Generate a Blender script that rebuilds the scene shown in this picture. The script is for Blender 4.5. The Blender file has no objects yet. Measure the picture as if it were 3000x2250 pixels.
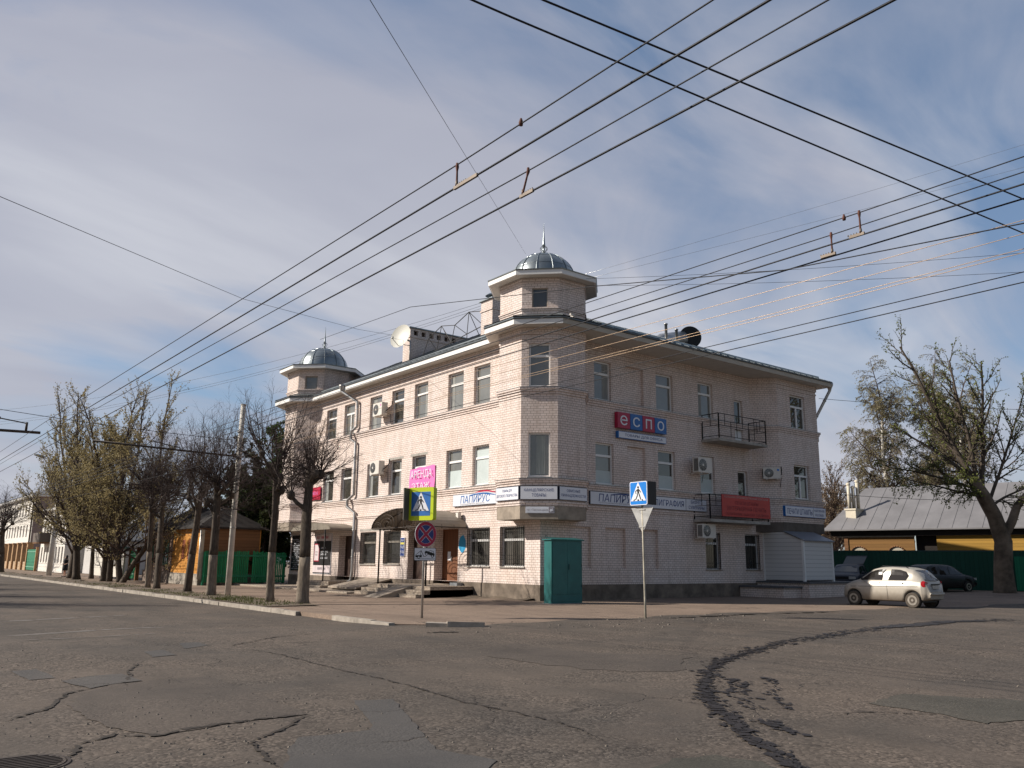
import bpy, bmesh, math, random
import numpy as np
from mathutils import Vector, Matrix
from mathutils.geometry import tessellate_polygon
random.seed(7)
S = bpy.context.scene
COL = S.collection
R = math.radians
PI = math.pi

# ------------------------------------------------------------------ camera
CAM = Vector((-21.84, -26.12, 1.5))
PIT, YAW, ROL = R(12.0), R(52.117), R(0.65)
F = Vector((math.cos(YAW)*math.cos(PIT), math.sin(YAW)*math.cos(PIT), math.sin(PIT)))
RT = Vector((math.sin(YAW), -math.cos(YAW), 0)); UP = RT.cross(F)
R2 = math.cos(ROL)*RT + math.sin(ROL)*UP
U2 = -math.sin(ROL)*RT + math.cos(ROL)*UP
cd = bpy.data.cameras.new('camera'); cam = bpy.data.objects.new('camera', cd); COL.objects.link(cam)
cam.matrix_world = Matrix(((R2.x, U2.x, -F.x, CAM.x), (R2.y, U2.y, -F.y, CAM.y), (R2.z, U2.z, -F.z, CAM.z), (0, 0, 0, 1)))
cd.sensor_width = 36.0; cd.lens = 36.0*2455.0/3000.0; cd.clip_start = 0.05; cd.clip_end = 3000
S.camera = cam

# ------------------------------------------------------------------ sun, sky, exposure
SUN_EL, SUN_DIR = R(32.5), Vector((-0.799, 0.602, 0)).normalized()
sv = Vector((SUN_DIR.x*math.cos(SUN_EL), SUN_DIR.y*math.cos(SUN_EL), math.sin(SUN_EL)))
sd = bpy.data.lights.new('sun', 'SUN'); sd.energy = 4.9; sd.angle = R(0.5); sd.color = (1.0, 0.93, 0.83)
so = bpy.data.objects.new('sun', sd); COL.objects.link(so); so.rotation_euler = sv.to_track_quat('Z', 'Y').to_euler(); so.location = (-40, 30, 40)
S.view_settings.view_transform = 'Standard'; S.view_settings.look = 'None'
S.view_settings.exposure = 0.3; S.view_settings.gamma = 1.0
W = bpy.data.worlds.new('World'); S.world = W; W.use_nodes = True
nt = W.node_tree; nt.nodes.clear()
def nn(t, typ, **k):
    n = t.nodes.new(typ)
    for a, b in k.items():
        if a in n.inputs.keys() if hasattr(n.inputs, 'keys') else False: n.inputs[a].default_value = b
        else: setattr(n, a, b)
    return n
def lk(t, a, b): t.links.new(a, b)
def math_node(t, op, a, b=None):
    n = t.nodes.new('ShaderNodeMath'); n.operation = op
    for i, v in enumerate((a, b)):
        if v is None: continue
        if isinstance(v, (int, float)): n.inputs[i].default_value = v
        else: lk(t, v, n.inputs[i])
    return n.outputs[0]
def mix_col(t, fac, a, b, blend='MIX'):
    n = t.nodes.new('ShaderNodeMix'); n.data_type = 'RGBA'; n.blend_type = blend
    for sock, v in ((n.inputs[0], fac), (n.inputs[6], a), (n.inputs[7], b)):
        if isinstance(v, (int, float)): sock.default_value = v
        elif isinstance(v, (tuple, list)): sock.default_value = (*v, 1) if len(v) == 3 else v
        else: lk(t, v, sock)
    return n.outputs[2]
def ramp(t, fac, stops):
    n = t.nodes.new('ShaderNodeValToRGB'); e = n.color_ramp.elements
    while len(e) < len(stops): e.new(0.5)
    for i, (p, c) in enumerate(stops):
        e[i].position = p; e[i].color = (c, c, c, 1) if isinstance(c, (int, float)) else (*c, 1)
    lk(t, fac, n.inputs[0]); return n.outputs[0]
sky = nt.nodes.new('ShaderNodeTexSky'); sky.sky_type = 'NISHITA'; sky.sun_disc = False
sky.sun_elevation = SUN_EL; sky.sun_rotation = math.atan2(SUN_DIR.x, SUN_DIR.y)
sky.air_density = 1.0; sky.dust_density = 0.6; sky.ozone_density = 1.5
tc = nt.nodes.new('ShaderNodeTexCoord')
sep = nt.nodes.new('ShaderNodeSeparateXYZ'); lk(nt, tc.outputs['Generated'], sep.inputs[0])
zz = math_node(nt, 'ADD', math_node(nt, 'MAXIMUM', sep.outputs[2], 0.0), 0.30)
comb = nt.nodes.new('ShaderNodeCombineXYZ')
lk(nt, math_node(nt, 'DIVIDE', sep.outputs[0], zz), comb.inputs[0]); lk(nt, math_node(nt, 'DIVIDE', sep.outputs[1], zz), comb.inputs[1])
CL1, CL2, CL3 = (11.5, 1.7, 0), (0.3, 12.0, 0), (2.2, 1.4, 0)
def cloud(rot, scale, loc, nscale, detail, rough, dist):
    m = nt.nodes.new('ShaderNodeMapping'); m.inputs['Rotation'].default_value = (0, 0, rot); m.inputs['Scale'].default_value = scale; m.inputs['Location'].default_value = loc
    lk(nt, comb.outputs[0], m.inputs[0])
    n = nt.nodes.new('ShaderNodeTexNoise'); n.inputs['Scale'].default_value = nscale; n.inputs['Detail'].default_value = detail
    n.inputs['Roughness'].default_value = rough; n.inputs['Distortion'].default_value = dist
    lk(nt, m.outputs[0], n.inputs['Vector']); return n.outputs[0]
c1 = cloud(R(24), (0.8, 1.25, 1), CL1, 0.95, 8, 0.50, 0.5)
c2 = cloud(R(26), (0.8, 1.7, 1), CL2, 2.1, 8, 0.52, 0.9)
c3 = cloud(R(24), (0.8, 1.6, 1), CL3, 1.3, 6, 0.5, 0.5)
csum = math_node(nt, 'ADD', math_node(nt, 'MULTIPLY', c1, 0.62), math_node(nt, 'MULTIPLY', c2, 0.38))
# thicker sheet to the left, broken toward the right
side = math_node(nt, 'ADD', math_node(nt, 'MULTIPLY', sep.outputs[0], RT.x), math_node(nt, 'MULTIPLY', sep.outputs[1], RT.y))
csum = math_node(nt, 'SUBTRACT', csum, math_node(nt, 'MULTIPLY', side, 0.075))
cmask = ramp(nt, csum, [(0.375, 0.0), (0.45, 0.5), (0.54, 1.0)])
skyc = mix_col(nt, 1.0, sky.outputs[0], (0.095, 0.095, 0.098), 'MULTIPLY')
skyc = mix_col(nt, 0.35, skyc, (0.17, 0.25, 0.38))
# clouds kept ahead; unseen sky behind the camera cleared and dimmed to deepen shade
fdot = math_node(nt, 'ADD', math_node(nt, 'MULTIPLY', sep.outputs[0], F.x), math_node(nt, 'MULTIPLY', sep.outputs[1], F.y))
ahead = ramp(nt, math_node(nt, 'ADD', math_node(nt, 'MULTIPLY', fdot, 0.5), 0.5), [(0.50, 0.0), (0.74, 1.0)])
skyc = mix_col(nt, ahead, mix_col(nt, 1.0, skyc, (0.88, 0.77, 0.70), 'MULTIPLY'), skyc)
ccol = ramp(nt, c3, [(0.32, (0.335, 0.345, 0.415)), (0.50, (0.405, 0.415, 0.475)), (0.66, (0.52, 0.53, 0.575))])
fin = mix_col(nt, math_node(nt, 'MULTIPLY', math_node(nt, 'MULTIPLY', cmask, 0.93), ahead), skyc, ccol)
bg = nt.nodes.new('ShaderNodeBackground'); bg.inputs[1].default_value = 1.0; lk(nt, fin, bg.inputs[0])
# the sky texture is scaled by 0.095 before the clouds are laid over it, so the background itself stays at 1
wo = nt.nodes.new('ShaderNodeOutputWorld'); lk(nt, bg.outputs[0], wo.inputs[0])
W.cycles.sampling_method = 'AUTOMATIC'

# ------------------------------------------------------------------ materials
MATS = {}
def new_mat(name):
    m = bpy.data.materials.new(name); m.use_nodes = True
    t = m.node_tree; b = t.nodes['Principled BSDF']; MATS[name] = m
    return m, t, b
def noise(t, scale, detail=4, rough=0.55, vec=None, dist=0.0):
    n = t.nodes.new('ShaderNodeTexNoise'); n.inputs['Scale'].default_value = scale; n.inputs['Detail'].default_value = detail
    n.inputs['Roughness'].default_value = rough; n.inputs['Distortion'].default_value = dist
    if vec is None:
        g = t.nodes.new('ShaderNodeNewGeometry'); vec = g.outputs['Position']
    lk(t, vec, n.inputs['Vector']); return n.outputs[0]
def stretch(t, sc):
    g = t.nodes.new('ShaderNodeNewGeometry'); m = t.nodes.new('ShaderNodeMapping'); m.inputs['Scale'].default_value = sc
    lk(t, g.outputs['Position'], m.inputs[0]); return m.outputs[0]
def bump(t, b, h, strength=0.3, dist=0.02):
    n = t.nodes.new('ShaderNodeBump'); n.inputs['Strength'].default_value = strength; n.inputs['Distance'].default_value = dist
    lk(t, h, n.inputs['Height']); lk(t, n.outputs[0], b.inputs['Normal'])
def pbr(name, col, rough=0.6, metal=0.0, var=0.18, scale=4.0, bmp=0.0, spec=0.4, sc=None):
    m, t, b = new_mat(name)
    v = stretch(t, sc) if sc else None
    f = ramp(t, noise(t, scale, 6, 0.6, v), [(0.3, 0.0), (0.7, 1.0)])
    lk(t, mix_col(t, f, tuple(c*(1-var) for c in col), tuple(min(1, c*(1+var)) for c in col)), b.inputs['Base Color'])
    b.inputs['Roughness'].default_value = rough; b.inputs['Metallic'].default_value = metal; b.inputs['Specular IOR Level'].default_value = spec
    if bmp: bump(t, b, noise(t, scale*6, 4, 0.6, v), bmp, 0.01)
    return m
def brick_mat(name, ca, cb, mortar, header=True, dirt=(0.30, 0.23, 0.17)):
    m, t, b = new_mat(name)
    uv = t.nodes.new('ShaderNodeUVMap'); uv.uv_map = 'UVMap'
    sp = t.nodes.new('ShaderNodeSeparateXYZ'); lk(t, uv.outputs[0], sp.inputs[0])
    outs, facs = [], []
    for wdt in (0.26, 0.13):
        br = t.nodes.new('ShaderNodeTexBrick'); lk(t, uv.outputs[0], br.inputs['Vector'])
        br.inputs['Scale'].default_value = 1.0; br.inputs['Brick Width'].default_value = wdt; br.inputs['Row Height'].default_value = 0.1
        br.inputs['Mortar Size'].default_value = 0.0075; br.inputs['Mortar Smooth'].default_value = 0.15; br.inputs['Bias'].default_value = 0.0
        br.inputs['Color1'].default_value = (*ca, 1); br.inputs['Color2'].default_value = (*cb, 1); br.inputs['Mortar'].default_value = (*mortar, 1)
        br.offset = 0.5; outs.append(br.outputs['Color']); facs.append(br.outputs['Fac'])
    row = math_node(t, 'FLOOR', math_node(t, 'DIVIDE', sp.outputs[1], 0.1))
    hd = math_node(t, 'LESS_THAN', math_node(t, 'MODULO', math_node(t, 'ADD', row, 600.0), 6.0), 0.5)
    c = mix_col(t, hd, outs[0], outs[1]) if header else outs[0]
    st = noise(t, 0.7, 5, 0.6); st2 = noise(t, 1.0, 6, 0.65, stretch(t, (3.0, 3.0, 0.5)))
    f = math_node(t, 'MULTIPLY', ramp(t, st2, [(0.48, 0.0), (0.75, 1.0)]), 0.38)
    c = mix_col(t, f, c, dirt)
    c = mix_col(t, math_node(t, 'MULTIPLY', ramp(t, st, [(0.35, 0.0), (0.65, 1.0)]), 0.5), c, mix_col(t, 1.0, c, (0.95, 0.86, 0.78), 'MULTIPLY'))
    lk(t, c, b.inputs['Base Color']); b.inputs['Roughness'].default_value = 0.85; b.inputs['Specular IOR Level'].default_value = 0.2
    bump(t, b, math_node(t, 'SUBTRACT', 1.0, facs[0]), 0.5, 0.008)
    return m
def glass_mat(name, col, rough=0.03, spec=0.9):
    m, t, b = new_mat(name)
    f = noise(t, 0.9, 3, 0.5)
    lk(t, mix_col(t, f, tuple(c*0.5 for c in col), tuple(c*1.5 for c in col)), b.inputs['Base Color'])
    b.inputs['Roughness'].default_value = rough; b.inputs['Specular IOR Level'].default_value = spec; b.inputs['Coat Weight'].default_value = 0.35; b.inputs['Coat Roughness'].default_value = 0.02
    return m
def plank_mat(name, col, axis, pitch, dark=0.35, var=0.25):
    m, t, b = new_mat(name)
    g = t.nodes.new('ShaderNodeNewGeometry'); sp = t.nodes.new('ShaderNodeSeparateXYZ'); lk(t, g.outputs['Position'], sp.inputs[0])
    if axis == 'xy': a = math_node(t, 'ADD', sp.outputs[0], sp.outputs[1])
    else: a = sp.outputs['XYZ'.index(axis)]
    q = math_node(t, 'DIVIDE', a, pitch); fr = math_node(t, 'FRACT', math_node(t, 'ADD', q, 500.0))
    gap = ramp(t, fr, [(0.0, 0.0), (0.07, 1.0), (0.93, 1.0), (1.0, 0.0)])
    wn = t.nodes.new('ShaderNodeTexWhiteNoise'); wn.noise_dimensions = '1D'; lk(t, math_node(t, 'FLOOR', q), wn.inputs['W'])
    n2 = noise(t, 3.0, 6, 0.65, stretch(t, (4, 4, 0.6) if axis != 'Z' else (0.6, 0.6, 5)))
    v = math_node(t, 'ADD', math_node(t, 'MULTIPLY', wn.outputs[0], 0.6), math_node(t, 'MULTIPLY', n2, 0.6))
    c = mix_col(t, v, tuple(x*(1-var) for x in col), tuple(min(1, x*(1+var)) for x in col))
    c = mix_col(t, gap, tuple(x*dark for x in col), c)
    lk(t, c, b.inputs['Base Color']); b.inputs['Roughness'].default_value = 0.75; b.inputs['Specular IOR Level'].default_value = 0.25
    bump(t, b, gap, 0.5, 0.01)
    return m
BRICK = brick_mat('brick', (0.71, 0.61, 0.565), (0.78, 0.685, 0.64), (0.26, 0.20, 0.17))
PLINTH = pbr('plinth_render', (0.17, 0.135, 0.105), 0.9, 0, 0.5, 1.6, 0.4)
CONC = pbr('concrete', (0.30, 0.25, 0.20), 0.9, 0, 0.3, 2.5, 0.4)
CONC_L = pbr('concrete_light', (0.36, 0.335, 0.30), 0.9, 0, 0.3, 3, 0.3)
STEP = brick_mat('step_stone', (0.34, 0.29, 0.24), (0.40, 0.35, 0.29), (0.12, 0.09, 0.07), False)
WHITE = pbr('white_paint', (0.78, 0.77, 0.75), 0.45, 0, 0.05, 2)
FASCIA = pbr('white_fascia', (0.80, 0.785, 0.76), 0.5, 0, 0.06, 1.0)
SOFFIT = pbr('soffit_board', (0.58, 0.55, 0.50), 0.7, 0, 0.08, 2.0)
SOFF_Y = pbr('soffit_yellowed', (0.46, 0.41, 0.34), 0.75, 0, 0.1, 1.5)
ZINC = pbr('zinc_sheet', (0.27, 0.30, 0.31), 0.34, 0.75, 0.22, 1.2)
ROOF = pbr('roof_sheet', (0.10, 0.115, 0.125), 0.42, 0.4, 0.25, 0.8)
PIPE = pbr('drainpipe_metal', (0.42, 0.41, 0.40), 0.4, 0.7, 0.15, 3)
PVC = pbr('window_frame_white', (0.80, 0.79, 0.77), 0.4, 0, 0.04, 2)
FRAME_D = pbr('old_frame', (0.38, 0.34, 0.29), 0.6, 0, 0.2, 3)
GLASS = glass_mat('window_glass', (0.17, 0.17, 0.155))
GLASS_D = glass_mat('dark_glass', (0.05, 0.048, 0.042))
BLIND = pbr('window_film', (0.50, 0.56, 0.55), 0.5, 0, 0.06, 2)
IRON = pbr('black_iron', (0.018, 0.016, 0.015), 0.55, 0.4, 0.3, 6)
IRON_B = pbr('brown_iron', (0.06, 0.045, 0.035), 0.6, 0.3, 0.3, 6)
RUST = pbr('rusty_steel', (0.13, 0.055, 0.04), 0.8, 0.3, 0.4, 9)
STEEL = pbr('galvanised_steel', (0.45, 0.44, 0.42), 0.4, 0.7, 0.2, 5)
ALU = pbr('grey_aluminium', (0.52, 0.52, 0.51), 0.35, 0.8, 0.12, 4)
WIREM = pbr('wire_black', (0.012, 0.012, 0.015), 0.5, 0.4, 0.1, 3)
WIREL = pbr('wire_copper', (0.42, 0.30, 0.20), 0.4, 0.5, 0.1, 3)
DOORW = plank_mat('door_wood', (0.165, 0.068, 0.034), 'Y', 0.24, 0.3, 0.35)
DOORD = pbr('door_dark', (0.05, 0.025, 0.018), 0.6, 0, 0.4, 3)
CANOPY = pbr('canopy_sheet', (0.235, 0.205, 0.165), 0.55, 0.2, 0.2, 1.3)
TEAL = pbr('teal_paint', (0.018, 0.125, 0.122), 0.42, 0, 0.14, 2.2)
TEALD = pbr('teal_dark', (0.012, 0.06, 0.06), 0.5, 0, 0.1, 3)
SIGNW = pbr('sign_white', (0.72, 0.73, 0.78), 0.35, 0, 0.04, 1.5)
SIGNF = pbr('sign_frame', (0.06, 0.07, 0.10), 0.4, 0.2, 0.1, 3)
NAVY = pbr('navy_print', (0.018, 0.045, 0.20), 0.45, 0, 0.1, 3)
SBLUE = pbr('blue_print', (0.02, 0.13, 0.40), 0.4, 0, 0.1, 3)
SBLUE2 = pbr('bright_blue', (0.005, 0.19, 0.62), 0.35, 0, 0.05, 3)
SRED = pbr('red_print', (0.45, 0.012, 0.05), 0.4, 0, 0.1, 3)
PINKRED = pbr('sign_red', (0.40, 0.010, 0.055), 0.35, 0, 0.06, 3)
PINK = pbr('pink_banner', (0.76, 0.17, 0.46), 0.6, 0, 0.07, 2)
REDB = pbr('red_banner', (0.50, 0.055, 0.045), 0.5, 0, 0.12, 1.2)
DKRED = pbr('dark_red_print', (0.19, 0.008, 0.02), 0.5, 0, 0.2, 3)
GREYPR = pbr('grey_print', (0.28, 0.25, 0.28), 0.5, 0, 0.1, 3)
LIME = pbr('lime_board', (0.50, 0.60, 0.012), 0.4, 0, 0.05, 3)
BLACKP = pbr('black_print', (0.008, 0.008, 0.009), 0.5, 0, 0.1, 3)
BLACKB = pbr('black_board', (0.012, 0.010, 0.011), 0.5, 0, 0.2, 3)
YELL = pbr('yellow_band', (0.65, 0.58, 0.12), 0.5, 0, 0.05, 3)
BSPRAY = pbr('blue_spray_paint', (0.02, 0.27, 0.50), 0.6, 0, 0.25, 6)
ACW = pbr('ac_casing', (0.66, 0.62, 0.56), 0.5, 0, 0.06, 3)
ACD = pbr('ac_fan_grille', (0.05, 0.05, 0.05), 0.6, 0.2, 0.2, 20)
SIDING = plank_mat('white_siding', (0.64, 0.62, 0.60), 'Z', 0.2, 0.45, 0.05)
DISHM = pbr('dish_white', (0.58, 0.565, 0.50), 0.5, 0, 0.05, 2)
KERB = pbr('kerb_stone', (0.33, 0.29, 0.245), 0.9, 0, 0.3, 3, 0.4)
MUD = pbr('bare_soil', (0.125, 0.095, 0.068), 0.95, 0, 0.4, 2.5, 0.5)
CRACK = pbr('crack_dark', (0.036, 0.028, 0.022), 0.95, 0, 0.4, 8)
WET = pbr('wet_asphalt', (0.028, 0.023, 0.021), 0.55, 0, 0.3, 9, 0.3, 0.3)
FADED = pbr('faded_marking', (0.135, 0.118, 0.102), 0.9, 0, 0.3, 7)
BARK = pbr('bark_grey', (0.085, 0.068, 0.054), 0.95, 0, 0.45, 3.0, 0.9, 0.2, (6, 6, 1.2))
BARK_L = pbr('bark_limewashed', (0.20, 0.165, 0.13), 0.95, 0, 0.4, 3.0, 0.8, 0.2, (6, 6, 1.2))
TWIG = pbr('twig_brown', (0.045, 0.030, 0.026), 0.9, 0, 0.3, 3)
TWIG_P = pbr('twig_purple', (0.085, 0.060, 0.052), 0.9, 0, 0.3, 3)
BARK_B = pbr('birch_bark', (0.55, 0.52, 0.47), 0.8, 0, 0.35, 2.5, 0.3, 0.2, (1, 1, 4))
def leaf_mat(name, a, b_, tr=0.35):
    m, t, b = new_mat(name)
    f = noise(t, 1.1, 3, 0.6); oi = t.nodes.new('ShaderNodeNewGeometry')
    c = mix_col(t, math_node(t, 'ADD', math_node(t, 'MULTIPLY', f, 0.5), math_node(t, 'MULTIPLY', oi.outputs['Random Per Island'], 0.5)), a, b_)
    lk(t, c, b.inputs['Base Color']); b.inputs['Roughness'].default_value = 0.7; b.inputs['Specular IOR Level'].default_value = 0.2
    tn = t.nodes.new('ShaderNodeBsdfTranslucent'); lk(t, c, tn.inputs[0]); mx = t.nodes.new('ShaderNodeMixShader'); mx.inputs[0].default_value = tr
    lk(t, b.outputs[0], mx.inputs[1]); lk(t, tn.outputs[0], mx.inputs[2]); lk(t, mx.outputs[0], t.nodes['Material Output'].inputs[0])
    return m
LEAF_Y = leaf_mat('leaf_yellow', (0.24, 0.19, 0.09), (0.42, 0.35, 0.18))
LEAF_O = leaf_mat('leaf_olive', (0.085, 0.085, 0.016), (0.17, 0.16, 0.03))
LEAF_G = leaf_mat('leaf_green', (0.03, 0.07, 0.012), (0.085, 0.15, 0.03))
LEAF_D = leaf_mat('leaf_dark', (0.018, 0.026, 0.010), (0.05, 0.06, 0.022))
LEAF_S = leaf_mat('leaf_spring', (0.11, 0.13, 0.03), (0.21, 0.23, 0.07))
LEAF_B = leaf_mat('leaf_birch', (0.20, 0.175, 0.095), (0.36, 0.33, 0.19))
LEAF_R = leaf_mat('leaf_brownish', (0.17, 0.12, 0.08), (0.28, 0.21, 0.14))
ORANGE = brick_mat('orange_shingle', (0.52, 0.235, 0.045), (0.62, 0.30, 0.07), (0.20, 0.08, 0.02), False, (0.3, 0.12, 0.03))
SHINGLE = brick_mat('grey_shingle', (0.20, 0.135, 0.11), (0.26, 0.185, 0.15), (0.06, 0.04, 0.035), False, (0.1, 0.07, 0.06))
BOARDED = pbr('boarded_window', (0.22, 0.055, 0.015), 0.8, 0, 0.2, 4)
STONEB = pbr('stone_base', (0.30, 0.265, 0.22), 0.9, 0, 0.5, 3, 0.5)
BROWNW = plank_mat('brown_boards', (0.17, 0.085, 0.04), 'Z', 0.2, 0.4)
GREENF = plank_mat('green_pickets', (0.018, 0.20, 0.085), 'xy', 0.11, 0.12, 0.3)
GREENG = pbr('green_gate_paint', (0.01, 0.17, 0.085), 0.6, 0, 0.2, 2)
GREENR = plank_mat('dark_green_sheet', (0.012, 0.065, 0.045), 'Y', 0.22, 0.45, 0.12)
WALLW = pbr('whitewashed_wall', (0.72, 0.68, 0.62), 0.85, 0, 0.1, 1.2)
WALLG = pbr('greyish_plaster', (0.52, 0.50, 0.48), 0.85, 0, 0.12, 1.2)
WALLSH = pbr('shaded_plaster', (0.34, 0.25, 0.215), 0.85, 0, 0.15, 0.8)
PILLAR = pbr('ochre_pillar', (0.40, 0.24, 0.12), 0.85, 0, 0.2, 2)
SLATE = pbr('old_slate_roof', (0.20, 0.20, 0.205), 0.85, 0, 0.2, 0.8)
ROOFG = pbr('grey_painted_roof', (0.20, 0.193, 0.198), 0.65, 0.1, 0.16, 0.7)
RLOG = plank_mat('ochre_boards', (0.34, 0.195, 0.04), 'Z', 0.19, 0.4)
RLOG2 = plank_mat('brown_log_boards', (0.20, 0.105, 0.035), 'Z', 0.19, 0.4)
TRIMW = pbr('weathered_trim', (0.42, 0.38, 0.31), 0.8, 0, 0.2, 3)
SHADOWB = pbr('dark_boards_and_shade', (0.02, 0.016, 0.014), 0.9, 0, 0.2, 2)
TYRE = pbr('tyre_rubber', (0.022, 0.020, 0.018), 0.85, 0, 0.25, 6)
TYRE_D = pbr('dusty_tyre', (0.085, 0.07, 0.056), 0.9, 0, 0.3, 6)
RIM = pbr('steel_rim', (0.36, 0.33, 0.29), 0.4, 0.7, 0.2, 9)
def paint(name, col, metal=0.6, dirty=None, z0=0.2, z1=0.75, rough=0.3):
    m, t, b = new_mat(name)
    g = t.nodes.new('ShaderNodeNewGeometry'); sp = t.nodes.new('ShaderNodeSeparateXYZ'); lk(t, g.outputs['Position'], sp.inputs[0])
    c = mix_col(t, noise(t, 2.0, 4), tuple(x*0.93 for x in col), tuple(min(1, x*1.07) for x in col))
    if dirty:   # road dust splashed along the sills
        h = math_node(t, 'DIVIDE', math_node(t, 'SUBTRACT', z1, math_node(t, 'ADD', sp.outputs[2], math_node(t, 'MULTIPLY', math_node(t, 'SUBTRACT', noise(t, 5, 5), 0.5), 0.5))), z1-z0)
        n = t.nodes.new('ShaderNodeClamp'); lk(t, h, n.inputs[0]); c = mix_col(t, math_node(t, 'MULTIPLY', n.outputs[0], 0.75), c, dirty)
        lk(t, math_node(t, 'ADD', rough, math_node(t, 'MULTIPLY', n.outputs[0], 0.45)), b.inputs['Roughness'])
    else: b.inputs['Roughness'].default_value = rough
    lk(t, c, b.inputs['Base Color']); b.inputs['Metallic'].default_value = metal; b.inputs['Coat Weight'].default_value = 0.12; b.inputs['Coat Roughness'].default_value = 0.2
    return m
SILVER = paint('silver_paint', (0.47, 0.43, 0.37), 0.25, (0.22, 0.175, 0.13), .2, .75, .42)
CBLUE = paint('dark_blue_paint', (0.006, 0.011, 0.026), 0.0, None, .2, .7, .6)
CDARK = paint('dark_grey_paint', (0.010, 0.012, 0.013), 0.0, None, .2, .7, .45)
CGLASS = glass_mat('car_glass', (0.02, 0.018, 0.016), 0.06, 0.35)
CGLASS2 = glass_mat('windscreen', (0.035, 0.042, 0.05), 0.06, 0.3)
TAIL = pbr('tail_lamp_red', (0.40, 0.012, 0.02), 0.2, 0, 0.1, 5)
LAMPG = pbr('lamp_clear', (0.5, 0.5, 0.48), 0.15, 0.2, 0.1, 5)
PLATE = pbr('number_plate', (0.45, 0.42, 0.38), 0.5, 0, 0.1, 5)
SKIN = pbr('skin', (0.55, 0.33, 0.24), 0.6, 0, 0.08, 8)
CLOTH = pbr('dark_cloth', (0.015, 0.014, 0.018), 0.85, 0, 0.2, 8)
HAIR = pbr('dark_hair', (0.018, 0.012, 0.009), 0.6, 0, 0.2, 8)
GRASSM = leaf_mat('grass_blades', (0.05, 0.065, 0.015), (0.12, 0.13, 0.035), 0.2)
def asphalt(name, base, dust, agg, seed):
    m, t, b = new_mat(name)
    g = t.nodes.new('ShaderNodeNewGeometry'); pos = g.outputs['Position']
    big = noise(t, 0.28, 6, 0.6); mid = noise(t, 1.3, 6, 0.65); streak = noise(t, 0.6, 6, 0.6, stretch(t, (1.6, 0.35, 1)))
    c = mix_col(t, ramp(t, big, [(0.36, 0.0), (0.62, 1.0)]), base, dust)
    c = mix_col(t, math_node(t, 'MULTIPLY', ramp(t, streak, [(0.42, 0.0), (0.7, 1.0)]), 0.5), c, tuple(x*0.72 for x in base))
    c = mix_col(t, math_node(t, 'MULTIPLY', ramp(t, mid, [(0.45, 0.0), (0.75, 1.0)]), 0.45), c, tuple(x*1.12 for x in dust))
    vo = t.nodes.new('ShaderNodeTexVoronoi'); vo.inputs['Scale'].default_value = 34.0; lk(t, pos, vo.inputs['Vector'])
    sp = t.nodes.new('ShaderNodeSeparateColor'); lk(t, vo.outputs['Color'], sp.inputs[0])
    fine = noise(t, 60, 3, 0.7)
    # worn stretches show the stones, tight stretches stay smooth
    worn = ramp(t, noise(t, 0.55, 5, 0.6, dist=0.6), [(0.40, 0.0), (0.58, 1.0)])
    sf = math_node(t, 'MULTIPLY', math_node(t, 'ADD', math_node(t, 'MULTIPLY', worn, 0.75), 0.25), agg)
    c = mix_col(t, sf, c, mix_col(t, 1.0, c, ramp(t, sp.outputs[0], [(0.0, 0.35), (0.35, 0.75), (0.75, 1.15), (1.0, 1.75)]), 'MULTIPLY'))
    c = mix_col(t, 0.35, c, mix_col(t, 1.0, c, ramp(t, fine, [(0.3, 0.55), (0.7, 1.45)]), 'MULTIPLY'))
    # fine crack net
    vc = t.nodes.new('ShaderNodeTexVoronoi'); vc.feature = 'DISTANCE_TO_EDGE'; vc.inputs['Scale'].default_value = 0.55
    va = t.nodes.new('ShaderNodeVectorMath'); va.operation = 'ADD'; nz = t.nodes.new('ShaderNodeTexNoise'); nz.inputs['Scale'].default_value = 1.6; nz.inputs['Detail'].default_value = 6
    lk(t, pos, nz.inputs['Vector']); sc = t.nodes.new('ShaderNodeVectorMath'); sc.operation = 'SCALE'; sc.inputs['Scale'].default_value = 1.3; lk(t, nz.outputs['Color'], sc.inputs[0])
    lk(t, pos, va.inputs[0]); lk(t, sc.outputs[0], va.inputs[1]); lk(t, va.outputs[0], vc.inputs['Vector'])
    ck = math_node(t, 'MULTIPLY', math_node(t, 'SUBTRACT', 1.0, ramp(t, vc.outputs['Distance'], [(0.004, 0.0), (0.016, 1.0)])), ramp(t, noise(t, 0.35, 3), [(0.5, 0.0), (0.62, 0.75)]))
    c = mix_col(t, ck, c, (0.05, 0.042, 0.035))
    lk(t, c, b.inputs['Base Color']); b.inputs['Roughness'].default_value = 0.9; b.inputs['Specular IOR Level'].default_value = 0.22
    h = math_node(t, 'ADD', math_node(t, 'MULTIPLY', vo.outputs['Distance'], math_node(t, 'MULTIPLY', worn, -0.7)), math_node(t, 'MULTIPLY', fine, 0.5))
    h = math_node(t, 'SUBTRACT', h, math_node(t, 'MULTIPLY', ck, 2.0))
    bump(t, b, h, 0.55, 0.012)
    return m
ROADM = asphalt('road_asphalt', (0.082, 0.070, 0.060), (0.128, 0.102, 0.082), 0.8, 1)
PAVEM = asphalt('dusty_pavement', (0.205, 0.152, 0.116), (0.26, 0.193, 0.147), 0.3, 2)
TARPATCH = asphalt('tar_patch', (0.078, 0.066, 0.057), (0.108, 0.088, 0.073), 0.35, 3)
TARBLUE = asphalt('blue_tar_patch', (0.078, 0.073, 0.070), (0.100, 0.090, 0.082), 0.15, 4)
TARGREEN = asphalt('green_tar_patch', (0.066, 0.063, 0.052), (0.09, 0.08, 0.066), 0.3, 5)
GROUNDM = pbr('far_ground', (0.15, 0.13, 0.09), 0.95, 0, 0.3, 0.3)

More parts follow.
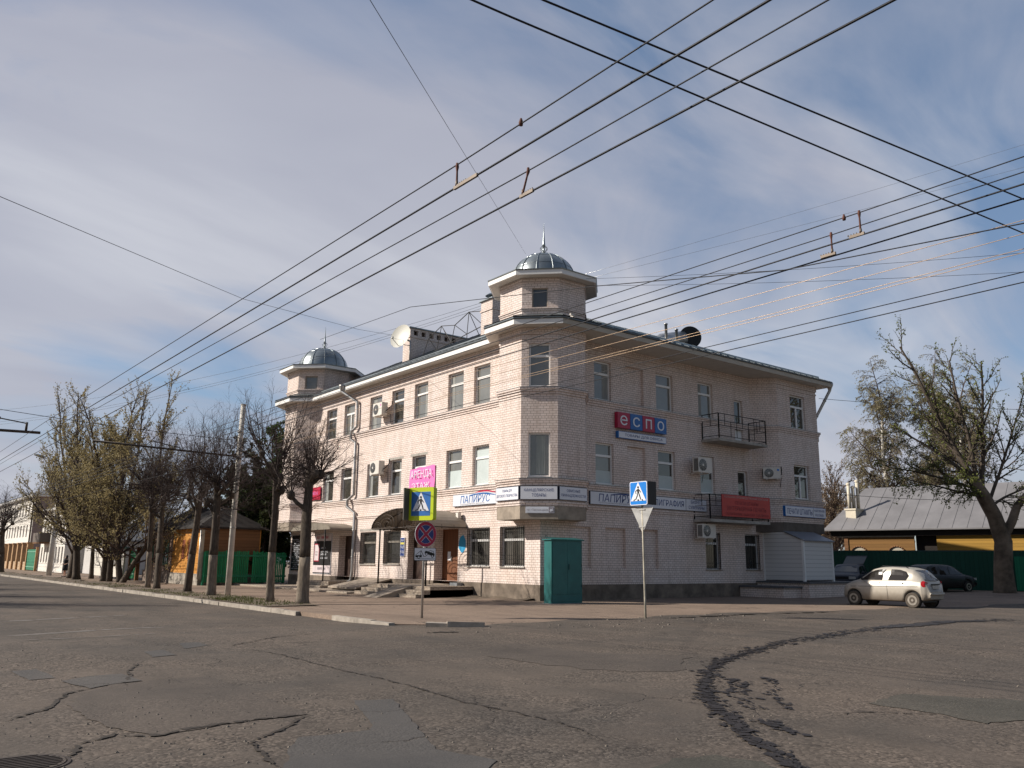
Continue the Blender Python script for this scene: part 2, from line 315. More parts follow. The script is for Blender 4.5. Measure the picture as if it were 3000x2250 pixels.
# ------------------------------------------------------------------ object helpers
ORG = {}
class MB:
    def __init__(s): s.v = []; s.f = []; s.uv = []; s.mi = []; s.sm = []
    def face(s, pts, uv=None, mi=0, smooth=False):
        i = len(s.v); s.v.extend([tuple(p) for p in pts]); s.f.append(tuple(range(i, i+len(pts))))
        s.uv.append(uv if uv else [(0, 0)]*len(pts)); s.mi.append(mi); s.sm.append(smooth)
    def mesh(s, verts, faces, mi=0, smooth=False):
        i = len(s.v); s.v.extend([tuple(p) for p in verts])
        for f in faces: s.f.append(tuple(i+k for k in f)); s.uv.append([(0, 0)]*len(f)); s.mi.append(mi); s.sm.append(smooth)
    def obox(s, O, u, n, a0, a1, z0, z1, d0, d1, mi=0, cap=True):
        O, u, n = Vector(O), Vector(u), Vector(n); Z = Vector((0, 0, 1))
        P = lambda a, z, d: O + u*a + n*d + Z*z
        s.face([P(a0, z0, d1), P(a1, z0, d1), P(a1, z1, d1), P(a0, z1, d1)], [(a0, z0), (a1, z0), (a1, z1), (a0, z1)], mi)
        s.face([P(a1, z0, d0), P(a0, z0, d0), P(a0, z1, d0), P(a1, z1, d0)], [(a1, z0), (a0, z0), (a0, z1), (a1, z1)], mi)
        s.face([P(a0, z0, d0), P(a0, z0, d1), P(a0, z1, d1), P(a0, z1, d0)], [(d0, z0), (d1, z0), (d1, z1), (d0, z1)], mi)
        s.face([P(a1, z0, d1), P(a1, z0, d0), P(a1, z1, d0), P(a1, z1, d1)], [(d1, z0), (d0, z0), (d0, z1), (d1, z1)], mi)
        s.face([P(a0, z1, d1), P(a1, z1, d1), P(a1, z1, d0), P(a0, z1, d0)], [(a0, d1), (a1, d1), (a1, d0), (a0, d0)], mi)
        s.face([P(a0, z0, d0), P(a1, z0, d0), P(a1, z0, d1), P(a0, z0, d1)], [(a0, d0), (a1, d0), (a1, d1), (a0, d1)], mi)
    def box(s, x0, x1, y0, y1, z0, z1, mi=0): s.obox((0, 0, 0), (1, 0, 0), (0, -1, 0), x0, x1, z0, z1, -y1, -y0, mi)
    def tube(s, pts, rad, sides=6, mi=0, smooth=True, cap=True):
        pts = [Vector(p) for p in pts]; n = len(pts)
        if isinstance(rad, (int, float)): rad = [rad]*n
        base = len(s.v); prev = None
        for i, p in enumerate(pts):
            d = (pts[min(i+1, n-1)] - pts[max(i-1, 0)])
            d = d.normalized() if d.length > 1e-9 else Vector((0, 0, 1))
            if prev is None:
                a = d.orthogonal().normalized()
            else:
                a = prev - d*prev.dot(d); a = a.normalized() if a.length > 1e-6 else d.orthogonal().normalized()
            prev = a; b = d.cross(a)
            for k in range(sides):
                t = 2*PI*k/sides; q = p + (a*math.cos(t) + b*math.sin(t))*rad[i]; s.v.append((q.x, q.y, q.z))
        for i in range(n-1):
            for k in range(sides):
                k2 = (k+1) % sides
                s.f.append((base+i*sides+k, base+i*sides+k2, base+(i+1)*sides+k2, base+(i+1)*sides+k)); s.uv.append([(0, 0)]*4); s.mi.append(mi); s.sm.append(smooth)
        if cap:
            s.f.append(tuple(base+k for k in reversed(range(sides)))); s.uv.append([(0, 0)]*sides); s.mi.append(mi); s.sm.append(False)
            s.f.append(tuple(base+(n-1)*sides+k for k in range(sides))); s.uv.append([(0, 0)]*sides); s.mi.append(mi); s.sm.append(False)
    def lathe(s, prof, c=(0, 0, 0), sides=16, mi=0, smooth=True, a0=0.0):
        base = len(s.v)
        for r, z in prof:
            for k in range(sides):
                t = a0+2*PI*k/sides; s.v.append((c[0]+r*math.cos(t), c[1]+r*math.sin(t), c[2]+z))
        for i in range(len(prof)-1):
            for k in range(sides):
                k2 = (k+1) % sides
                s.f.append((base+i*sides+k, base+i*sides+k2, base+(i+1)*sides+k2, base+(i+1)*sides+k)); s.uv.append([(0, 0)]*4); s.mi.append(mi); s.sm.append(smooth)
    def disc(s, c, n, r0, r1, th=0.0, sides=24, mi=0):
        c, n = Vector(c), Vector(n).normalized(); a = n.orthogonal().normalized(); b = n.cross(a)
        for k in range(sides):
            t0, t1 = 2*PI*k/sides, 2*PI*(k+1)/sides
            e0, e1 = a*math.cos(t0)+b*math.sin(t0), a*math.cos(t1)+b*math.sin(t1)
            if r0 <= 0: s.face([c, c+e0*r1, c+e1*r1], None, mi)
            else: s.face([c+e0*r0, c+e0*r1, c+e1*r1, c+e1*r0], None, mi)
            if th: s.face([c+e0*r1, c+e0*r1-n*th, c+e1*r1-n*th, c+e1*r1], None, mi)
        if th:
            s.face([c-n*th+(a*math.cos(-2*PI*k/sides)+b*math.sin(-2*PI*k/sides))*r1 for k in range(sides)], None, mi)
    def prism(s, poly, O, u, v, th, mi=0):
        O, u, v = Vector(O), Vector(u), Vector(v); n = u.cross(v)
        fr = [O+u*a+v*b+n*th for a, b in poly]; bk = [O+u*a+v*b for a, b in poly]
        s.face(fr, list(poly), mi); s.face(bk[::-1], list(poly)[::-1], mi)
        for i in range(len(poly)):
            j = (i+1) % len(poly); s.face([bk[i], bk[j], fr[j], fr[i]], None, mi)
    def sweep(s, path, prof, closed=False, mi=0, uvs=True):
        """path: plan polyline walked with the outside on its right; prof: (outward offset, z) pairs"""
        n = len(path); P = [Vector((p[0], p[1])) for p in path]; nor = []
        segn = []
        for i in range(n if closed else n-1):
            d = (P[(i+1) % n]-P[i]).normalized(); segn.append(Vector((d.y, -d.x)))
        for i in range(n):
            if closed: a, b = segn[i-1], segn[i]
            else: a, b = segn[max(i-1, 0)], segn[min(i, n-2)]
            m = a+b; m = m/(m.dot(b)) if m.length > 1e-6 else b; nor.append(m)
        acc = [0.0]
        for i in range(n if closed else n-1): acc.append(acc[-1]+(P[(i+1) % n]-P[i]).length)
        for i in range(n if closed else n-1):
            j = (i+1) % n
            for k in range(len(prof)-1):
                (o0, z0), (o1, z1) = prof[k], prof[k+1]
                q = [(P[i]+nor[i]*o0, z0), (P[j]+nor[j]*o0, z0), (P[j]+nor[j]*o1, z1), (P[i]+nor[i]*o1, z1)]
                w0, w1 = (z0, z1) if abs(z1-z0) > 1e-4 else (o0, o1)
                s.face([(p.x, p.y, z) for p, z in q], [(acc[i], w0), (acc[i+1], w0), (acc[i+1], w1), (acc[i], w1)], mi)
    def build(s, name, mats, parent=None, loc=None, merge=False):
        me = bpy.data.meshes.new(name)
        org = Vector(loc) if loc is not None else (ORG.get(parent, Vector()) if parent else Vector())
        if org.length: v = [(a-org.x, b-org.y, c-org.z) for a, b, c in s.v]
        else: v = s.v
        me.from_pydata(v, [], s.f)
        ul = me.uv_layers.new(name='UVMap'); flat = [c for f in s.uv for p in f for c in p]
        if len(flat) == 2*len(me.loops): ul.data.foreach_set('uv', flat)
        if not isinstance(mats, (list, tuple)): mats = [mats]
        for m in mats: me.materials.append(m)
        me.polygons.foreach_set('material_index', s.mi); me.polygons.foreach_set('use_smooth', s.sm)
        me.update()
        o = bpy.data.objects.new(name, me); COL.objects.link(o)
        if parent: o.parent = parent; ORG[o] = ORG.get(parent, Vector())
        else: o.location = org; ORG[o] = org
        return o
def tag(o, label=None, cat=None, group=None, kind=None):
    if label: o['label'] = label
    if cat: o['category'] = cat
    if group: o['group'] = group
    if kind: o['kind'] = kind
    return o
def thing(name, loc, label, cat, group=None, rz=0.0, local=False):
    o = bpy.data.objects.new(name, None); COL.objects.link(o); o.location = loc; o.rotation_euler = (0, 0, rz)
    o.empty_display_size = 0.2; ORG[o] = Vector() if local else Vector(loc)
    return tag(o, label, cat, group)
def struct(o): o['kind'] = 'structure'; return o
def copy_tree(o, parent=None):
    c = o.copy(); COL.objects.link(c); c.parent = parent
    for ch in list(o.children): copy_tree(ch, c)
    return c
def ss(t): t = min(max(t, 0.0), 1.0); return t*t*(3-2*t)
def G(x, y):
    z = 0.25*ss((x-14)/12)
    if x < 0: z -= 0.1*ss(-x/9)
    return z
def text_mesh(txt, bold=0.0, shear=0.0):
    cu = bpy.data.curves.new('t', 'FONT'); cu.body = txt; cu.align_x = 'CENTER'; cu.align_y = 'CENTER'; cu.offset = bold*0.35; cu.shear = shear
    cu.resolution_u = 3; cu.dimensions = '2D'; cu.fill_mode = 'NONE'; ob = bpy.data.objects.new('t', cu); COL.objects.link(ob)
    dg = bpy.context.evaluated_depsgraph_get(); me = bpy.data.meshes.new_from_object(ob.evaluated_get(dg))
    # the outlines come as closed loops; every outer loop is filled by itself (with its own holes), so overlapping strokes stay solid
    nxt = {}
    for e in me.edges: nxt.setdefault(e.vertices[0], []).append(e.vertices[1]); nxt.setdefault(e.vertices[1], []).append(e.vertices[0])
    co = [v.co.copy() for v in me.vertices]; seen, loops = set(), []
    for st in range(len(co)):
        if st in seen or st not in nxt: continue
        lp, prev, cur = [st], None, st; seen.add(st); first = st+1 if st+1 in nxt[st] else nxt[st][0]; prev, cur = st, first
        while cur != st and cur not in seen:
            seen.add(cur); lp.append(cur); q = [k for k in nxt[cur] if k != prev]; prev, cur = cur, (q[0] if q else st)
        if len(lp) > 2: loops.append(lp)
    area = lambda lp: sum(co[lp[k]].x*co[lp[(k+1) % len(lp)]].y-co[lp[(k+1) % len(lp)]].x*co[lp[k]].y for k in range(len(lp)))/2
    def inside(p, lp):
        c = False
        for k in range(len(lp)):
            a, b = co[lp[k]], co[lp[k-1]]
            if (a.y > p.y) != (b.y > p.y) and p.x < (b.x-a.x)*(p.y-a.y)/(b.y-a.y)+a.x: c = not c
        return c
    A = [area(lp) for lp in loops]; sg = 1 if A[max(range(len(A)), key=lambda k: abs(A[k]))] > 0 else -1
    vs, fs = [], []
    for n_, lp in enumerate(loops):
        if A[n_]*sg <= 0: continue
        hs = [loops[k] for k in range(len(loops)) if A[k]*sg < 0 and abs(A[k]) < abs(A[n_]) and inside(co[loops[k][0]], lp)]
        tris = tessellate_polygon([[co[k] for k in lp]]+[[co[k] for k in h] for h in hs]); flat = lp+[k for h in hs for k in h]; base = len(vs)
        vs += [(co[k].x, co[k].y, .0004*(n_ % 3)) for k in flat]
        for t in tris:
            a, b, c = [Vector(vs[base+k]) for k in t]; f = tuple(base+k for k in t); fs.append(f if (b-a).cross(c-a).z > 0 else f[::-1])
    bpy.data.objects.remove(ob); bpy.data.curves.remove(cu); bpy.data.meshes.remove(me)
    return vs, fs
def lettering(parent, txt, O, u, v, w, h, mat, bold=0.02, shear=0.0, name='lettering', lift=0.004, th=0.0):
    vs, fs = text_mesh(txt, bold, shear); O, u, v = Vector(O), Vector(u), Vector(v); n = u.cross(v)
    xs = [p[0] for p in vs]; ys = [p[1] for p in vs]; cx, cy = (min(xs)+max(xs))/2, (min(ys)+max(ys))/2
    kx = w/(max(xs)-min(xs)); ky = h/(max(ys)-min(ys))
    mb = MB(); mb.mesh([O+u*((p[0]-cx)*kx)+v*((p[1]-cy)*ky)+n*(lift+p[2]) for p in vs], fs)
    return mb.build(name, mat, parent)
ZV = Vector((0, 0, 1))

# ------------------------------------------------------------------ ground, road, pavement
def grid(name, xs, ys, zf, mat):
    mb = MB(); nx, ny = len(xs), len(ys)
    v = [(x, y, zf(x, y)) for y in ys for x in xs]
    mb.mesh(v, [(j*nx+i, j*nx+i+1, (j+1)*nx+i+1, (j+1)*nx+i) for j in range(ny-1) for i in range(nx-1)], 0, True)
    return struct(mb.build(name, mat))
mb = MB(); mb.face([(-900, -900, -0.9), (900, -900, -0.9), (900, 900, -0.9), (-900, 900, -0.9)]); struct(mb.build('ground', GROUNDM))
KX = -10.3
def lin(a, b, n): return [a+(b-a)*i/(n-1) for i in range(n)]
def road_z(x, y):
    s = ss((y+8.5)/5.0) * (1.0 - ss((x-KX-0.6)/1.0)*0.0)
    far = ss((abs(x+10)-60)/60)*0.3
    bumpz = 0.012*math.sin(x*1.7+y*0.6)*math.sin(y*1.1-x*0.4)
    return G(x, y) - 0.11*s - 0.006 - far*0.5 + (bumpz if y < -3 else 0)
grid('road', lin(-160, -40, 13)[:-1]+lin(-40, 30, 141)[:-1]+lin(30, 160, 27), lin(-120, -40, 9)[:-1]+lin(-40, 0, 81)[:-1]+lin(0, 80, 41)[:-1]+lin(80, 400, 9), road_z, ROADM)
# pavement along the left street and the forecourt in front of the right facade
mb = MB()
PXS = [KX]+lin(KX+0.25, 3, 40)+lin(4, 60, 57)
def pave_front(x):
    if x < -9.0: return -6.2-(x-KX)*0.9
    return -7.7-0.13*(x+9)+0.25*math.sin(x*0.9)+0.12*math.sin(x*2.3+1)
def pz(x, y):
    d = y-pave_front(x); w = ss((y+8.5)/5.0)*(1-ss((x-KX)/3.0))
    return G(x, y)+0.012-0.03*(1-ss(d/0.6)) + 0.05*ss((0.6-abs(x+0.9))/0.8)*(0.5+0.5*math.sin(y*1.3))*(1 if 0.3 < y < 5 else 0)
cols = []
for x in PXS:
    y0 = pave_front(x); ys = [y0, y0+0.3]+lin(y0+0.6, 6, 24)+lin(7, 80, 30)+[110, 160, 300]
    cols.append([(x, y, pz(x, y)) for y in ys])
ny = len(cols[0]); v = [p for c in cols for p in c]
mb.mesh(v, [(i*ny+j, (i+1)*ny+j, (i+1)*ny+j+1, i*ny+j+1) for i in range(len(cols)-1) for j in range(ny-1)], 0, True)
for a, b in zip(cols[:-1], cols[1:]): mb.face([(a[0][0], a[0][1], -0.4), (b[0][0], b[0][1], -0.4), b[0], a[0]])
for j in range(ny-1): a, b = cols[0][j], cols[0][j+1]; mb.face([(b[0], b[1], -0.4), (a[0], a[1], -0.4), a, b])
struct(mb.build('pavement', PAVEM))
# kerb stones with joints; the run breaks off near the corner
rk = random.Random(3)
kb = MB(); y = 90.0
while y > -0.6:
    L = 1.0+rk.uniform(-0.1, 0.15); dz = rk.uniform(-0.015, 0.01); dx = rk.uniform(-0.015, 0.015)
    if not (3.5 < y < 4.2): kb.box(KX-0.15+dx, KX+0.012+dx, y-L, y-0.012, -0.4, -0.075+dz)
    y -= L
for y0, y1, dx, dz in ((-4.25, -2.9, 0.10, -0.10), (-5.3, -4.3, 0.06, -0.09), (-6.35, -5.36, 0.02, -0.105)):
    kb.box(KX-0.15+dx, KX+0.03+dx, y0, y1, -0.4, dz+0.02)
o = struct(kb.build('kerb', KERB))
bm = o.modifiers.new('bevel', 'BEVEL'); bm.width = 0.025; bm.segments = 2
def loose_stone(x, y, rz, L, w, h, tilt, label):
    m = MB(); m.box(-L/2, L/2, -w/2, w/2, 0, h); o = m.build('kerb_stone', KERB, None, (0, 0, 0)); o.location = (x, y, G(x, y)-0.05); o.rotation_euler = (tilt, 0.02, rz)
    b = o.modifiers.new('bevel', 'BEVEL'); b.width = 0.03; b.segments = 2; tag(o, label, 'kerb stone', 'broken kerb stones at the corner')
loose_stone(-9.75, -7.6, R(-40), 0.55, 0.25, 0.13, 0.03, 'short broken kerb stone lying flat in the gutter at the corner')
loose_stone(-9.15, -8.0, R(-30), 0.95, 0.3, 0.15, -0.06, 'long sunken kerb stone at the right end of the broken row')
# strip of soil and grass under the trees
mb = MB(); ys = lin(2.2, 85, 60)
for a, b in zip(ys[:-1], ys[1:]):
    wa, wb = [1.75+0.5*math.sin(q*0.8)+0.25*math.sin(q*2.1) for q in (a, b)]
    n0 = 0.6 if a > 3.2 else 0.1
    za, zb = -0.066, -0.066
    mb.face([(KX+0.02, a, za), (KX+wa, a, za+0.012), (KX+wb, b, zb+0.012), (KX+0.02, b, zb)][::-1] if False else [(KX+0.02, a, za), (KX+wa, a, za+0.016), (KX+wb, b, zb+0.016), (KX+0.02, b, zb)])
struct(mb.build('soil_strip', MUD))
rg = random.Random(5); mb = MB()
for k in range(5200):
    y = rg.uniform(2.4, 30) if k < 4200 else rg.uniform(30, 85)
    if k < 1500: y = rg.uniform(2.6, 9.5)
    x = KX+0.1+rg.random()**1.3*1.9
    if math.sin(y*1.1)+math.sin(y*0.37+x) < -0.2 and k > 900: continue
    h = rg.uniform(0.03, 0.11); a = rg.uniform(0, 2*PI); w = 0.012; lx, ly = rg.uniform(-.05, .05), rg.uniform(-.05, .05)
    c, s_ = math.cos(a)*w, math.sin(a)*w
    mb.face([(x-c, y-s_, -0.06), (x+c, y+s_, -0.06), (x+lx, y+ly, -0.06+h)])
tag(mb.build('grass', GRASSM), 'thin spring grass between the kerb and the tree trunks', 'grass', None, 'stuff')
# mud bank along the wall foot
mb = MB(); ys = lin(0.3, 4.6, 16); n = 7
rows = [[(-1.7*i/(n-1)*(0.75+0.25*math.sin(y*2.2)), y, G(-1, y)+0.016+0.10*(1-i/(n-1))**1.5*(0.6+0.4*math.sin(y*3+i))) for i in range(n)] for y in ys]
mb.mesh([p for r in rows for p in r], [(j*n+i+1, j*n+i, (j+1)*n+i, (j+1)*n+i+1) for j in range(len(ys)-1) for i in range(n-1)], 0, True)
struct(mb.build('mud_bank', MUD))
# asphalt repairs, cracks, stains: thin sheets a few millimetres above the road
def rough_poly(pts, jit, step, rnd):
    out = []
    for i in range(len(pts)):
        a, b = Vector(pts[i]), Vector(pts[(i+1) % len(pts)]); d = b-a; k = max(1, int(d.length/step)); nrm = Vector((-d.y, d.x)).normalized() if d.length else Vector((0, 0))
        for j in range(k): out.append(a+d*(j/k)+nrm*rnd.uniform(-jit, jit))
    return out
def sheet(name, pts, mat, lift=0.006, jit=0.03, step=0.12, seed=1):
    P = rough_poly(pts, jit, step, random.Random(seed)); b = bmesh.new(); vs = [b.verts.new((p.x, p.y, 0)) for p in P]
    f = b.faces.new(vs)
    if f.normal.z < 0: f.normal_flip()
    bmesh.ops.triangulate(b, faces=[f])
    bmesh.ops.subdivide_edges(b, edges=b.edges[:], cuts=1, use_grid_fill=True)
    for v_ in b.verts: v_.co.z = road_z(v_.co.x, v_.co.y)+lift
    me = bpy.data.meshes.new(name); b.normal_update()
    for fc in b.faces:
        if fc.normal.z < 0: fc.normal_flip()
    b.to_mesh(me); b.free(); me.materials.append(mat)
    o = bpy.data.objects.new(name, me); COL.objects.link(o); return struct(o)
sheet('asphalt_patch', [(-19.31, -14.55), (-18.9, -14.01), (-18.55, -13.98), (-17.62, -13.91), (-17.6, -15.69), (-17.72, -17.35), (-18.58, -17.47), (-19.3, -17.66), (-19.55, -17.22), (-19.65, -16.52), (-19.66, -15.33)], TARPATCH, 0.006, 0.03, 0.1, 1)
sheet('asphalt_patch', [(-18.88, -19.47), (-18.57, -18.83), (-18.3, -18.42), (-17.6, -18.5), (-17.45, -18.32), (-17.25, -17.67), (-16.89, -16.81), (-16.46, -16.99), (-16.82, -17.79), (-17.3, -18.98), (-17.53, -19.55), (-17.35, -20.21), (-17.59, -20.38), (-18.4, -20.8), (-19.0, -20.3)], TARBLUE, 0.007, 0.02, 0.12, 2)
sheet('asphalt_patch', [(-19.36, -13.32), (-18.97, -13.04), (-18.52, -13.04), (-18.5, -13.9), (-18.9, -14.0), (-19.18, -14.19)], TARBLUE, 0.009, 0.02, 0.15, 3)
sheet('asphalt_patch', [(-19.72, -11.81), (-19.38, -11.71), (-19.35, -12.93), (-19.69, -12.98)], TARBLUE, 0.006, 0.02, 0.15, 4)
sheet('asphalt_patch', [(-17.51, -10.24), (-17.14, -10.01), (-17.19, -11.0), (-17.61, -11.15)], TARBLUE, 0.006, 0.02, 0.15, 5)
sheet('asphalt_patch', [(-16.51, -8.87), (-16.11, -8.84), (-16.14, -9.47), (-16.71, -9.94)], TARBLUE, 0.006, 0.02, 0.15, 6)
sheet('asphalt_patch', [(-11.9, -20.36), (-10.9, -20.26), (-10.54, -20.73), (-9.9, -21.6), (-10.4, -22.4), (-11.63, -22.0), (-12.21, -21.84), (-11.96, -21.27)], TARGREEN, 0.006, 0.05, 0.15, 7)
sheet('asphalt_patch', [(-10.95, -12.22), (-10.82, -14.14), (-9.72, -15.74), (-11.2, -17.0), (-12.29, -16.76), (-12.76, -15.43), (-12.83, -13.9)], TARPATCH, 0.005, 0.12, 0.3, 8)
sheet('asphalt_patch', [(-16.51, -21.14), (-16.08, -21.0), (-15.66, -21.1), (-15.55, -21.5), (-15.7, -22.0), (-16.4, -22.0)], TARGREEN, 0.006, 0.03, 0.12, 9)
def ribbon(name, pts, w, mat, lift=0.008, jit=0.02, wj=0.5, step=0.08, seed=1, gaps=0.0):
    r = random.Random(seed); P = []
    for a, b in zip(pts[:-1], pts[1:]):
        a, b = Vector(a), Vector(b); k = max(1, int((b-a).length/step))
        for j in range(k): P.append(a+(b-a)*(j/k))
    P.append(Vector(pts[-1])); m = MB(); prev = None; n = len(P)
    off = 0
    for i, p in enumerate(P):
        d = P[min(i+1, n-1)]-P[max(i-1, 0)]; nr = Vector((-d.y, d.x)).normalized() if d.length else Vector((0, 1))
        off = off*0.8+r.uniform(-jit, jit); e = min(1, 8*i/n+0.05, 8*(n-1-i)/n+0.05)
        ww = w*e*(1+r.uniform(-wj, wj)); q = p+nr*off; cur = (q-nr*ww/2, q+nr*ww/2)
        if prev and r.random() > gaps:
            m.face([(t.x, t.y, road_z(t.x, t.y)+lift) for t in (prev[0], cur[0], cur[1], prev[1])])
        prev = cur
    # keep every face looking up
    for i, f in enumerate(m.f):
        a, b, c = [Vector(m.v[k]) for k in f[:3]]
        if (b-a).cross(c-a).z < 0: m.f[i] = f[::-1]
    return struct(m.build(name, mat))
CR = [[(-20.39, -16.08), (-20.16, -15.85), (-19.89, -15.53), (-19.68, -14.93), (-19.49, -14.44), (-19.11, -14.11)],
      [(-19.61, -17.45), (-19.28, -17.61), (-18.81, -17.46), (-18.33, -17.42), (-17.72, -17.35)], [(-18.78, -14.21), (-18.31, -12.56), (-17.95, -11.77)],
      [(-15.82, -9.82), (-14.89, -8.98), (-14.02, -8.35), (-13.07, -8.06)], [(-15.75, -10.12), (-15.72, -11.79), (-15.74, -13.53), (-15.76, -15.13), (-15.8, -16.42), (-15.88, -17.59), (-15.83, -18.46), (-15.86, -19.26), (-16.1, -20.19)],
      [(-19.6, -17.3), (-19.95, -17.6), (-20.2, -18.1)], [(-18.9, -19.4), (-18.75, -18.4), (-18.3, -18.0), (-17.72, -17.4)], [(-11.96, -21.27), (-12.6, -20.6), (-12.9, -20.7)]]
for i, c in enumerate(CR): ribbon('road_crack', c, (0.045, 0.06, 0.04, 0.05, 0.03, 0.05, 0.04, 0.03)[i], CRACK, 0.010, 0.02, 0.8, 0.05, 30+i, 0.12)
ribbon('road_crack', [(-3.14, -9.21), (-1.33, -9.41), (1.36, -9.51), (4.81, -9.98)], 0.22, CRACK, 0.02, 0.04, 0.8, 0.12, 44, 0.1)
ribbon('road_crack', [(-11.14, -9.18), (-10.3, -9.44)], 0.22, CRACK, 0.012, 0.03, 0.6, 0.06, 45, 0.1)
for i, c in enumerate([[(-18.32, 0.55), (-16.5, 1.3), (-14.69, 2.05)], [(-18.93, -4.33), (-16.91, -3.53), (-15.0, -3.25)], [(-18.78, -6.37), (-17.41, -5.9), (-15.92, -5.69)]]):
    ribbon('worn_road_marking', c, (0.35, 0.3, 0.25)[i], FADED, 0.005, 0.02, 0.3, 0.1, 50+i, 0.15)
# wet trail left on the asphalt
TRAIL = [(5.62, -14.87), (2.81, -14.56), (0.75, -14.61), (-1.03, -14.63), (-3.68, -14.97), (-5.91, -15.25), (-7.4, -15.64), (-8.76, -16.12), (-9.95, -16.64), (-10.98, -17.27), (-11.89, -17.93), (-12.8, -18.65), (-13.36, -19.17), (-13.8, -19.66), (-14.19, -20.09), (-14.59, -20.51), (-14.87, -20.86), (-15.03, -21.18), (-15.3, -21.55), (-15.6, -22.0)]
def splatter(pts, w0, w1, dens, seed, lift):
    r = random.Random(seed); m = MB()
    L = sum((Vector(b)-Vector(a)).length for a, b in zip(pts[:-1], pts[1:])); done = 0.0
    for a, b in zip(pts[:-1], pts[1:]):
        a, b = Vector(a), Vector(b); d = b-a; nr = Vector((-d.y, d.x)).normalized()
        for k in range(int(d.length*dens)):
            s_ = r.random(); f = (done+d.length*s_)/L; w = w0+(w1-w0)*f; c = a+d*s_+nr*r.gauss(0, w*0.42)
            rad = abs(r.gauss(0, 1))*0.020+0.007; rad = min(rad, 0.06); el = r.uniform(1.0, 2.4); an = math.atan2(d.y, d.x)+r.uniform(-0.5, 0.5); kk = 9
            po = []
            for q in range(kk):
                t = 2*PI*q/kk; rr = rad*r.uniform(0.6, 1.3); px, py = rr*el*math.cos(t), rr*math.sin(t)
                po.append((c.x+px*math.cos(an)-py*math.sin(an), c.y+px*math.sin(an)+py*math.cos(an)))
            l2 = lift+r.uniform(0, 0.006)
            m.face([(x, y, road_z(x, y)+l2) for x, y in po])
        done += d.length
    return m
m = splatter(TRAIL, 0.50, 0.13, 95, 11, 0.008)
struct(m.build('wet_trail', WET))
ribbon('wet_trail', [(4.6, -14.75), (2.81, -14.56), (0.75, -14.61), (-1.5, -14.66)], 0.55, WET, 0.0165, 0.05, 0.5, 0.12, 60, 0.05)
ribbon('wet_trail', TRAIL[5:], 0.085, WET, 0.0165, 0.03, 0.9, 0.04, 61, 0.2)
m = splatter([(-11.55, -18.15), (-13.01, -19.41), (-13.45, -19.9)], 0.25, 0.2, 45, 12, 0.008)
m2 = splatter([(-10.91, -18.28), (-12.38, -19.39), (-13.12, -20.12)], 0.15, 0.1, 28, 13, 0.008)
m3 = splatter([(-14.0, -20.38), (-14.23, -20.82), (-14.41, -21.05)], 0.22, 0.1, 80, 14, 0.008)
struct(m.build('wet_splashes', WET)); struct(m2.build('wet_splashes', WET)); struct(m3.build('wet_splashes', WET))
# scattered grit
rs = random.Random(8); m = MB()
for k in range(1500):
    x, y = rs.uniform(-21, 2), rs.uniform(-22, -6)
    if k < 350: x, y = rs.uniform(-11, 0), rs.uniform(-11.5, -8.5)
    if k > 1200: x, y = rs.uniform(-20.6, -17), rs.uniform(-21, -16)
    h = rs.uniform(0.006, 0.02) if k > 60 else rs.uniform(0.02, 0.045); z = road_z(x, y)-0.002; a = rs.uniform(0, PI)
    p = [(x+h*1.4*math.cos(a+t), y+h*1.1*math.sin(a+t), z) for t in (0, 1.6, 3.1, 4.6)]; top = (x, y, z+h)
    for i in range(4): m.face([p[i], p[(i+1) % 4], top])
tag(m.build('grit', pbr('grit_stone', (.16, .135, .11), .9, 0, .3, 9)), 'loose grit and small stones scattered over the asphalt', 'grit', None, 'stuff')
t = thing('manhole_cover', (-20.5, -18.15, road_z(-20.5, -18.15)+0.004), 'round cast iron manhole cover in the bottom left corner of the road', 'manhole cover', None, 0, True)
m = MB(); m.disc((0, 0, 0.012), (0, 0, 1), 0.0, 0.31, 0.03, 28); m.build('lid', TARPATCH, t)
m = MB(); m.disc((0, 0, 0.008), (0, 0, 1), 0.32, 0.345, 0.03, 28); m.build('frame', IRON_B, t)
m = MB()
for k in range(-4, 5): w = math.sqrt(max(0, .28**2-(k*.06)**2)); m.box(-w, w, k*.06-.012, k*.06+.012, 0.012, 0.02)
m.build('ribs', IRON_B, t)

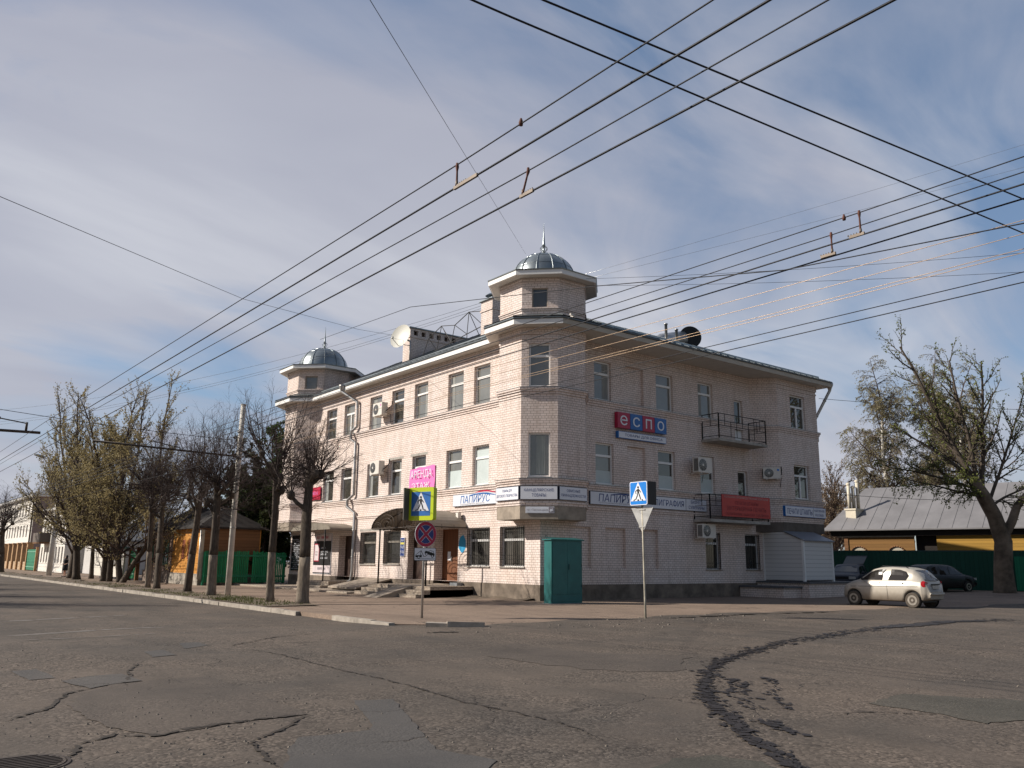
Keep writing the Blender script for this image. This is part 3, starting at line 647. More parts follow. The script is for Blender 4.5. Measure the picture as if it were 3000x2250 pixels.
# ------------------------------------------------------------------ the brick corner building
BLD = thing('brick_office_building', (0, 0, 0), 'three storey pale brick corner building with two domed turrets and a dark metal roof', 'building')
def onorm(u): return Vector((u[1], -u[0], 0))
def panel(mb, O, u, L, z0, z1, holes, depth=0.16, a_start=0.0, niche=True):
    """brick wall plane with openings (a0, a1, z0, z1[, depth[, closed]]); u runs with the outside on its right"""
    O, u = Vector(O), Vector(u).normalized(); n = onorm(u)
    xs = sorted({a_start, L} | {h[0] for h in holes} | {h[1] for h in holes}); zs = sorted({z0, z1} | {h[2] for h in holes} | {h[3] for h in holes})
    P = lambda a, z, d=0.0: O+u*a+n*d+ZV*z
    for i in range(len(xs)-1):
        for j in range(len(zs)-1):
            cx, cz = (xs[i]+xs[i+1])/2, (zs[j]+zs[j+1])/2
            if any(h[0] < cx < h[1] and h[2] < cz < h[3] for h in holes): continue
            a, b, c, d = xs[i], xs[i+1], zs[j], zs[j+1]
            mb.face([P(a, c), P(b, c), P(b, d), P(a, d)], [(a, c), (b, c), (b, d), (a, d)])
    for h in holes:
        a, b, c, d = h[:4]; dp = h[4] if len(h) > 4 else depth
        mb.face([P(a, c), P(a, d), P(a, d, -dp), P(a, c, -dp)][::-1], [(0, c), (0, d), (dp, d), (dp, c)][::-1])
        mb.face([P(b, d), P(b, c), P(b, c, -dp), P(b, d, -dp)][::-1], [(0, d), (0, c), (dp, c), (dp, d)][::-1])
        mb.face([P(a, c, -dp), P(b, c, -dp), P(b, c), P(a, c)], [(a, 0), (b, 0), (b, dp), (a, dp)])
        mb.face([P(a, d), P(b, d), P(b, d, -dp), P(a, d, -dp)], [(a, 0), (b, 0), (b, dp), (a, dp)])
        if len(h) > 5 and h[5]: mb.face([P(a, c, -dp), P(b, c, -dp), P(b, d, -dp), P(a, d, -dp)], [(a, c), (b, c), (b, d), (a, d)])
CURT = pbr('net_curtain', (0.34, 0.345, 0.33), 0.8, 0, 0.25, 3, 0, 0.2, (10, 10, 0.4))
def window(O, u, a, b, c, d, depth=0.16, transom=0.56, mull=None, blind=0.0, frame=None, gl=None, sill=True, grille=None, seed=0, fw=0.065, curtain=0):
    O, u = Vector(O), Vector(u).normalized(); n = onorm(u); m = MB(); fr = frame or PVC; dd = -depth
    ob = lambda mb, a0, a1, z0, z1, d0, d1: mb.obox(O, u, n, a0, a1, z0, z1, d0, d1)
    ob(m, a+0.002, a+fw, c+0.002, d-0.002, dd-0.05, dd+0.03); ob(m, b-fw, b-0.002, c+0.002, d-0.002, dd-0.05, dd+0.03)
    ob(m, a+fw, b-fw, c+0.002, c+fw, dd-0.05, dd+0.028); ob(m, a+fw, b-fw, d-fw, d-0.002, dd-0.05, dd+0.028)
    if transom: ob(m, a+fw, b-fw, d-transom-0.05, d-transom+0.05, dd-0.045, dd+0.032)
    if mull: ob(m, mull-0.045, mull+0.045, c+fw, (d-transom-0.05) if transom else d-fw, dd-0.045, dd+0.034)
    w = m.build('window', fr, BLD)
    p = MB(); P = lambda a_, z_, d_: O+u*a_+n*d_+ZV*z_
    p.face([P(a+fw, c+fw, dd-0.02), P(b-fw, c+fw, dd-0.02), P(b-fw, d-fw, dd-0.02), P(a+fw, d-fw, dd-0.02)])
    p.build('pane', gl or GLASS, w)
    if blind:
        q = MB(); zt = c+fw+(d-c)*blind
        q.face([P(a+fw, c+fw, dd-0.012), P(b-fw, c+fw, dd-0.012), P(b-fw, zt, dd-0.012), P(a+fw, zt, dd-0.012)]); q.build('privacy_film', BLIND, w)
    if curtain:
        q = MB(); rc = random.Random(int(a*100)+int(c*10)); wc = (b-a)*rc.uniform(.22, .38); s0 = a+fw if curtain < 2 else b-fw-wc
        for k in range(7): ob(q, s0+wc*k/7, s0+wc*(k+.72)/7, c+fw, d-fw-(.1 if transom else 0)*0, dd-.018, dd-.012+.003*(k % 2))
        q.build('curtain', CURT, w)
    if sill:
        q = MB(); ob(q, a-0.04, b+0.04, c-0.035, c-0.002, -0.10, 0.07); q.build('sill', PIPE if sill is True else sill, w)
    if grille:
        q = MB(); k = int((b-a)/0.135); st = (b-a-0.06)/k; g0 = 0.03 if grille != 2 else -0.03
        for i in range(k+1):
            x = a+0.03+i*st; ob(q, x-0.008, x+0.008, c+0.03, d-0.03, g0-0.01, g0+0.006)
        for z in (c+0.05, c+0.30, d-0.07): ob(q, a+0.02, b-0.02, z-0.01, z+0.01, g0-0.012, g0+0.008)
        ob(q, a+0.005, a+0.03, c+0.02, d-0.02, g0-0.012, g0+0.008); ob(q, b-0.03, b-0.005, c+0.02, d-0.02, g0-0.012, g0+0.008)
        if grille == 1:
            for zc in (c+0.42, d-0.34):
                for i in range(k):
                    x = a+0.03+(i+0.5)*st; r_ = st*0.46
                    q.tube([P(x+r_*math.cos(t), zc+r_*math.sin(t), g0) for t in lin(-0.4, 4.6, 9)], 0.008, 4, 0, True, False)
        q.build('grille', IRON, w)
    return w
LY = 24.2
OL, UL = (0, LY, 0), (0, -1, 0)            # left facade: a = LY - y
OR_, UR = (0, 0, 0), (1, 0, 0)             # right facade: a = x
YW = [(3.55, 4.80), (5.65, 6.95), (8.75, 10.02), (11.05, 12.31), (13.38, 14.70), (16.5, 17.78), (18.72, 20.08)]
LF3 = [(LY-b, LY-a, 8.52, 10.32) for a, b in YW]; LF2 = [(LY-b, LY-a, 4.83, 6.62) for a, b in YW]
LF1 = [(LY-b, LY-a, c, d, dp) for a, b, c, d, dp in ((1.0, 2.63, 1.31, 2.97, .16), (3.4, 5.03, 1.31, 2.97, .16), (10.88, 12.53, 1.34, 3.0, .2), (13.38, 15.06, 1.31, 2.98, .2))]
LD = [(LY-b, LY-a, c, d, dp) for a, b, c, d, dp in ((8.57, 10.14, 0.61, 2.98, .37), (5.78, 7.74, 0.5, 2.98, .5), (16.03, 17.6, 0.45, 2.84, .45))]
m = MB(); panel(m, OL, UL, LY, 0.63, 3.9, [h for h in LF1]+[(h[0], h[1], max(h[2], 0.631), h[3], h[4]) for h in LD])
panel(m, OL, UL, LY-2.3, 3.9, 11.02, LF3+LF2, a_start=2.0); m.build('street_wall', BRICK, BLD)
RF3 = [(3.04, 4.07, 8.52, 10.26), (7.0, 8.17, 8.52, 10.26), (10.0, 11.12, 8.52, 10.26), (12.79, 13.47, 7.45, 9.72)]
RN = [(5.0, 6.16, 8.52, 10.28, .13, 1), (5.03, 6.18, 4.9, 6.62, .13, 1), (1.6, 2.77, 1.28, 2.98, .13, 1), (3.61, 4.83, 1.28, 2.98, .13, 1), (5.66, 6.9, 1.28, 2.98, .13, 1)]
RF2 = [(3.08, 4.17, 4.83, 6.62), (7.03, 8.18, 4.83, 6.62), (9.98, 11.05, 4.83, 6.62), (12.84, 13.63, 3.75, 6.1)]
RF1 = [(10.18, 11.29, 1.26, 2.98, .2), (13.19, 14.37, 1.26, 2.98, .2)]
m = MB(); panel(m, OR_, UR, 18.65, 0.63, 3.3, RF1+RN[2:])
panel(m, OR_, UR, 15.2, 3.3, 11.02, RF3+RF2+RN[:2]); m.build('side_wall', BRICK, BLD)
# turret drums: octagons, plan walked with the outside on the right
def octa(c, a, h): # apothem a, half side h
    return [(c[0]+h, c[1]+a), (c[0]-h, c[1]+a), (c[0]-a, c[1]+h), (c[0]-a, c[1]-h), (c[0]-h, c[1]-a), (c[0]+h, c[1]-a), (c[0]+a, c[1]-h), (c[0]+a, c[1]+h)]
T1, A1, H1 = (0.84, 0.84), 1.81, 0.75
T2, A2, H2 = (1.02, 23.2), 1.99, 0.825
def drum(c, a, h, z0, z1, holes_on):
    m = MB(); P = octa(c, a, h)
    for i in range(8):
        p, q = Vector(P[i]+(0,)), Vector(P[(i+1) % 8]+(0,)); panel(m, p, (q-p).normalized(), (q-p).length, z0, z1, holes_on.get(i, []))
    return m, P
def mid_holes(L, wd, zs): return [((L-wd)/2, (L+wd)/2, a, b) for a, b in zs]
LC = (Vector(octa(T1, A1, H1)[4])-Vector(octa(T1, A1, H1)[3])).length
h1 = mid_holes(LC, 0.88, [(8.52, 10.33), (4.84, 6.62)])
m, P1 = drum(T1, A1, H1, 3.9, 11.02, {3: h1}); m.build('corner_turret', BRICK, BLD)
m, P2 = drum(T2, A2, H2, 3.9, 11.02, {}); m.build('end_turret', BRICK, BLD)
hl = mid_holes(LC, 0.66, [(11.88, 12.72)]); m, _ = drum(T1, A1, H1, 11.1, 13.18, {3: hl}); m.build('turret_lantern', BRICK, BLD)
LC2 = (Vector(P2[4])-Vector(P2[3])).length
hl2 = mid_holes(LC2, 0.82, [(11.86, 12.70)]); m, _ = drum(T2, A2, H2, 11.1, 13.14, {3: hl2}); m.build('turret_lantern', BRICK, BLD)
def seg(P, i): p, q = Vector(P[i]+(0,)), Vector(P[i+1]+(0,)); return p, (q-p).normalized()
p, u = seg(P1, 3)
for (a, b, c, d), tr, sh in ((h1[0], 0.52, 0.0), (h1[1], 0.0, 0.0)): window(p, u, a, b, c, d, 0.13, tr, None, 0)
window(p, u, *hl[0], 0.10, 0, None, 0, FRAME_D, GLASS_D, False, None, 0, 0.04)
p2, u2 = seg(P2, 3); window(p2, u2, *hl2[0], 0.12, 0, None, 0, FRAME_D, GLASS, False, None, 0, 0.06)
m = MB(); m.obox(p, u, onorm(u), h1[1][0]+0.3, h1[1][1]-0.22, 4.95, 6.5, -0.145, -0.142); m.build('curtain', pbr('curtain', (0.33, 0.36, 0.34), 0.8, 0, 0.35, 3, 0, 0.2, (14, 14, 0.3)), BLD)
# right end bay
RB = [(14.1, 0.0), (15.07, -0.97), (18.65, -0.97), (18.65, 6.0)]
m = MB()
for i in range(3):
    q0, q1 = Vector(RB[i]+(0,)), Vector(RB[i+1]+(0,)); hol = [(1.15, 2.5, 8.52, 10.29), (1.17, 2.55, 4.85, 6.6)] if i == 1 else []
    panel(m, q0, (q1-q0).normalized(), (q1-q0).length, 3.6, 11.02, hol)
panel(m, (18.65, 0, 0), (0, 1, 0), 6.0, 0.0, 3.6, [])
panel(m, (18.65, 6, 0), (-1, 0, 0), 9.0, 0.0, 11.02, []); panel(m, (9.65, 6, 0), (0, 1, 0), 18.2, 0.0, 11.02, []); panel(m, (9.65, LY, 0), (-1, 0, 0), 9.65, 0.0, 11.02, [])
m.build('end_bay', BRICK, BLD)
for z0, z1, tr in ((8.52, 10.29, .6), (4.85, 6.6, .55)): window((15.07, -0.97, 0), (1, 0, 0), 1.15, 2.5, z0, z1, 0.14, tr, 1.82, 0, None, GLASS_D)
# facade windows
bl3 = [0, 0, 0, 0, 0, 0, 0]; bl2 = [0.86, 0.42, 0, 0, 0, 0, 0]
for i, h in enumerate(LF3): window(OL, UL, *h[:4], 0.16, 0.56, (h[0]+h[1])/2 if i == 5 else None, bl3[i], None, (GLASS, GLASS, GLASS, GLASS_D, GLASS, GLASS, GLASS_D)[i], True, None, 0, .065, (0, 1, 2, 0, 1, 0, 2)[i])
for i, h in enumerate(LF2): window(OL, UL, *h[:4], 0.16, 0.56, None, bl2[i], None, (GLASS, GLASS, GLASS_D, GLASS_D, GLASS_D, GLASS_D, GLASS_D)[i], True, None, 0, .065, (0, 0, 0, 2, 1, 0, 1)[i])
for i, h in enumerate(LF1): window(OL, UL, *h[:4], h[4], 0.55, None, 0, FRAME_D if i > 1 else PVC, GLASS_D, CONC_L, 1)
for i, h in enumerate(RF3[:3]): window(OR_, UR, *h[:4], 0.15, 0.55, None, 0, None, None, True, None, 0, .065, (2, 0, 1)[i])
for i, h in enumerate(RF2[:3]): window(OR_, UR, *h[:4], 0.15, 0.55, None, (0.30, 0.33, 0.36)[i], None, (GLASS, GLASS_D, GLASS_D)[i])
for i, h in enumerate(RF1): window(OR_, UR, *h[:4], h[4], 0.5, None, 0, PVC, GLASS_D, CONC, 2)
def balcony_door(a, b, c, d):
    o, u, n = Vector((0, 0, 0)), Vector((1, 0, 0)), Vector((0, -1, 0)); m = MB()
    for x0, x1, z0, z1 in ((a+.002, a+.07, c, d), (b-.07, b-.002, c, d), (a+.07, b-.07, d-.07, d), (a+.07, b-.07, c, c+.75), ): m.obox(o, u, n, x0, x1, z0, z1, -.2, -.12)
    w = m.build('balcony_door', PVC, BLD); q = MB(); q.face([(a+.07, .15, c+.75), (b-.07, .15, c+.75), (b-.07, .15, d-.07), (a+.07, .15, d-.07)]); q.build('pane', GLASS_D, w)
balcony_door(*RF3[3]); balcony_door(*RF2[3])
# lintels of the older window heads, belt courses, cornice
m = MB()
for a, b, z in ((LY-12.4, LY-10.9, 6.62), (LY-10.2, LY-8.6, 6.62), (LY-15.2, LY-10.7, 3.02)):
    m.obox(OL, UL, onorm(UL), a, b, z+.004, z+.13, -.05, .004)
m.build('lintels', CONC_L, BLD)
FULL = [(4.0, 25.19), (T2[0]-H2, T2[1]+A2), (T2[0]-A2, T2[1]+H2), (T2[0]-A2, T2[1]-H2), (0, T2[1]-H2-(A2-T2[0])*1.0+0.0)]
jy = T2[1]-H2-(A2-T2[0]); FULL[-1] = (0.0, jy)
FULL += [(0.0, T1[1]+H1+0.97), (T1[0]-A1, T1[1]+H1), (T1[0]-A1, T1[1]-H1), (T1[0]-H1, T1[1]-A1), (T1[0]+H1, T1[1]-A1), (T1[0]+H1+0.97, 0.0), (14.1, 0.0), (15.07, -0.97), (18.65, -0.97), (18.65, 6.0)]
m = MB()
m.sweep(FULL, [(-0.02, 8.20), (0.035, 8.20), (0.035, 8.29), (0.07, 8.295), (0.07, 8.385), (0.11, 8.39), (0.11, 8.47), (-0.02, 8.485)])
m.sweep(FULL, [(-0.02, 4.50), (0.035, 4.50), (0.035, 4.59), (0.07, 4.595), (0.07, 4.68), (0.11, 4.685), (0.11, 4.76), (-0.02, 4.775)])
m.sweep(FULL, [(-0.02, 3.70), (0.03, 3.70), (0.03, 3.78), (0.06, 3.785), (0.06, 3.86), (-0.02, 3.87)])
m.sweep(FULL, [(-0.02, 10.52), (0.03, 10.52), (0.03, 10.60), (-0.02, 10.605)]); m.sweep(FULL, [(-0.02, 10.72), (0.045, 10.72), (0.045, 11.019), (-0.02, 11.019)])
m.build('belt_courses', BRICK, BLD)
m = MB()
for zz_, pr in ((8.485, .125), (4.775, .13)): m.sweep(FULL, [(-.02, zz_+.002), (pr, zz_+.002), (pr, zz_+.016), (-.02, zz_+.03)])
m.build('belt_flashing', PIPE, BLD)
for c, a, h in ((T1, A1, H1), (T2, A2, H2)):
    m = MB(); P = octa(c, a, h); LB = MB(); LB.sweep(P, [(-.02, 11.74), (.035, 11.74), (.035, 11.80), (.07, 11.802), (.07, 11.85), (-.02, 11.855)], True); m.sweep(P, [(-.02, 12.98), (.04, 12.98), (.04, 13.14), (-.02, 13.14)], True); LB.build('lantern_belt', BRICK, BLD); m.build('lantern_belt', BRICK, BLD)
# plinth, concrete corbels under the bays
m = MB(); panel(m, (-.03, LY, 0), UL, LY+.03, -.3, .63, [(h[0], h[1], h[2], .63, .4) for h in LD if h[2] < .6]); panel(m, (-.03, -.03, 0), UR, 18.68, -.3, .63, [])
m.face([(-.03, LY, .63), (-.03, -.03, .63), (0, 0, .63), (0, LY, .63)]); m.face([(-.03, -.03, .63), (18.65, -.03, .63), (18.65, 0, .63), (0, 0, .63)]); m.build('plinth', PLINTH, BLD)
def slab(poly, z0, z1, mat, name, lip=0.0):
    m = MB(); n = len(poly)
    m.face([(x, y, z1) for x, y in poly]); m.face([(x, y, z0) for x, y in poly][::-1])
    L = 0
    for i in range(n):
        a, b = poly[i], poly[(i+1) % n]; m.face([(*a, z0), (*b, z0), (*b, z1), (*a, z1)])
    # orient outward
    return m.build(name, mat, BLD)
def ccw(p):
    A = sum(p[i][0]*p[(i+1) % len(p)][1]-p[(i+1) % len(p)][0]*p[i][1] for i in range(len(p))); return p if A > 0 else p[::-1]
slab(ccw([(0.9, 1.9), (T1[0]-A1-.02, T1[1]+H1+.01), (T1[0]-A1-.02, T1[1]-H1-.01), (T1[0]-H1-.01, T1[1]-A1-.02), (T1[0]+H1+.01, T1[1]-A1-.02), (2.5, 0.9)]), 3.17, 3.68, CONC, 'bay_corbel')
slab(ccw([(0.5, 25.3), (T2[0]-A2-.02, T2[1]+H2), (T2[0]-A2-.02, T2[1]-H2), (-.02, jy-.05), (.5, jy-.05)]), 3.2, 3.68, CONC, 'bay_corbel')
slab(ccw([(14.12, .2), (14.12, -.02), (15.09, -.99), (18.66, -.99), (18.66, .2)]), 3.12, 3.62, pbr('dark_corbel', (0.12, 0.10, 0.085), .9, 0, .3, 2), 'bay_corbel')
# brick infill of the bays between corbel and sign band
m = MB()
for i in range(2, 6):
    q0, q1 = Vector(P1[i]+(0,)), Vector(P1[i+1]+(0,)); panel(m, q0, (q1-q0).normalized(), (q1-q0).length, 3.68, 3.9, [])
    q0, q1 = Vector(P2[i-1]+(0,)), Vector(P2[i]+(0,)); panel(m, q0, (q1-q0).normalized(), (q1-q0).length, 3.68, 3.9, [])
m.build('bay_footing', BRICK, BLD)
# eaves
E = [(5.0, T2[1]+A2+.62), (T2[0]-1.08, T2[1]+A2+.62), (T2[0]-A2-.62, T2[1]+1.08), (T2[0]-A2-.62, T2[1]-1.08)]
yj = T2[1]-1.08-(-.55-(T2[0]-A2-.62)); E.append((-.55, yj))
aa = A1+.62; hh = aa*.4142
E += [(-.55, T1[1]+hh+(-.55-(T1[0]-aa))), (T1[0]-aa, T1[1]+hh), (T1[0]-aa, T1[1]-hh), (T1[0]-hh, T1[1]-aa), (19.28, T1[1]-aa), (19.28, 6.6), (10.3, 6.6), (10.3, T2[1]+A2+.62)]
EY = T1[1]-aa
ZS, ZF, ZR = 11.0, 11.21, 11.27
b = bmesh.new(); f = b.faces.new([b.verts.new((x, y, ZS)) for x, y in ccw(E)]); bmesh.ops.triangulate(b, faces=[f]); bmesh.ops.reverse_faces(b, faces=b.faces[:])
me = bpy.data.meshes.new('soffit'); b.to_mesh(me); b.free(); me.materials.append(SOFFIT); o = bpy.data.objects.new('soffit', me); COL.objects.link(o); o.parent = BLD; ORG[o] = Vector()
m = MB(); m.sweep(E[:9], [(-.06, ZS-.004), (.005, ZS-.004), (.005, ZF)]); m.build('fascia', FASCIA, BLD)
m = MB(); m.sweep(E[8:], [(-.06, ZS-.004), (.005, ZS-.004), (.005, ZF)]); m.build('fascia', SOFF_Y, BLD)
m = MB(); m.sweep(E, [(-.05, ZF+.001), (.035, ZF+.001), (.05, ZF+.03), (.05, ZR+.02), (-.3, ZR+.06)]); m.build('roof_edge', ROOF, BLD)
SL, SRt = 0.519, (14.15-ZR)/(5-EY)
zl = lambda x, y: ZR+.03+SL*(x+.55)
zr = lambda x, y: ZR+.03+SRt*(y-EY)
m = MB(); yb = T2[1]+A2+.5; YRd = 2.5; XRd = (zr(0, YRd)-ZR-.03)/SL-.55; zrd = zr(0, YRd)
m.face([(x, y, zl(x, y)) for x, y in ((-.6, yb), (-.6, -.9), (XRd, YRd), (5, 5), (5, 19.2))]); m.face([(x, y, zr(x, y)) for x, y in ((-.3, EY-.04), (19.3, EY-.04), (15.2, YRd), (XRd, YRd))])
zt = zl(5, 0); ze = ZR+.03; xb = 5+(zt-zrd)/((zt-ze)/5.4)
m.face([(XRd, YRd, zrd), (xb, YRd, zrd), (5, 5, zt)]); m.face([(-.6, yb, ze), (5, 19.2, zt), (10.4, yb, ze)]); m.face([(5, 19.2, zt), (5, 5, zt), (xb, YRd, zrd), (10.4, 6.6, ze), (10.4, yb, ze)])
m.face([(XRd, YRd, zrd), (5, 6.65, ze), (19.3, 6.65, ze), (15.2, YRd, zrd)]); m.face([(19.3, EY-.04, ze), (19.3, 6.65, ze), (15.2, YRd, zrd)])
# standing seams
for k in range(46):
    y = -0.6+k*.55
    if y > 24: break
    xe = min(5, y if y < 5 else 5, 5 if y < 19.2 else 5-(y-19.2)*.95) if y > 0 else .2
    if xe > -.4: m.tube([(-.6, y, zl(-.6, y)+.005), (xe, y, zl(xe, y)+.005)], .018, 4, 0, False, False)
for k in range(35):
    x = .4+k*.55; ye = min(YRd, x if x < 5 else 5, YRd if x < 15.2 else YRd-(x-15.2)*1.0)
    m.tube([(x, EY-.03, zr(x, EY)+.005), (x, max(ye, EY+.1), zr(x, max(ye, EY+.1))+.005)], .018, 4, 0, False, False)
m.build('roof', ROOF, BLD)
m = MB(); m.obox((0, 0, 0), (0, -1, 0), (-1, 0, 0), -yj, -3.0, zl(.0, 0)-.02, zl(0, 0)+.10, -.02, .01)
m.obox((0, 0, 0), (1, 0, 0), (0, -1, 0), 2.4, 18.8, zr(0, EY+.42)-.02, zr(0, EY+.42)+.11, -EY-.44, -EY-.42); m.build('gutter_upstand', ZINC, BLD)
def turret_top(c, a, h, z, r, hd):
    aa = a+.5; h2 = aa*.4142; P = octa(c, aa, h2); m = MB()
    m.face([(x, y, z) for x, y in P]); Pn = MB(); Pn.sweep(P, [(-.06, z-.004), (.004, z-.004), (.004, z+.19)], True); Pn.build('fascia', FASCIA, BLD); m.build('soffit', SOFFIT, BLD)
    m = MB(); m.sweep(P, [(-.05, z+.191), (.03, z+.191), (.04, z+.23), (-.01, z+.25)], True)
    q = octa(c, r*1.0, r*.4142); rim = [(x, y, z+.42) for x, y in q]; ou = [(x, y, z+.25) for x, y in P]
    for i in range(8): j = (i+1) % 8; m.face([ou[i], ou[j], rim[j], rim[i]]); m.tube([ou[i], rim[i]], .016, 4, 0, False, False)
    m.build('turret_eave', ZINC, BLD)
    m = MB(); zb = z+.40; N = 8
    prof = [(r*1.02*math.cos(t)**.9 if t < 1.5 else .03, hd*math.sin(t)) for t in lin(0, PI/2, 12)]
    m.lathe(prof, (c[0], c[1], zb), 24, 0, True)
    for k in range(12):
        t = 2*PI*k/12+.12; m.tube([(c[0]+pr_*1.006*math.cos(t), c[1]+pr_*1.006*math.sin(t), zb+pz_) for pr_, pz_ in prof], .022, 4, 0, False, False)
    for pz_i in (3, 6, 8):
        pr_, pz_ = prof[pz_i]; m.tube([(c[0]+pr_*1.003*math.cos(t), c[1]+pr_*1.003*math.sin(t), zb+pz_) for t in lin(0, 2*PI, 25)], .008, 4, 0, False, False)
    d = m.build('dome', ZINC, BLD)
    zt_ = zb+hd; m = MB(); m.lathe([(.13, -.06), (.085, .02), (.07, .12), (.085, .14), (.05, .16), (.05, .42), (.075, .44), (.06, .52), (.028, .95), (.004, 1.52)], (c[0], c[1], zt_), 10)
    for k in range(8):
        t = 2*PI*k/8; m.tube([(c[0]+q_*math.cos(t), c[1]+q_*math.sin(t), zt_+z_) for q_, z_ in ((.05, .16), (.14, .22), (.17, .30), (.13, .38), (.06, .43))], .012, 4, 0, False, False)
    m.build('spire', ZINC, d)
turret_top(T1, A1, H1, 13.16, 1.36, 1.28)
turret_top(T2, A2, H2, 13.12, 1.52, 1.42)
for c, a, h, ax in ((T1, A1, H1, aa), (T2, A2, H2, A2+.62)):   # roof collars round the lanterns
    m = MB(); P = octa(c, ax+.03, (ax+.03)*.4142); Q = octa(c, a-.02, h)
    for i in range(8): j = (i+1) % 8; m.face([(*P[i], ZR+.07), (*P[j], ZR+.07), (*Q[j], ZR+.32), (*Q[i], ZR+.32)]); m.tube([(*P[i], ZR+.08), (*Q[i], ZR+.33)], .02, 4, 0, False, False)
    m.build('turret_collar', ZINC, BLD)
# chimneys
def chimney(x0, x1, y0, y1, z0, z1, slots=0, hood=False):
    m = MB()
    for o_, u_, L in (((x0, y1, 0), (0, -1, 0), y1-y0), ((x0, y0, 0), (1, 0, 0), x1-x0), ((x1, y0, 0), (0, 1, 0), y1-y0), ((x1, y1, 0), (-1, 0, 0), x1-x0)):
        hol = [(.25+i*.55, .25+i*.55+.3, z1-.42, z1-.12, .2) for i in range(slots)] if (slots and L > 2) else []
        panel(m, o_, u_, L, z0, z1, hol)
    m.sweep([(x0, y1), (x0, y0), (x1, y0), (x1, y1)], [(-.02, z1-.58), (.05, z1-.58), (.05, z1-.49), (-.02, z1-.485)], True)
    c = m.build('chimney', BRICK, BLD)
    q = MB(); q.box(x0-.1, x1+.1, y0-.1, y1+.1, z1, z1+.06); q.face([(x0-.1, y0-.1, z1+.061), (x1+.1, y0-.1, z1+.061), ((x0+x1)/2, (y0+y1)/2, z1+.12)])
    if hood:
        cx, cy = (x0+x1)/2, (y0+y1)/2; q.tube([(cx, cy, z1), (cx, cy, z1+.3)], .16, 10); q.lathe([(.38, .30), (.2, .43), (.02, .5)], (cx, cy, z1), 12)
    q.build('cap', ZINC, c)
chimney(3.15, 7.3, 16.0, 16.8, 12.6, 15.22, 6)
chimney(2.9, 3.6, 7.4, 8.4, 12.6, 14.9, 0, True)
# doors
def door(h, mat, panels=2, handle=True):
    O, u = Vector(OL), Vector(UL); n = onorm(u); a, b, c, d, dp = h; m = MB()
    m.obox(O, u, n, a, a+.08, c, d, -dp-.05, -dp+.04); m.obox(O, u, n, b-.08, b, c, d, -dp-.05, -dp+.04); m.obox(O, u, n, a+.08, b-.08, d-.1, d, -dp-.05, -dp+.04)
    st = (b-a-.16)/panels
    for i in range(panels): m.obox(O, u, n, a+.08+i*st+.006, a+.08+(i+1)*st-.006, c+.02, d-.1, -dp-.04, -dp)
    o = m.build('door', mat, BLD); q = MB(); q.obox(O, u, n, a+.08+st+.05, a+.08+st+.08, c+1.0, c+1.25, -dp, -dp+.05); q.build('handle', STEEL, o); return o
door(LD[0], DOORD, 2); d2 = door(LD[1], DOORW, 3); door(LD[2], DOORD, 2)
m = MB(); m.obox(OL, UL, onorm(UL), LY-7.35, LY-7.2+.1, 1.55, 1.95, -.495, -.492); m.build('door_notice', SIGNW, d2)
m = MB()
for k in range(9):   # sprayed blue patch left of the window
    pass
rb = random.Random(4); pts = [(.29*math.cos(t)*(1+rb.uniform(-.12, .12)), .38*math.sin(t)*(1+rb.uniform(-.12, .12))) for t in lin(0, 2*PI, 15)[:-1]]
m.prism(pts, (-.006, 5.45, 2.28), (0, -1, 0), (0, 0, 1), .003); m.build('paint_patch', BSPRAY, BLD)
# barrel canopy over the paired doors, with posts and scrollwork
def arc(y0, y1, zb, rise, n=18): return [((y0+y1)/2-(y1-y0)/2*math.cos(t), zb+rise*math.sin(t)) for t in lin(0, PI, n)]
AY = arc(5.1, 10.15, 2.98, .86)
m = MB()
for (ya, za), (yb_, zb_) in zip(AY[:-1], AY[1:]):
    m.face([(-2.05, ya, za), (0, ya, za), (0, yb_, zb_), (-2.05, yb_, zb_)], None, 0, True); m.face([(-2.05, ya, za-.03), (-2.05, yb_, zb_-.03), (0, yb_, zb_-.03), (0, ya, za-.03)], None, 0, True)
cn = m.build('entrance_canopy', CANOPY, BLD)
m = MB(); m.tube([(-2.04, y, z) for y, z in AY], .035, 6); m.tube([(-2.04, 5.1, 2.98), (-2.04, 10.15, 2.98)], .03, 6)
for y in (5.1, 10.15): m.tube([(-2.04, y, 2.98), (0, y, 2.98)], .03, 6)
for x in (-1.35, -.7): m.tube([(x, y, z-.05) for y, z in AY], .02, 4)
m.build('canopy_frame', IRON_B, cn)
m = MB()
def spiral(cy, cz, r0, turns, sg): return [(-2.05, cy+sg*r0*(1-t*.85)*math.cos(2*PI*turns*t), cz+r0*.62*(1-t*.85)*math.sin(2*PI*turns*t)) for t in lin(0, 1, 34)]
for sg in (1, -1):
    m.tube(spiral(7.62+sg*1.05, 3.16, .78, 2.6, sg), .016, 4); m.tube(spiral(7.62+sg*1.9, 3.08, .34, 2, sg), .014, 4); m.tube(spiral(7.62+sg*.9, 2.86, .36, 1.5, -sg), .013, 4)
for dy in (-.12, -.04, .04, .12): m.tube([(-2.05, 7.62+dy, 2.9), (-2.05, 7.62+dy, 3.75)], .012, 4)
for k in range(9): y = 6.6+k*.25; m.tube([(-2.05, y, 3.62), (-2.05, y, 3.86)], .009, 4)
m.build('scrollwork', IRON_B, cn)
for y in (9.5, 5.35): m = MB(); m.tube([(-1.95, y, .3), (-1.95, y, 3.0)], .04, 8); m.build('post', IRON, cn)
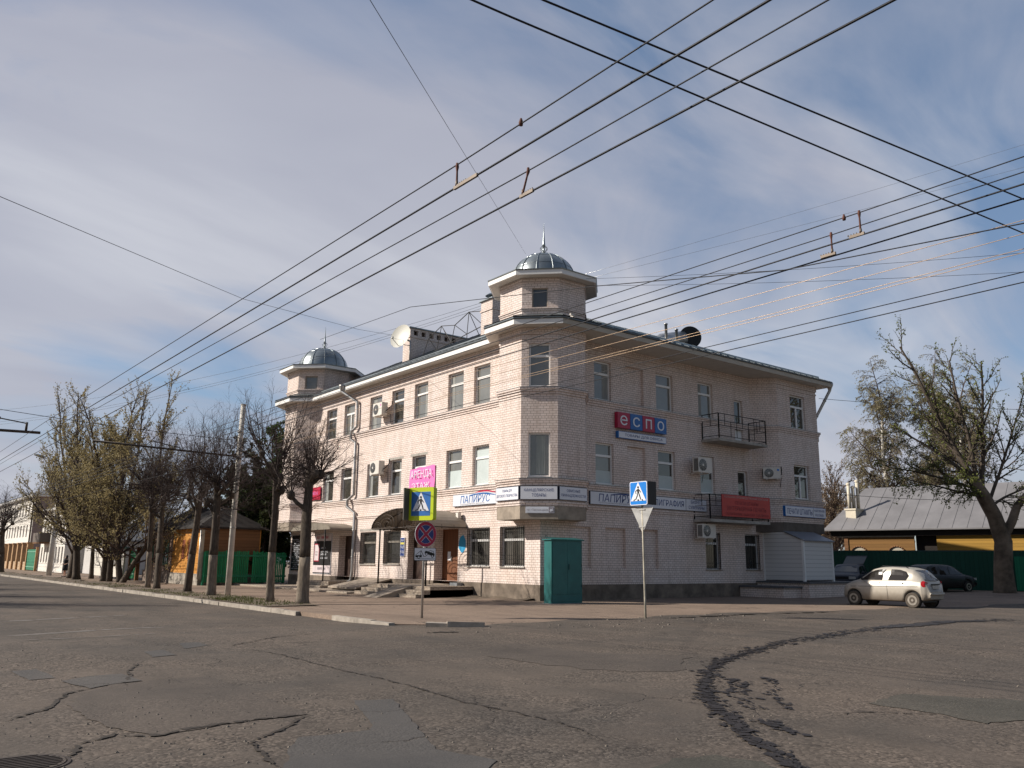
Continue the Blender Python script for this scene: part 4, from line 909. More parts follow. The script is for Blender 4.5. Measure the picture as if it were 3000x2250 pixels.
# flat-bellied canopy over the left entrance
m = MB(); A2c = arc(15.75, 20.9, 3.12, .42, 14)
for (ya, za), (yb_, zb_) in zip(A2c[:-1], A2c[1:]):
    m.face([(-1.5, ya, za), (0, ya, za), (0, yb_, zb_), (-1.5, yb_, zb_)], None, 0, True); m.face([(-1.5, ya, za-.04), (-1.5, yb_, zb_-.04), (0, yb_, zb_-.04), (0, ya, za-.04)], None, 0, True)
m.face([(-1.49, y, z) for y, z in A2c][::-1]); cn2 = m.build('entrance_canopy', CANOPY, BLD)
m = MB(); m.tube([(-1.45, 16.4, .1), (-1.45, 16.4, 3.2)], .04, 8); m.build('post', IRON, cn2)
# balconies
def balcony(x0, x1, y1, zs, zt, mid):
    m = MB(); m.box(x0, x1, y1, -.005, zs-.13, zs); bal = m.build('balcony', CONC_L, BLD)
    m = MB(); p = .02
    def bar(a, b_, r=.016): m.tube([a, b_], r, 4, 0, False)
    c0, c1, c2, c3 = (x0+.06, -.03), (x0+.06, y1+.06), (x1-.06, y1+.06), (x1-.06, -.03)
    for a, b_ in ((c0, c1), (c1, c2), (c2, c3)):
        for z, r in ((zt, .024), (zs+.12, .018), (zs+.62, .014), (zs+.86, .012)): bar((*a, z), (*b_, z), r)
        L = math.hypot(b_[0]-a[0], b_[1]-a[1]); k = max(2, int(L/.42))
        for i in range(k+1):
            t = i/k; x, y = a[0]+(b_[0]-a[0])*t, a[1]+(b_[1]-a[1])*t
            lo, hi = ((zs+.12, zt), (zs+.62, zt), (zs+.12, zs+.86))[i % 3] if 0 < i < k else (zs, zt)
            bar((x, y, lo), (x, y, hi), .03 if i in (0, k) else .015)
    m.build('railing', IRON, bal)
balcony(10.15, 13.95, -1.08, 7.40, 8.6, 1); balcony(9.35, 13.9, -1.02, 3.56, 4.70, 1)
# vestibule clad in white siding, on a brick terrace with a step
m = MB(); vx0, vx1, vy = 14.65, 17.15, -2.28
m.face([(vx0, 0, .78), (vx0, vy, .78), (vx0, vy, 2.72), (vx0, -1.3, 3.1), (vx0, 0, 3.1)][::-1]); m.face([(vx0, vy, .82), (vx1, vy, .82), (vx1, vy, 2.72), (vx0, vy, 2.72)]); m.face([(vx1, vy, .78), (vx1, 0, .78), (vx1, 0, 3.1), (vx1, -1.3, 3.1), (vx1, vy, 2.72)])
vs = m.build('vestibule', SIDING, BLD)
m = MB(); m.box(vx0-.03, vx0+.08, vy-.03, vy+.08, .7, 2.74); m.box(vx1-.08, vx1+.03, vy-.03, vy+.08, .7, 2.74); m.box(vx0-.03, vx0+.04, -.06, .0, .7, 3.1); m.build('corner_post', WHITE, vs)
m = MB(); m.face([(vx0-.08, vy-.1, 2.70), (vx1+.1, vy-.1, 2.70), (vx1+.1, -1.25, 3.16), (vx0-.08, -1.25, 3.16)]); m.face([(vx0-.08, vy-.1, 2.66), (vx0-.08, -1.25, 3.12), (vx1+.1, -1.25, 3.12), (vx1+.1, vy-.1, 2.66)]); m.face([(vx0-.08, vy-.1, 2.66), (vx1+.1, vy-.1, 2.66), (vx1+.1, vy-.1, 2.70), (vx0-.08, vy-.1, 2.70)]); m.build('shed_roof', pbr('blue_grey_sheet', (.16, .175, .21), .45, .3, .1, 2), vs)
m = MB(); panel(m, (12.6, 0, 0), (0, -1, 0), 2.45, -.2, .45, []); panel(m, (12.6, -2.45, 0), (1, 0, 0), 1.4, -.2, .45, []); panel(m, (14.0, 0, 0), (0, -1, 0), 2.9, -.2, .66, []); panel(m, (14.0, -2.9, 0), (1, 0, 0), 4.7, -.2, .66, []); panel(m, (18.7, -2.9, 0), (0, 1, 0), 2.9, -.2, .66, []); tr = m.build('terrace', BRICK, BLD)
m = MB(); m.box(13.9, 18.8, -3.0, -.03, .66, .74); m.box(12.5, 13.998, -2.55, -.03, .45, .53); m.build('terrace_top', pbr('dark_terrace', (.10, .10, .105), .8, 0, .2, 3), tr)
# entrance steps and ramp
m = MB(); yA, yB = 4.5, 9.9
def step(x0, x1, y0, y1, z0, z1): m.obox((0, 0, 0), (0, -1, 0), (-1, 0, 0), -y1, -y0, z0, z1, x1, x0)
for x, z in ((2.25, .45), (2.6, .30), (2.95, .13)): step(x, .032, yA-.1*(2.95-x), yB, -.35, z-.05) if False else step(x, .032, yA, yB, -.35, z)
st = m.build('entrance_steps', STEP, BLD)
m = MB(); m.face([(-2.2, 5.95, .47), (-2.2, 7.1, .47), (-4.1, 7.1, -.06), (-4.1, 5.95, -.06)][::-1]); m.face([(-2.2, 5.95, .47), (-4.1, 5.95, -.06), (-2.2, 5.95, -.1)]); m.face([(-2.2, 7.1, .47), (-2.2, 7.1, -.1), (-4.1, 7.1, -.06)]); m.build('ramp', CONC, st)
m = MB(); step(1.5, .032, 15.6, 18.2, -.3, .40); step(1.95, 1.5, 15.6, 18.2, -.3, .18); step(1.5, .6, 18.2, 19.6, -.3, .3); m.build('entrance_steps', STEP, BLD)
m = MB(); step(3.3, .032, 9.95, 24.4, -.3, .06); m.build('paved_edge', STEP, BLD)
m = MB(); O = [(-2.3, 11.2), (-.035, 11.2), (-.035, 14.6), (-2.3, 14.6)]
m.face([(-2.3, 11.0, .22), (-.04, 11.6, .62), (-.04, 14.2, .62), (-2.3, 14.0, .22)][::-1]); m.face([(-2.3, 11.0, .14), (-.04, 11.6, .54), (-.04, 14.2, .54), (-2.3, 14.0, .14)])
m.face([(-2.3, 11.0, .14), (-.04, 11.6, .54), (-.04, 11.6, .62), (-2.3, 11.0, .22)]); m.face([(-2.3, 14.0, .14), (-2.3, 11.0, .14), (-2.3, 11.0, .22), (-2.3, 14.0, .22)])
step(2.1, .04, 11.7, 13.9, -.2, .16); m.build('cellar_hatch', CONC, BLD)
# downpipes and roof drainage
def pipe(pts, r, funnel=None):
    m = MB(); m.tube(pts, r, 10)
    if funnel: x, y, z = funnel; m.lathe([(r, -.28), (r+.02, -.2), (.2, 0.02), (.2, .12), (.17, .12), (.05, -.1)], (x, y, z), 10)
    for a, b_ in zip(pts[:-1], pts[1:]):
        d = Vector(b_)-Vector(a)
        if d.length > 1.5:
            for t in (.3, .75): q = Vector(a)+d*t; m.tube([q-d.normalized()*.02, q+d.normalized()*.02], r*1.22, 10)
    return m.build('downpipe', PIPE, BLD)
pipe([(-.62, 17.0, 11.2), (-.62, 17.0, 10.95), (-.14, 15.95, 10.25), (-.12, 15.9, 8.85), (-.24, 16.35, 8.6), (-.24, 16.35, 8.15), (-.14, 15.95, 7.95), (-.12, 15.9, 5.05), (-.26, 16.35, 4.75), (-.26, 16.35, 4.4), (-.12, 15.7, 4.05), (-.12, 15.66, .9), (-.14, 15.72, .45), (-.5, 16.2, .12)], .085, (-.62, 17.0, 11.22))
pipe([(19.32, -1.45, 11.15), (19.32, -1.45, 10.85), (18.78, -.6, 9.0), (18.78, -.6, 8.65), (18.95, -.75, 8.45), (18.95, -.75, 8.1), (18.76, -.6, 7.9), (18.76, -.6, .3)], .08, (19.32, -1.45, 11.12))

# ------------------------------------------------------------------ signs on the walls
def facade_sign(name, O, u, a0, a1, z0, z1, label, cat='sign', d=0.09, front=None, edge=None, off=0.0, group=None):
    """box sign on a wall; returns (object, placer) where placer gives the point at (a, z) on its face"""
    O, u = Vector(O), Vector(u).normalized(); n = onorm(u); m = MB()
    m.obox(O, u, n, a0, a1, z0, z1, off, off+d)
    loc = O+u*((a0+a1)/2)+ZV*((z0+z1)/2)+n*off
    o = m.build(name, edge or SIGNF, None, loc); tag(o, label, cat, group)
    q = MB(); e = 0.02; q.obox(O, u, n, a0+e, a1-e, z0+e, z1-e, off+d, off+d+.004); q.build('face', front or SIGNW, o)
    return o, (lambda a, z: O+u*a+n*(off+d+.005)+ZV*z), u
def put(sg, txt, a, z, w, h, mat=NAVY, bold=.02, shear=0, name='lettering'):
    o, P, u = sg; return lettering(o, txt, P(a, z), u, ZV, w, h, mat, bold, shear, name)
def swoosh(sg, a0, a1, z, amp, th, mat, name='swoosh', lift=.012, ph=0.0):
    o, P, u = sg; m = MB(); n = onorm(u); pts = []
    for i in range(15):
        t = i/14; zz_ = z+amp*math.sin((t*1.25-.12)*PI+ph)-.08*t; w = th*(math.sin(PI*min(1, t*1.02))**.6+.05); pts.append((a0+(a1-a0)*t, zz_, w))
    for (a, z_, w), (b_, z2, w2) in zip(pts[:-1], pts[1:]): m.face([P(a, z_-w/2)+n*lift, P(b_, z2-w2/2)+n*lift, P(b_, z2+w2/2)+n*lift, P(a, z_+w/2)+n*lift])
    m.build(name, mat, o)
sg = facade_sign('shop_sign', OL, UL, LY-6.17, LY-2.75, 3.95, 4.49, 'white stationery sign with a red and blue flag ribbon left of the corner turret')
a0 = LY-6.17
put(sg, 'ПАПИРУС', a0+1.75, 4.24, 2.25, .34, SBLUE, .035, .12); put(sg, 'СЕТЬ КАНЦЕЛЯРСКИХ МАГАЗИНОВ', a0+1.55, 4.02, 1.85, .055, GREYPR, .005)
swoosh(sg, a0+1.3, a0+3.4, 4.42, .07, .06, SBLUE); swoosh(sg, a0+1.75, a0+3.42, 4.52, .06, .07, SRED, 'swoosh', .014); swoosh(sg, a0+1.6, a0+3.4, 4.475, .06, .04, SIGNW, 'swoosh', .013)
V1_, V2_ = Vector((*P1[3], 0)), Vector((*P1[4], 0))
sg = facade_sign('shop_sign', (*P1[2], 0), (0, -1, 0), 0.0, 1.5, 3.93, 4.47, 'small white sign panel with navy words on the left face of the corner turret')
put(sg, 'ТОВАРЫ ДЛЯ', .75, 4.31, .62, .12, NAVY, .03); put(sg, 'ДЕТСКОГО ТВОРЧЕСТВА', .75, 4.11, 1.36, .13, NAVY, .03)
p, u = seg(P1, 3)
sg = facade_sign('shop_sign', p, u, 0.0, LC, 3.93, 4.47, 'wide white sign panel with two bold navy words on the cut corner of the turret')
put(sg, 'КАНЦЕЛЯРСКИЕ', LC/2, 4.30, 1.18, .14, NAVY, .04); put(sg, 'ТОВАРЫ', LC/2, 4.11, .56, .13, NAVY, .04)
sg = facade_sign('shop_sign', (*P1[4], 0), (1, 0, 0), 0.0, 1.5, 3.93, 4.47, 'small white sign panel with navy words on the shaded right face of the corner turret')
put(sg, 'ОФИСНЫЕ', .75, 4.31, .72, .12, NAVY, .03); put(sg, 'ПРИНАДЛЕЖНОСТИ', .75, 4.11, 1.3, .13, NAVY, .03)
sg = facade_sign('shop_sign', OR_, UR, 2.66, 10.25, 3.93, 4.49, 'very long white sign running along the shaded wall above the bricked-up windows')
put(sg, 'ПАПИРУС', 4.3, 4.24, 2.3, .34, NAVY, .035, .12); put(sg, 'СЕТЬ КАНЦЕЛЯРСКИХ МАГАЗИНОВ', 4.1, 4.02, 1.85, .055, GREYPR, .005); put(sg, 'ПОЛИГРАФИЯ', 7.35, 4.22, 2.5, .30, NAVY, .04)
put(sg, 'БИЗНЕС', 9.5, 4.35, .78, .15, NAVY, .035); put(sg, 'СУВЕНИРЫ', 9.5, 4.10, 1.12, .15, NAVY, .035)
swoosh(sg, 3.9, 5.7, 4.42, .06, .05, NAVY); m = MB(); m.obox(OR_, UR, onorm(UR), 8.74, 8.76, 3.95, 4.47, .09, .1); m.build('divider', SIGNF, sg[0])
sg = facade_sign('shop_sign', (15.07, -.97, 0), UR, .02, 3.62, 3.92, 4.44, 'blue edged white sign for stamps and outdoor advertising on the far end bay', 'sign', .14, None, SBLUE)
put(sg, 'ПЕЧАТИ ШТАМПЫ', 1.28, 4.18, 2.2, .28, NAVY, .035); put(sg, 'НАРУЖНАЯ', 3.02, 4.29, .92, .14, NAVY, .03); put(sg, 'РЕКЛАМА', 3.02, 4.07, .76, .14, NAVY, .03)
m = MB(); m.obox((15.07, -.97, 0), UR, onorm(UR), 2.47, 2.49, 3.95, 4.41, .14, .15); m.build('divider', SIGNF, sg[0])
# letter cubes and strip below
t = thing('office_supplies_sign', (5.8, 0, 7.1), 'four red and blue letter cubes over a white strip sign on the shaded wall', 'sign')
for i, (ch, c) in enumerate(zip('еспо', (PINKRED, SBLUE, PINKRED, SBLUE))):
    a = 4.24+i*.80; m = MB(); m.obox(OR_, UR, onorm(UR), a, a+.77, 7.36, 8.06, .02, .22); q = m.build('letter_cube', c, t); bv = q.modifiers.new('bevel', 'BEVEL'); bv.width = .07; bv.segments = 3
    lettering(q, ch, (a+.385, -.222, 7.71), (1, 0, 0), ZV, .45 if ch != 'п' else .40, .44, SIGNW, .05, 0, 'letter', .004)
m = MB(); m.obox(OR_, UR, onorm(UR), 4.3, 7.44, 6.92, 7.22, .02, .16); q = m.build('strip', SBLUE, t)
m = MB(); m.obox(OR_, UR, onorm(UR), 4.36, 7.42, 6.94, 7.2, .16, .165); f_ = m.build('strip_face', SIGNW, q)
lettering(q, 'ТОВАРЫ ДЛЯ ОФИСА', (5.95, -.166, 7.07), (1, 0, 0), ZV, 2.45, .15, NAVY, .008, 0, 'lettering')
# rent banner
m = MB(); NX, NZ = 10, 6; O = Vector((-.05, 10.12, 4.86))
gv = [(-.05-.03*math.sin(i*.9+j*.6)-.02*math.sin(i*2.1), 10.12-2.3*i/NX, 4.86+1.12*j/NZ+(.07*(i/NX)-.02*math.sin(i*1.3)*(j/NZ))) for j in range(NZ+1) for i in range(NX+1)]
m.mesh(gv, [(j*(NX+1)+i, j*(NX+1)+i+1, (j+1)*(NX+1)+i+1, (j+1)*(NX+1)+i) for j in range(NZ) for i in range(NX)], 0, True)
bn = m.build('rent_banner', PINK, None, (-.05, 8.97, 5.4)); tag(bn, 'wrinkled pink cloth banner with white words hung below a second floor window', 'banner')
lettering(bn, 'АРЕНДА', (-.12, 8.97, 5.65), (0, -1, 0), ZV, 1.95, .44, SIGNW, .05, .0, 'lettering'); lettering(bn, '2-3 ЭТАЖ', (-.12, 9.0, 5.12), (0, -1, 0), ZV, 1.6, .27, SIGNW, .04, 0, 'lettering')
# red banner on the lower balcony
sg = facade_sign('print_shop_banner', OR_, UR, 10.15, 13.9, 3.70, 4.74, 'faded red print shop banner tied to the front of the lower balcony', 'banner', .03, REDB, DKRED, 1.03)
put(sg, 'РЕКЛАМНО-ПРОИЗВОДСТВЕННАЯ КОМПАНИЯ', 12.05, 4.62, 3.4, .11, pbr('faded_white_print', (.55, .40, .38), .6), .015); put(sg, 'ПЕЧАТИ ШТАМПЫ', 12.05, 4.37, 1.75, .17, DKRED, .02); put(sg, 'ИНТЕРЬЕРНАЯ ПЕЧАТЬ', 12.05, 4.11, 3.0, .20, DKRED, .03); put(sg, 'ПОЛИГРАФИЯ  ВЫВЕСКИ  ТАБЛИЧКИ', 12.05, 3.84, 3.3, .14, DKRED, .01)
# street name plate
p, u = seg(P1, 3); n = onorm(u)
sg = facade_sign('street_name_plate', p, u, .22, 1.36, 3.40, 3.655, 'long white street name plate with a grey crest on the concrete corbel', 'street sign', .02, SIGNW, SIGNW, .035)
put(sg, 'пр-т', .37, 3.52, .2, .06, GREYPR, .0); put(sg, 'Текстильщиков', .80, 3.525, .62, .10, GREYPR, .012)
m = MB(); P = sg[1]; m.obox(p, u, n, 1.14, 1.345, 3.42, 3.64, .059, .062); cr = m.build('crest', GREYPR, sg[0])
m = MB(); m.prism([(-.07, -.02), (-.03, .04), (.02, .03), (.07, .07), (.05, .0), (.08, -.05), (.02, -.04), (-.02, -.08), (-.05, -.05)], p+u*1.243+n*.062+ZV*3.53, u, ZV, .003); m.build('crest_figure', SIGNW, cr)
# opening hours board
sg = facade_sign('opening_hours_board', OL, UL, LY-10.78, LY-10.38, 1.72, 2.64, 'narrow blue opening hours board with a yellow band beside the barred window', 'sign', .06, NAVY, SIGNW)
o, P, u = sg; m = MB(); m.obox(OL, UL, onorm(UL), LY-10.75, LY-10.41, 2.30, 2.40, .064, .07); m.build('band', YELL, o)
lettering(o, 'РЕЖИМ', P(LY-10.58, 2.5), u, ZV, .28, .08, SIGNW, .02, 0, 'lettering'); lettering(o, '9-18', P(LY-10.58, 2.17), u, ZV, .28, .15, SIGNW, .03, .1, 'lettering'); lettering(o, '9-16', P(LY-10.58, 1.94), u, ZV, .28, .15, SIGNW, .03, .1, 'lettering')
# posters by the left entrance: the print is too small to read, so it is set as rows of strokes
def strokes(o, P, u, rows, mat, seed):
    r = random.Random(seed); m = MB(); n = onorm(u)
    for a0, a1, z, h in rows:
        x = a0
        while x < a1-.03:
            w = r.uniform(.025, .07); k = r.random()
            if k > .14:
                for t in (x, x+w*.7): m.obox(Vector(), u, n, 0, 0, 0, 0, 0, 0) if False else m.face([P(t, z-h/2)+n*.004, P(t+w*.25, z-h/2)+n*.004, P(t+w*.25, z+h/2)+n*.004, P(t, z+h/2)+n*.004])
                zz_ = z+r.choice((-.4, 0, .4))*h; m.face([P(x, zz_-h*.1)+n*.005, P(x+w, zz_-h*.1)+n*.005, P(x+w, zz_+h*.1)+n*.005, P(x, zz_+h*.1)+n*.005])
            x += w*1.35
    return m.build('lettering', mat, o)
sg = facade_sign('clinic_poster', OL, UL, LY-20.75, LY-18.45, .72, 3.0, 'big black poster with white bands top and bottom on the wall by the left entrance', 'poster', .04, BLACKB, SIGNW)
o, P, u = sg; e = LY-20.75
for z0, z1 in ((2.58, 2.97), (.80, 1.2)):
    m = MB(); m.obox(OL, UL, onorm(UL), e+.03, e+2.27, z0, z1, .045, .05); m.build('white_band', pbr('poster_white', (.62, .54, .55), .6, 0, .2, 1.6, 0, .2, (8, 8, .5)) if 'poster_white' not in MATS else MATS['poster_white'], o)
m = MB(); m.obox(OL, UL, onorm(UL), e+.12, e+.75, 1.42, 2.42, .045, .05); m.build('inset', SRED, o)
m = MB(); m.obox(OL, UL, onorm(UL), e+.16, e+.71, 1.47, 2.37, .05, .055); m.build('inset', MATS['poster_white'], o)
PP = lambda a, z: P(a, z)+Vector((-.006, 0, 0))
strokes(o, PP, u, [(e+.4, e+1.85, 2.78, .15)], SRED, 1); strokes(o, PP, u, [(e+1.0, e+1.6, 2.18, .09), (e+1.0, e+1.95, 1.98, .10), (e+1.0, e+1.75, 1.82, .10), (e+1.0, e+1.9, 1.62, .10)], SIGNW, 2); strokes(o, PP, u, [(e+.28, e+.6, 1.95, .1), (e+.28, e+.6, 1.80, .1)], BLACKB, 3); strokes(o, PP, u, [(e+.6, e+1.7, 1.02, .14)], GREYPR, 4)
sg = facade_sign('price_board', OL, UL, LY-23.9, LY-22.5, .85, 2.95, 'tall black board with white lines of text at the far end of the street wall', 'sign', .05, BLACKB, BLACKB)
o, P, u = sg; e = LY-23.9; strokes(o, P, u, [(e+.35-.2*(k % 3 == 0), e+1.0+.25*(k % 2), 2.7-k*.115, .055) for k in range(16)], SIGNW, 9)
m = MB(); m.obox(OL, UL, onorm(UL), LY-21.6, LY-20.2, 5.0, 5.75, .05, .1); o = m.build('small_banner', SRED, None, (-.05, 20.9, 5.35)); tag(o, 'small crimson banner on the upper wall behind the bare branches', 'banner')
strokes(o, (lambda a, z: Vector((-.101, LY-a, z))), Vector(UL), [(LY-21.4, LY-20.5, 5.4, .2)], PINK, 6)

# ------------------------------------------------------------------ air conditioners, dish, roof kit
def ac_unit(loc, rz, label, w=.85, h=.62, d=.32, stand=.12, logo=None, group='air conditioners on the walls'):
    t = thing('air_conditioner', loc, label, 'air conditioner', group, rz, True)     # local -Y looks away from the wall
    m = MB(); m.box(-w/2, w/2, -stand-d, -stand, 0, h); o = m.build('casing', ACW, t); b = o.modifiers.new('bevel', 'BEVEL'); b.width = .015; b.segments = 2
    fx = -w*.17; r = h*.40
    m = MB(); m.disc((fx, -stand-d-.006, h*.5), (0, -1, 0), 0, r, 0, 28); m.build('fan_grille', ACD, t)
    m = MB()
    for k in range(1, 5): m.tube([(fx+r*k/4.6*math.cos(a), -stand-d-.012, h*.5+r*k/4.6*math.sin(a)) for a in lin(0, 2*PI, 25)], .006, 4, 0, False, False)
    for k in range(6): a = PI*k/6; m.tube([(fx-r*math.cos(a), -stand-d-.014, h*.5-r*math.sin(a)), (fx+r*math.cos(a), -stand-d-.014, h*.5+r*math.sin(a))], .005, 4, 0, False, False)
    m.build('guard', ALU, t)
    m = MB(); m.disc((fx, -stand-d-.02, h*.5), (0, -1, 0), 0, r*.2, 0, 14); m.build('hub', ACW, t)
    m = MB()
    for i in range(5): m.box(-w/2-.004, -w/2+.001, -stand-d+.03+i*.052, -stand-d+.065+i*.052, .06, h-.06)
    m.build('side_vents', ACD, t)
    for sx in (-1, 1):
        m = MB(); m.box(sx*w*.3-.02, sx*w*.3+.02, -stand-d-.02, 0, -.045, -.005); m.box(sx*w*.3-.02, sx*w*.3+.02, -.03, 0, -.045, .35); m.build('bracket', ACW, t)
    m = MB(); m.tube([(w/2, -stand-.1, h*.35), (w/2+.09, -stand-.05, h*.4), (w/2+.12, -.03, h*.8), (w/2+.12, -.02, h*1.15)], .025, 6); m.tube([(w/2, -stand-.15, h*.25), (w/2+.1, -.06, .05), (w/2+.02, -.02, -.4)], .014, 5); m.build('hose', IRON, t)
    if logo: m = MB(); m.disc((w*.36, -stand-d-.006, h*.78), (0, -1, 0), 0, .055, 0, 16); m.build('badge', logo, t)
    return t
ac_unit((0, 12.85, 9.02), R(-90), 'white air conditioner with a round pink badge high on the sunlit wall', .95, .68, .34, .22, PINK)
ac_unit((0, 12.9, 5.92), R(-90), 'white air conditioner on the sunlit wall one floor below the badged one', .95, .68, .34, .22)
ac_unit((9.55, 0, 5.72), 0, 'boxy white air conditioner between two windows left of the red banner', .95, .7, .36, .3)
ac_unit((9.7, 0, 2.70), 0, 'low white air conditioner on the shaded wall just under the long white sign', .95, .64, .34, .3)
ac_unit((14.7, -.62, 5.75), R(-45), 'small white air conditioner with a blue badge on the slanted bay wall', .85, .56, .3, .12, SBLUE2)
t = thing('satellite_dish', (1.15, 12.6, zl(1.15, 0)), 'large cream satellite dish on a pole beside the slotted chimney', 'satellite dish', None, 0, True)
nd = Vector((-.93, -.28, .24)).normalized(); c0 = Vector((-.55, 0, 1.3)); ax = nd.orthogonal().normalized(); ay = nd.cross(ax); m = MB(); rings = []
for r_ in lin(0.001, .70, 8): rings.append([c0+nd*(r_*r_*.26)+(ax*math.cos(a)+ay*math.sin(a))*r_ for a in lin(0, 2*PI, 33)[:-1]])
for q0, q1 in zip(rings[:-1], rings[1:]):
    for k in range(32): k2 = (k+1) % 32; m.face([q0[k], q1[k], q1[k2], q0[k2]], None, 0, True)
m.build('reflector', DISHM, t)
m = MB(); m.tube([(0, 0, -.1), (0, 0, 1.2)], .04, 8); m.tube([(0, 0, 1.15), c0], .05, 8); m.tube([(0, 0, .9), c0-nd*.02-ZV*.4], .02, 6); m.build('mast', STEEL, t)
m = MB(); fe = c0+nd*.75-ZV*.42; m.tube([c0-ZV*.64+nd*.14, fe], .018, 6); m.tube([fe, fe+ZV*.1-nd*.05], .05, 8); m.tube([fe, c0+ax*.3], .008, 4); m.build('feed_arm', STEEL, t)
t = thing('roof_truss', (3.2, 11, zl(3.2, 0)), 'long open lattice frame of thin dark steel lying between the roof chimneys', 'steel frame'); m = MB()
tp = [(3.2, 8.6+k*1.35, 14.55-.1*k+.35*(k % 2 == 1)) for k in range(5)]; bt = [(3.2, 8.6+k*1.5, 13.75-.16*k) for k in range(5)]
for P_ in (tp, bt): m.tube(P_, .025, 4, 0, False)
for a, b_ in zip(tp, bt): m.tube([a, b_], .02, 4, 0, False)
for a, b_ in zip(tp[1:], bt[:-1]): m.tube([a, b_], .02, 4, 0, False)
for k in (1, 3): m.tube([tp[k], (4.2, tp[k][1]+.3, 13.6)], .02, 4, 0, False); m.tube([bt[k], (bt[k][0], bt[k][1], 13.0)], .02, 4, 0, False)
m.build('lattice', IRON, t)
t = thing('roof_fan', (11.5, 2.3, zr(11.5, 2.3)), 'big round ventilation duct with a dark open mouth on the right roof slope', 'ventilator', None, 0, True)
ad = Vector((-.55, -.83, .0)).normalized(); b1 = Vector((.75, -.1, .38))
m = MB(); m.tube([b1-ad*.55, b1-ad*.02], [.56, .58], 24); m.build('drum', BLACKP, t)
m = MB(); m.disc(b1, ad, .40, .60, .03, 30); m.build('mouth', BLACKP, t)
m = MB(); m.disc(b1-ad*.02+RT*-.12, ad, .36, .40, .02, 30); m.build('rim', ALU, t)
m = MB(); m.tube([(-1.75, .55, -.30), (-.9, .5, .05), (.55, .32, .30)], [.16, .34, .46], 18); m.build('duct', ALU, t)
m = MB(); m.box(-.3, 1.3, -.1, .9, -.6, -.05); m.build('plinth', ZINC, t)
for x, z, lab in ((9.75, .75, 'taller thin metal vent pipe on the right roof slope'), (10.55, .6, 'shorter thin metal vent pipe next to the round duct')):
    m = MB(); m.lathe([(.075, -.2), (.075, z), (.1, z), (.1, z+.06), (0.01, z+.08)], (0, 0, 0), 10); o = m.build('vent_pipe', STEEL, None, (0, 0, 0)); o.location = (x, 1.7, zr(x, 1.7)); tag(o, lab, 'vent pipe', 'vent pipes on the roof')
t = thing('floodlight', (0, 5.52, 3.4), 'small white floodlight on the sunlit wall right of the canopy', 'lamp'); m = MB(); m.box(-.28, -.12, 5.44, 5.62, 3.38, 3.66); m.build('housing', ACW, t); m = MB(); m.box(-.12, 0, 5.5, 5.56, 3.48, 3.54); m.build('arm', IRON, t)
t = thing('meter_box', (-.1, 5.55, .2), 'grey metal meter box on short legs at the foot of the sunlit wall', 'meter box'); m = MB(); m.box(-.38, -.06, 5.25, 5.82, .12, .58); m.build('box', pbr('blue_grey_box', (.22, .235, .25), .5, .3, .15, 3), t)
for y in (5.3, 5.78): m = MB(); m.box(-.3, -.26, y-.02, y+.02, -.05, .12); m.build('leg', STEEL, t)
# camera-like junction boxes by the turret eave
t = thing('security_camera', (.5, -1.55, 11.3), 'two small white security cameras on the edge of the turret roof', 'camera'); m = MB(); m.box(.3, .42, -1.68, -1.5, 11.31, 11.4); m.tube([(.3, -1.7, 11.38), (.05, -1.78, 11.36)], .045, 8); m.build('housing', ACW, t)

# ------------------------------------------------------------------ street furniture
t = thing('electrical_cabinet', (-.27, -1.7, 0), 'tall teal steel electrical cabinet with two doors standing at the building corner', 'cabinet')
m = MB(); m.box(-1.04, .5, -1.9, -1.48, .02, 2.36); o = m.build('body', TEAL, t)
m = MB(); m.face([(-1.1, -1.96, 2.37), (.56, -1.96, 2.37), (.56, -1.42, 2.44), (-1.1, -1.42, 2.44)]); m.box(-1.1, .56, -1.96, -1.42, 2.33, 2.37); m.build('roof', TEAL, t)
for x0, x1 in ((-1.0, -.275), (-.265, .46)):
    m = MB(); m.box(x0, x1, -1.925, -1.9, .36, 2.27); d_ = m.build('door', TEAL, t); b = d_.modifiers.new('bevel', 'BEVEL'); b.width = .006
    if x0 > -.5: q = MB(); q.box(-.21, -.17, -1.95, -1.925, 1.25, 1.45); q.build('handle', TEALD, d_)
    for z in (.6, 1.35, 2.05): q = MB(); q.box(x0+.0 if x0 < -.5 else x1-.02, (x0+.02) if x0 < -.5 else x1, -1.94, -1.925, z, z+.12); q.build('hinge', TEALD, d_)
m = MB(); m.box(-1.0, .46, -1.915, -1.9, .08, .33); m.build('kick_panel', TEAL, t)
m = MB(); m.box(-1.12, .58, -1.98, -1.4, -.12, .02); m.build('footing', CONC_L, t)
m = MB(); m.tube([(-1.0, -1.5, 2.43), (-1.0, -1.5, 2.5), (-.92, -1.5, 2.5), (-.92, -1.5, 2.43)], .012, 5); m.build('lifting_eye', TEALD, t)
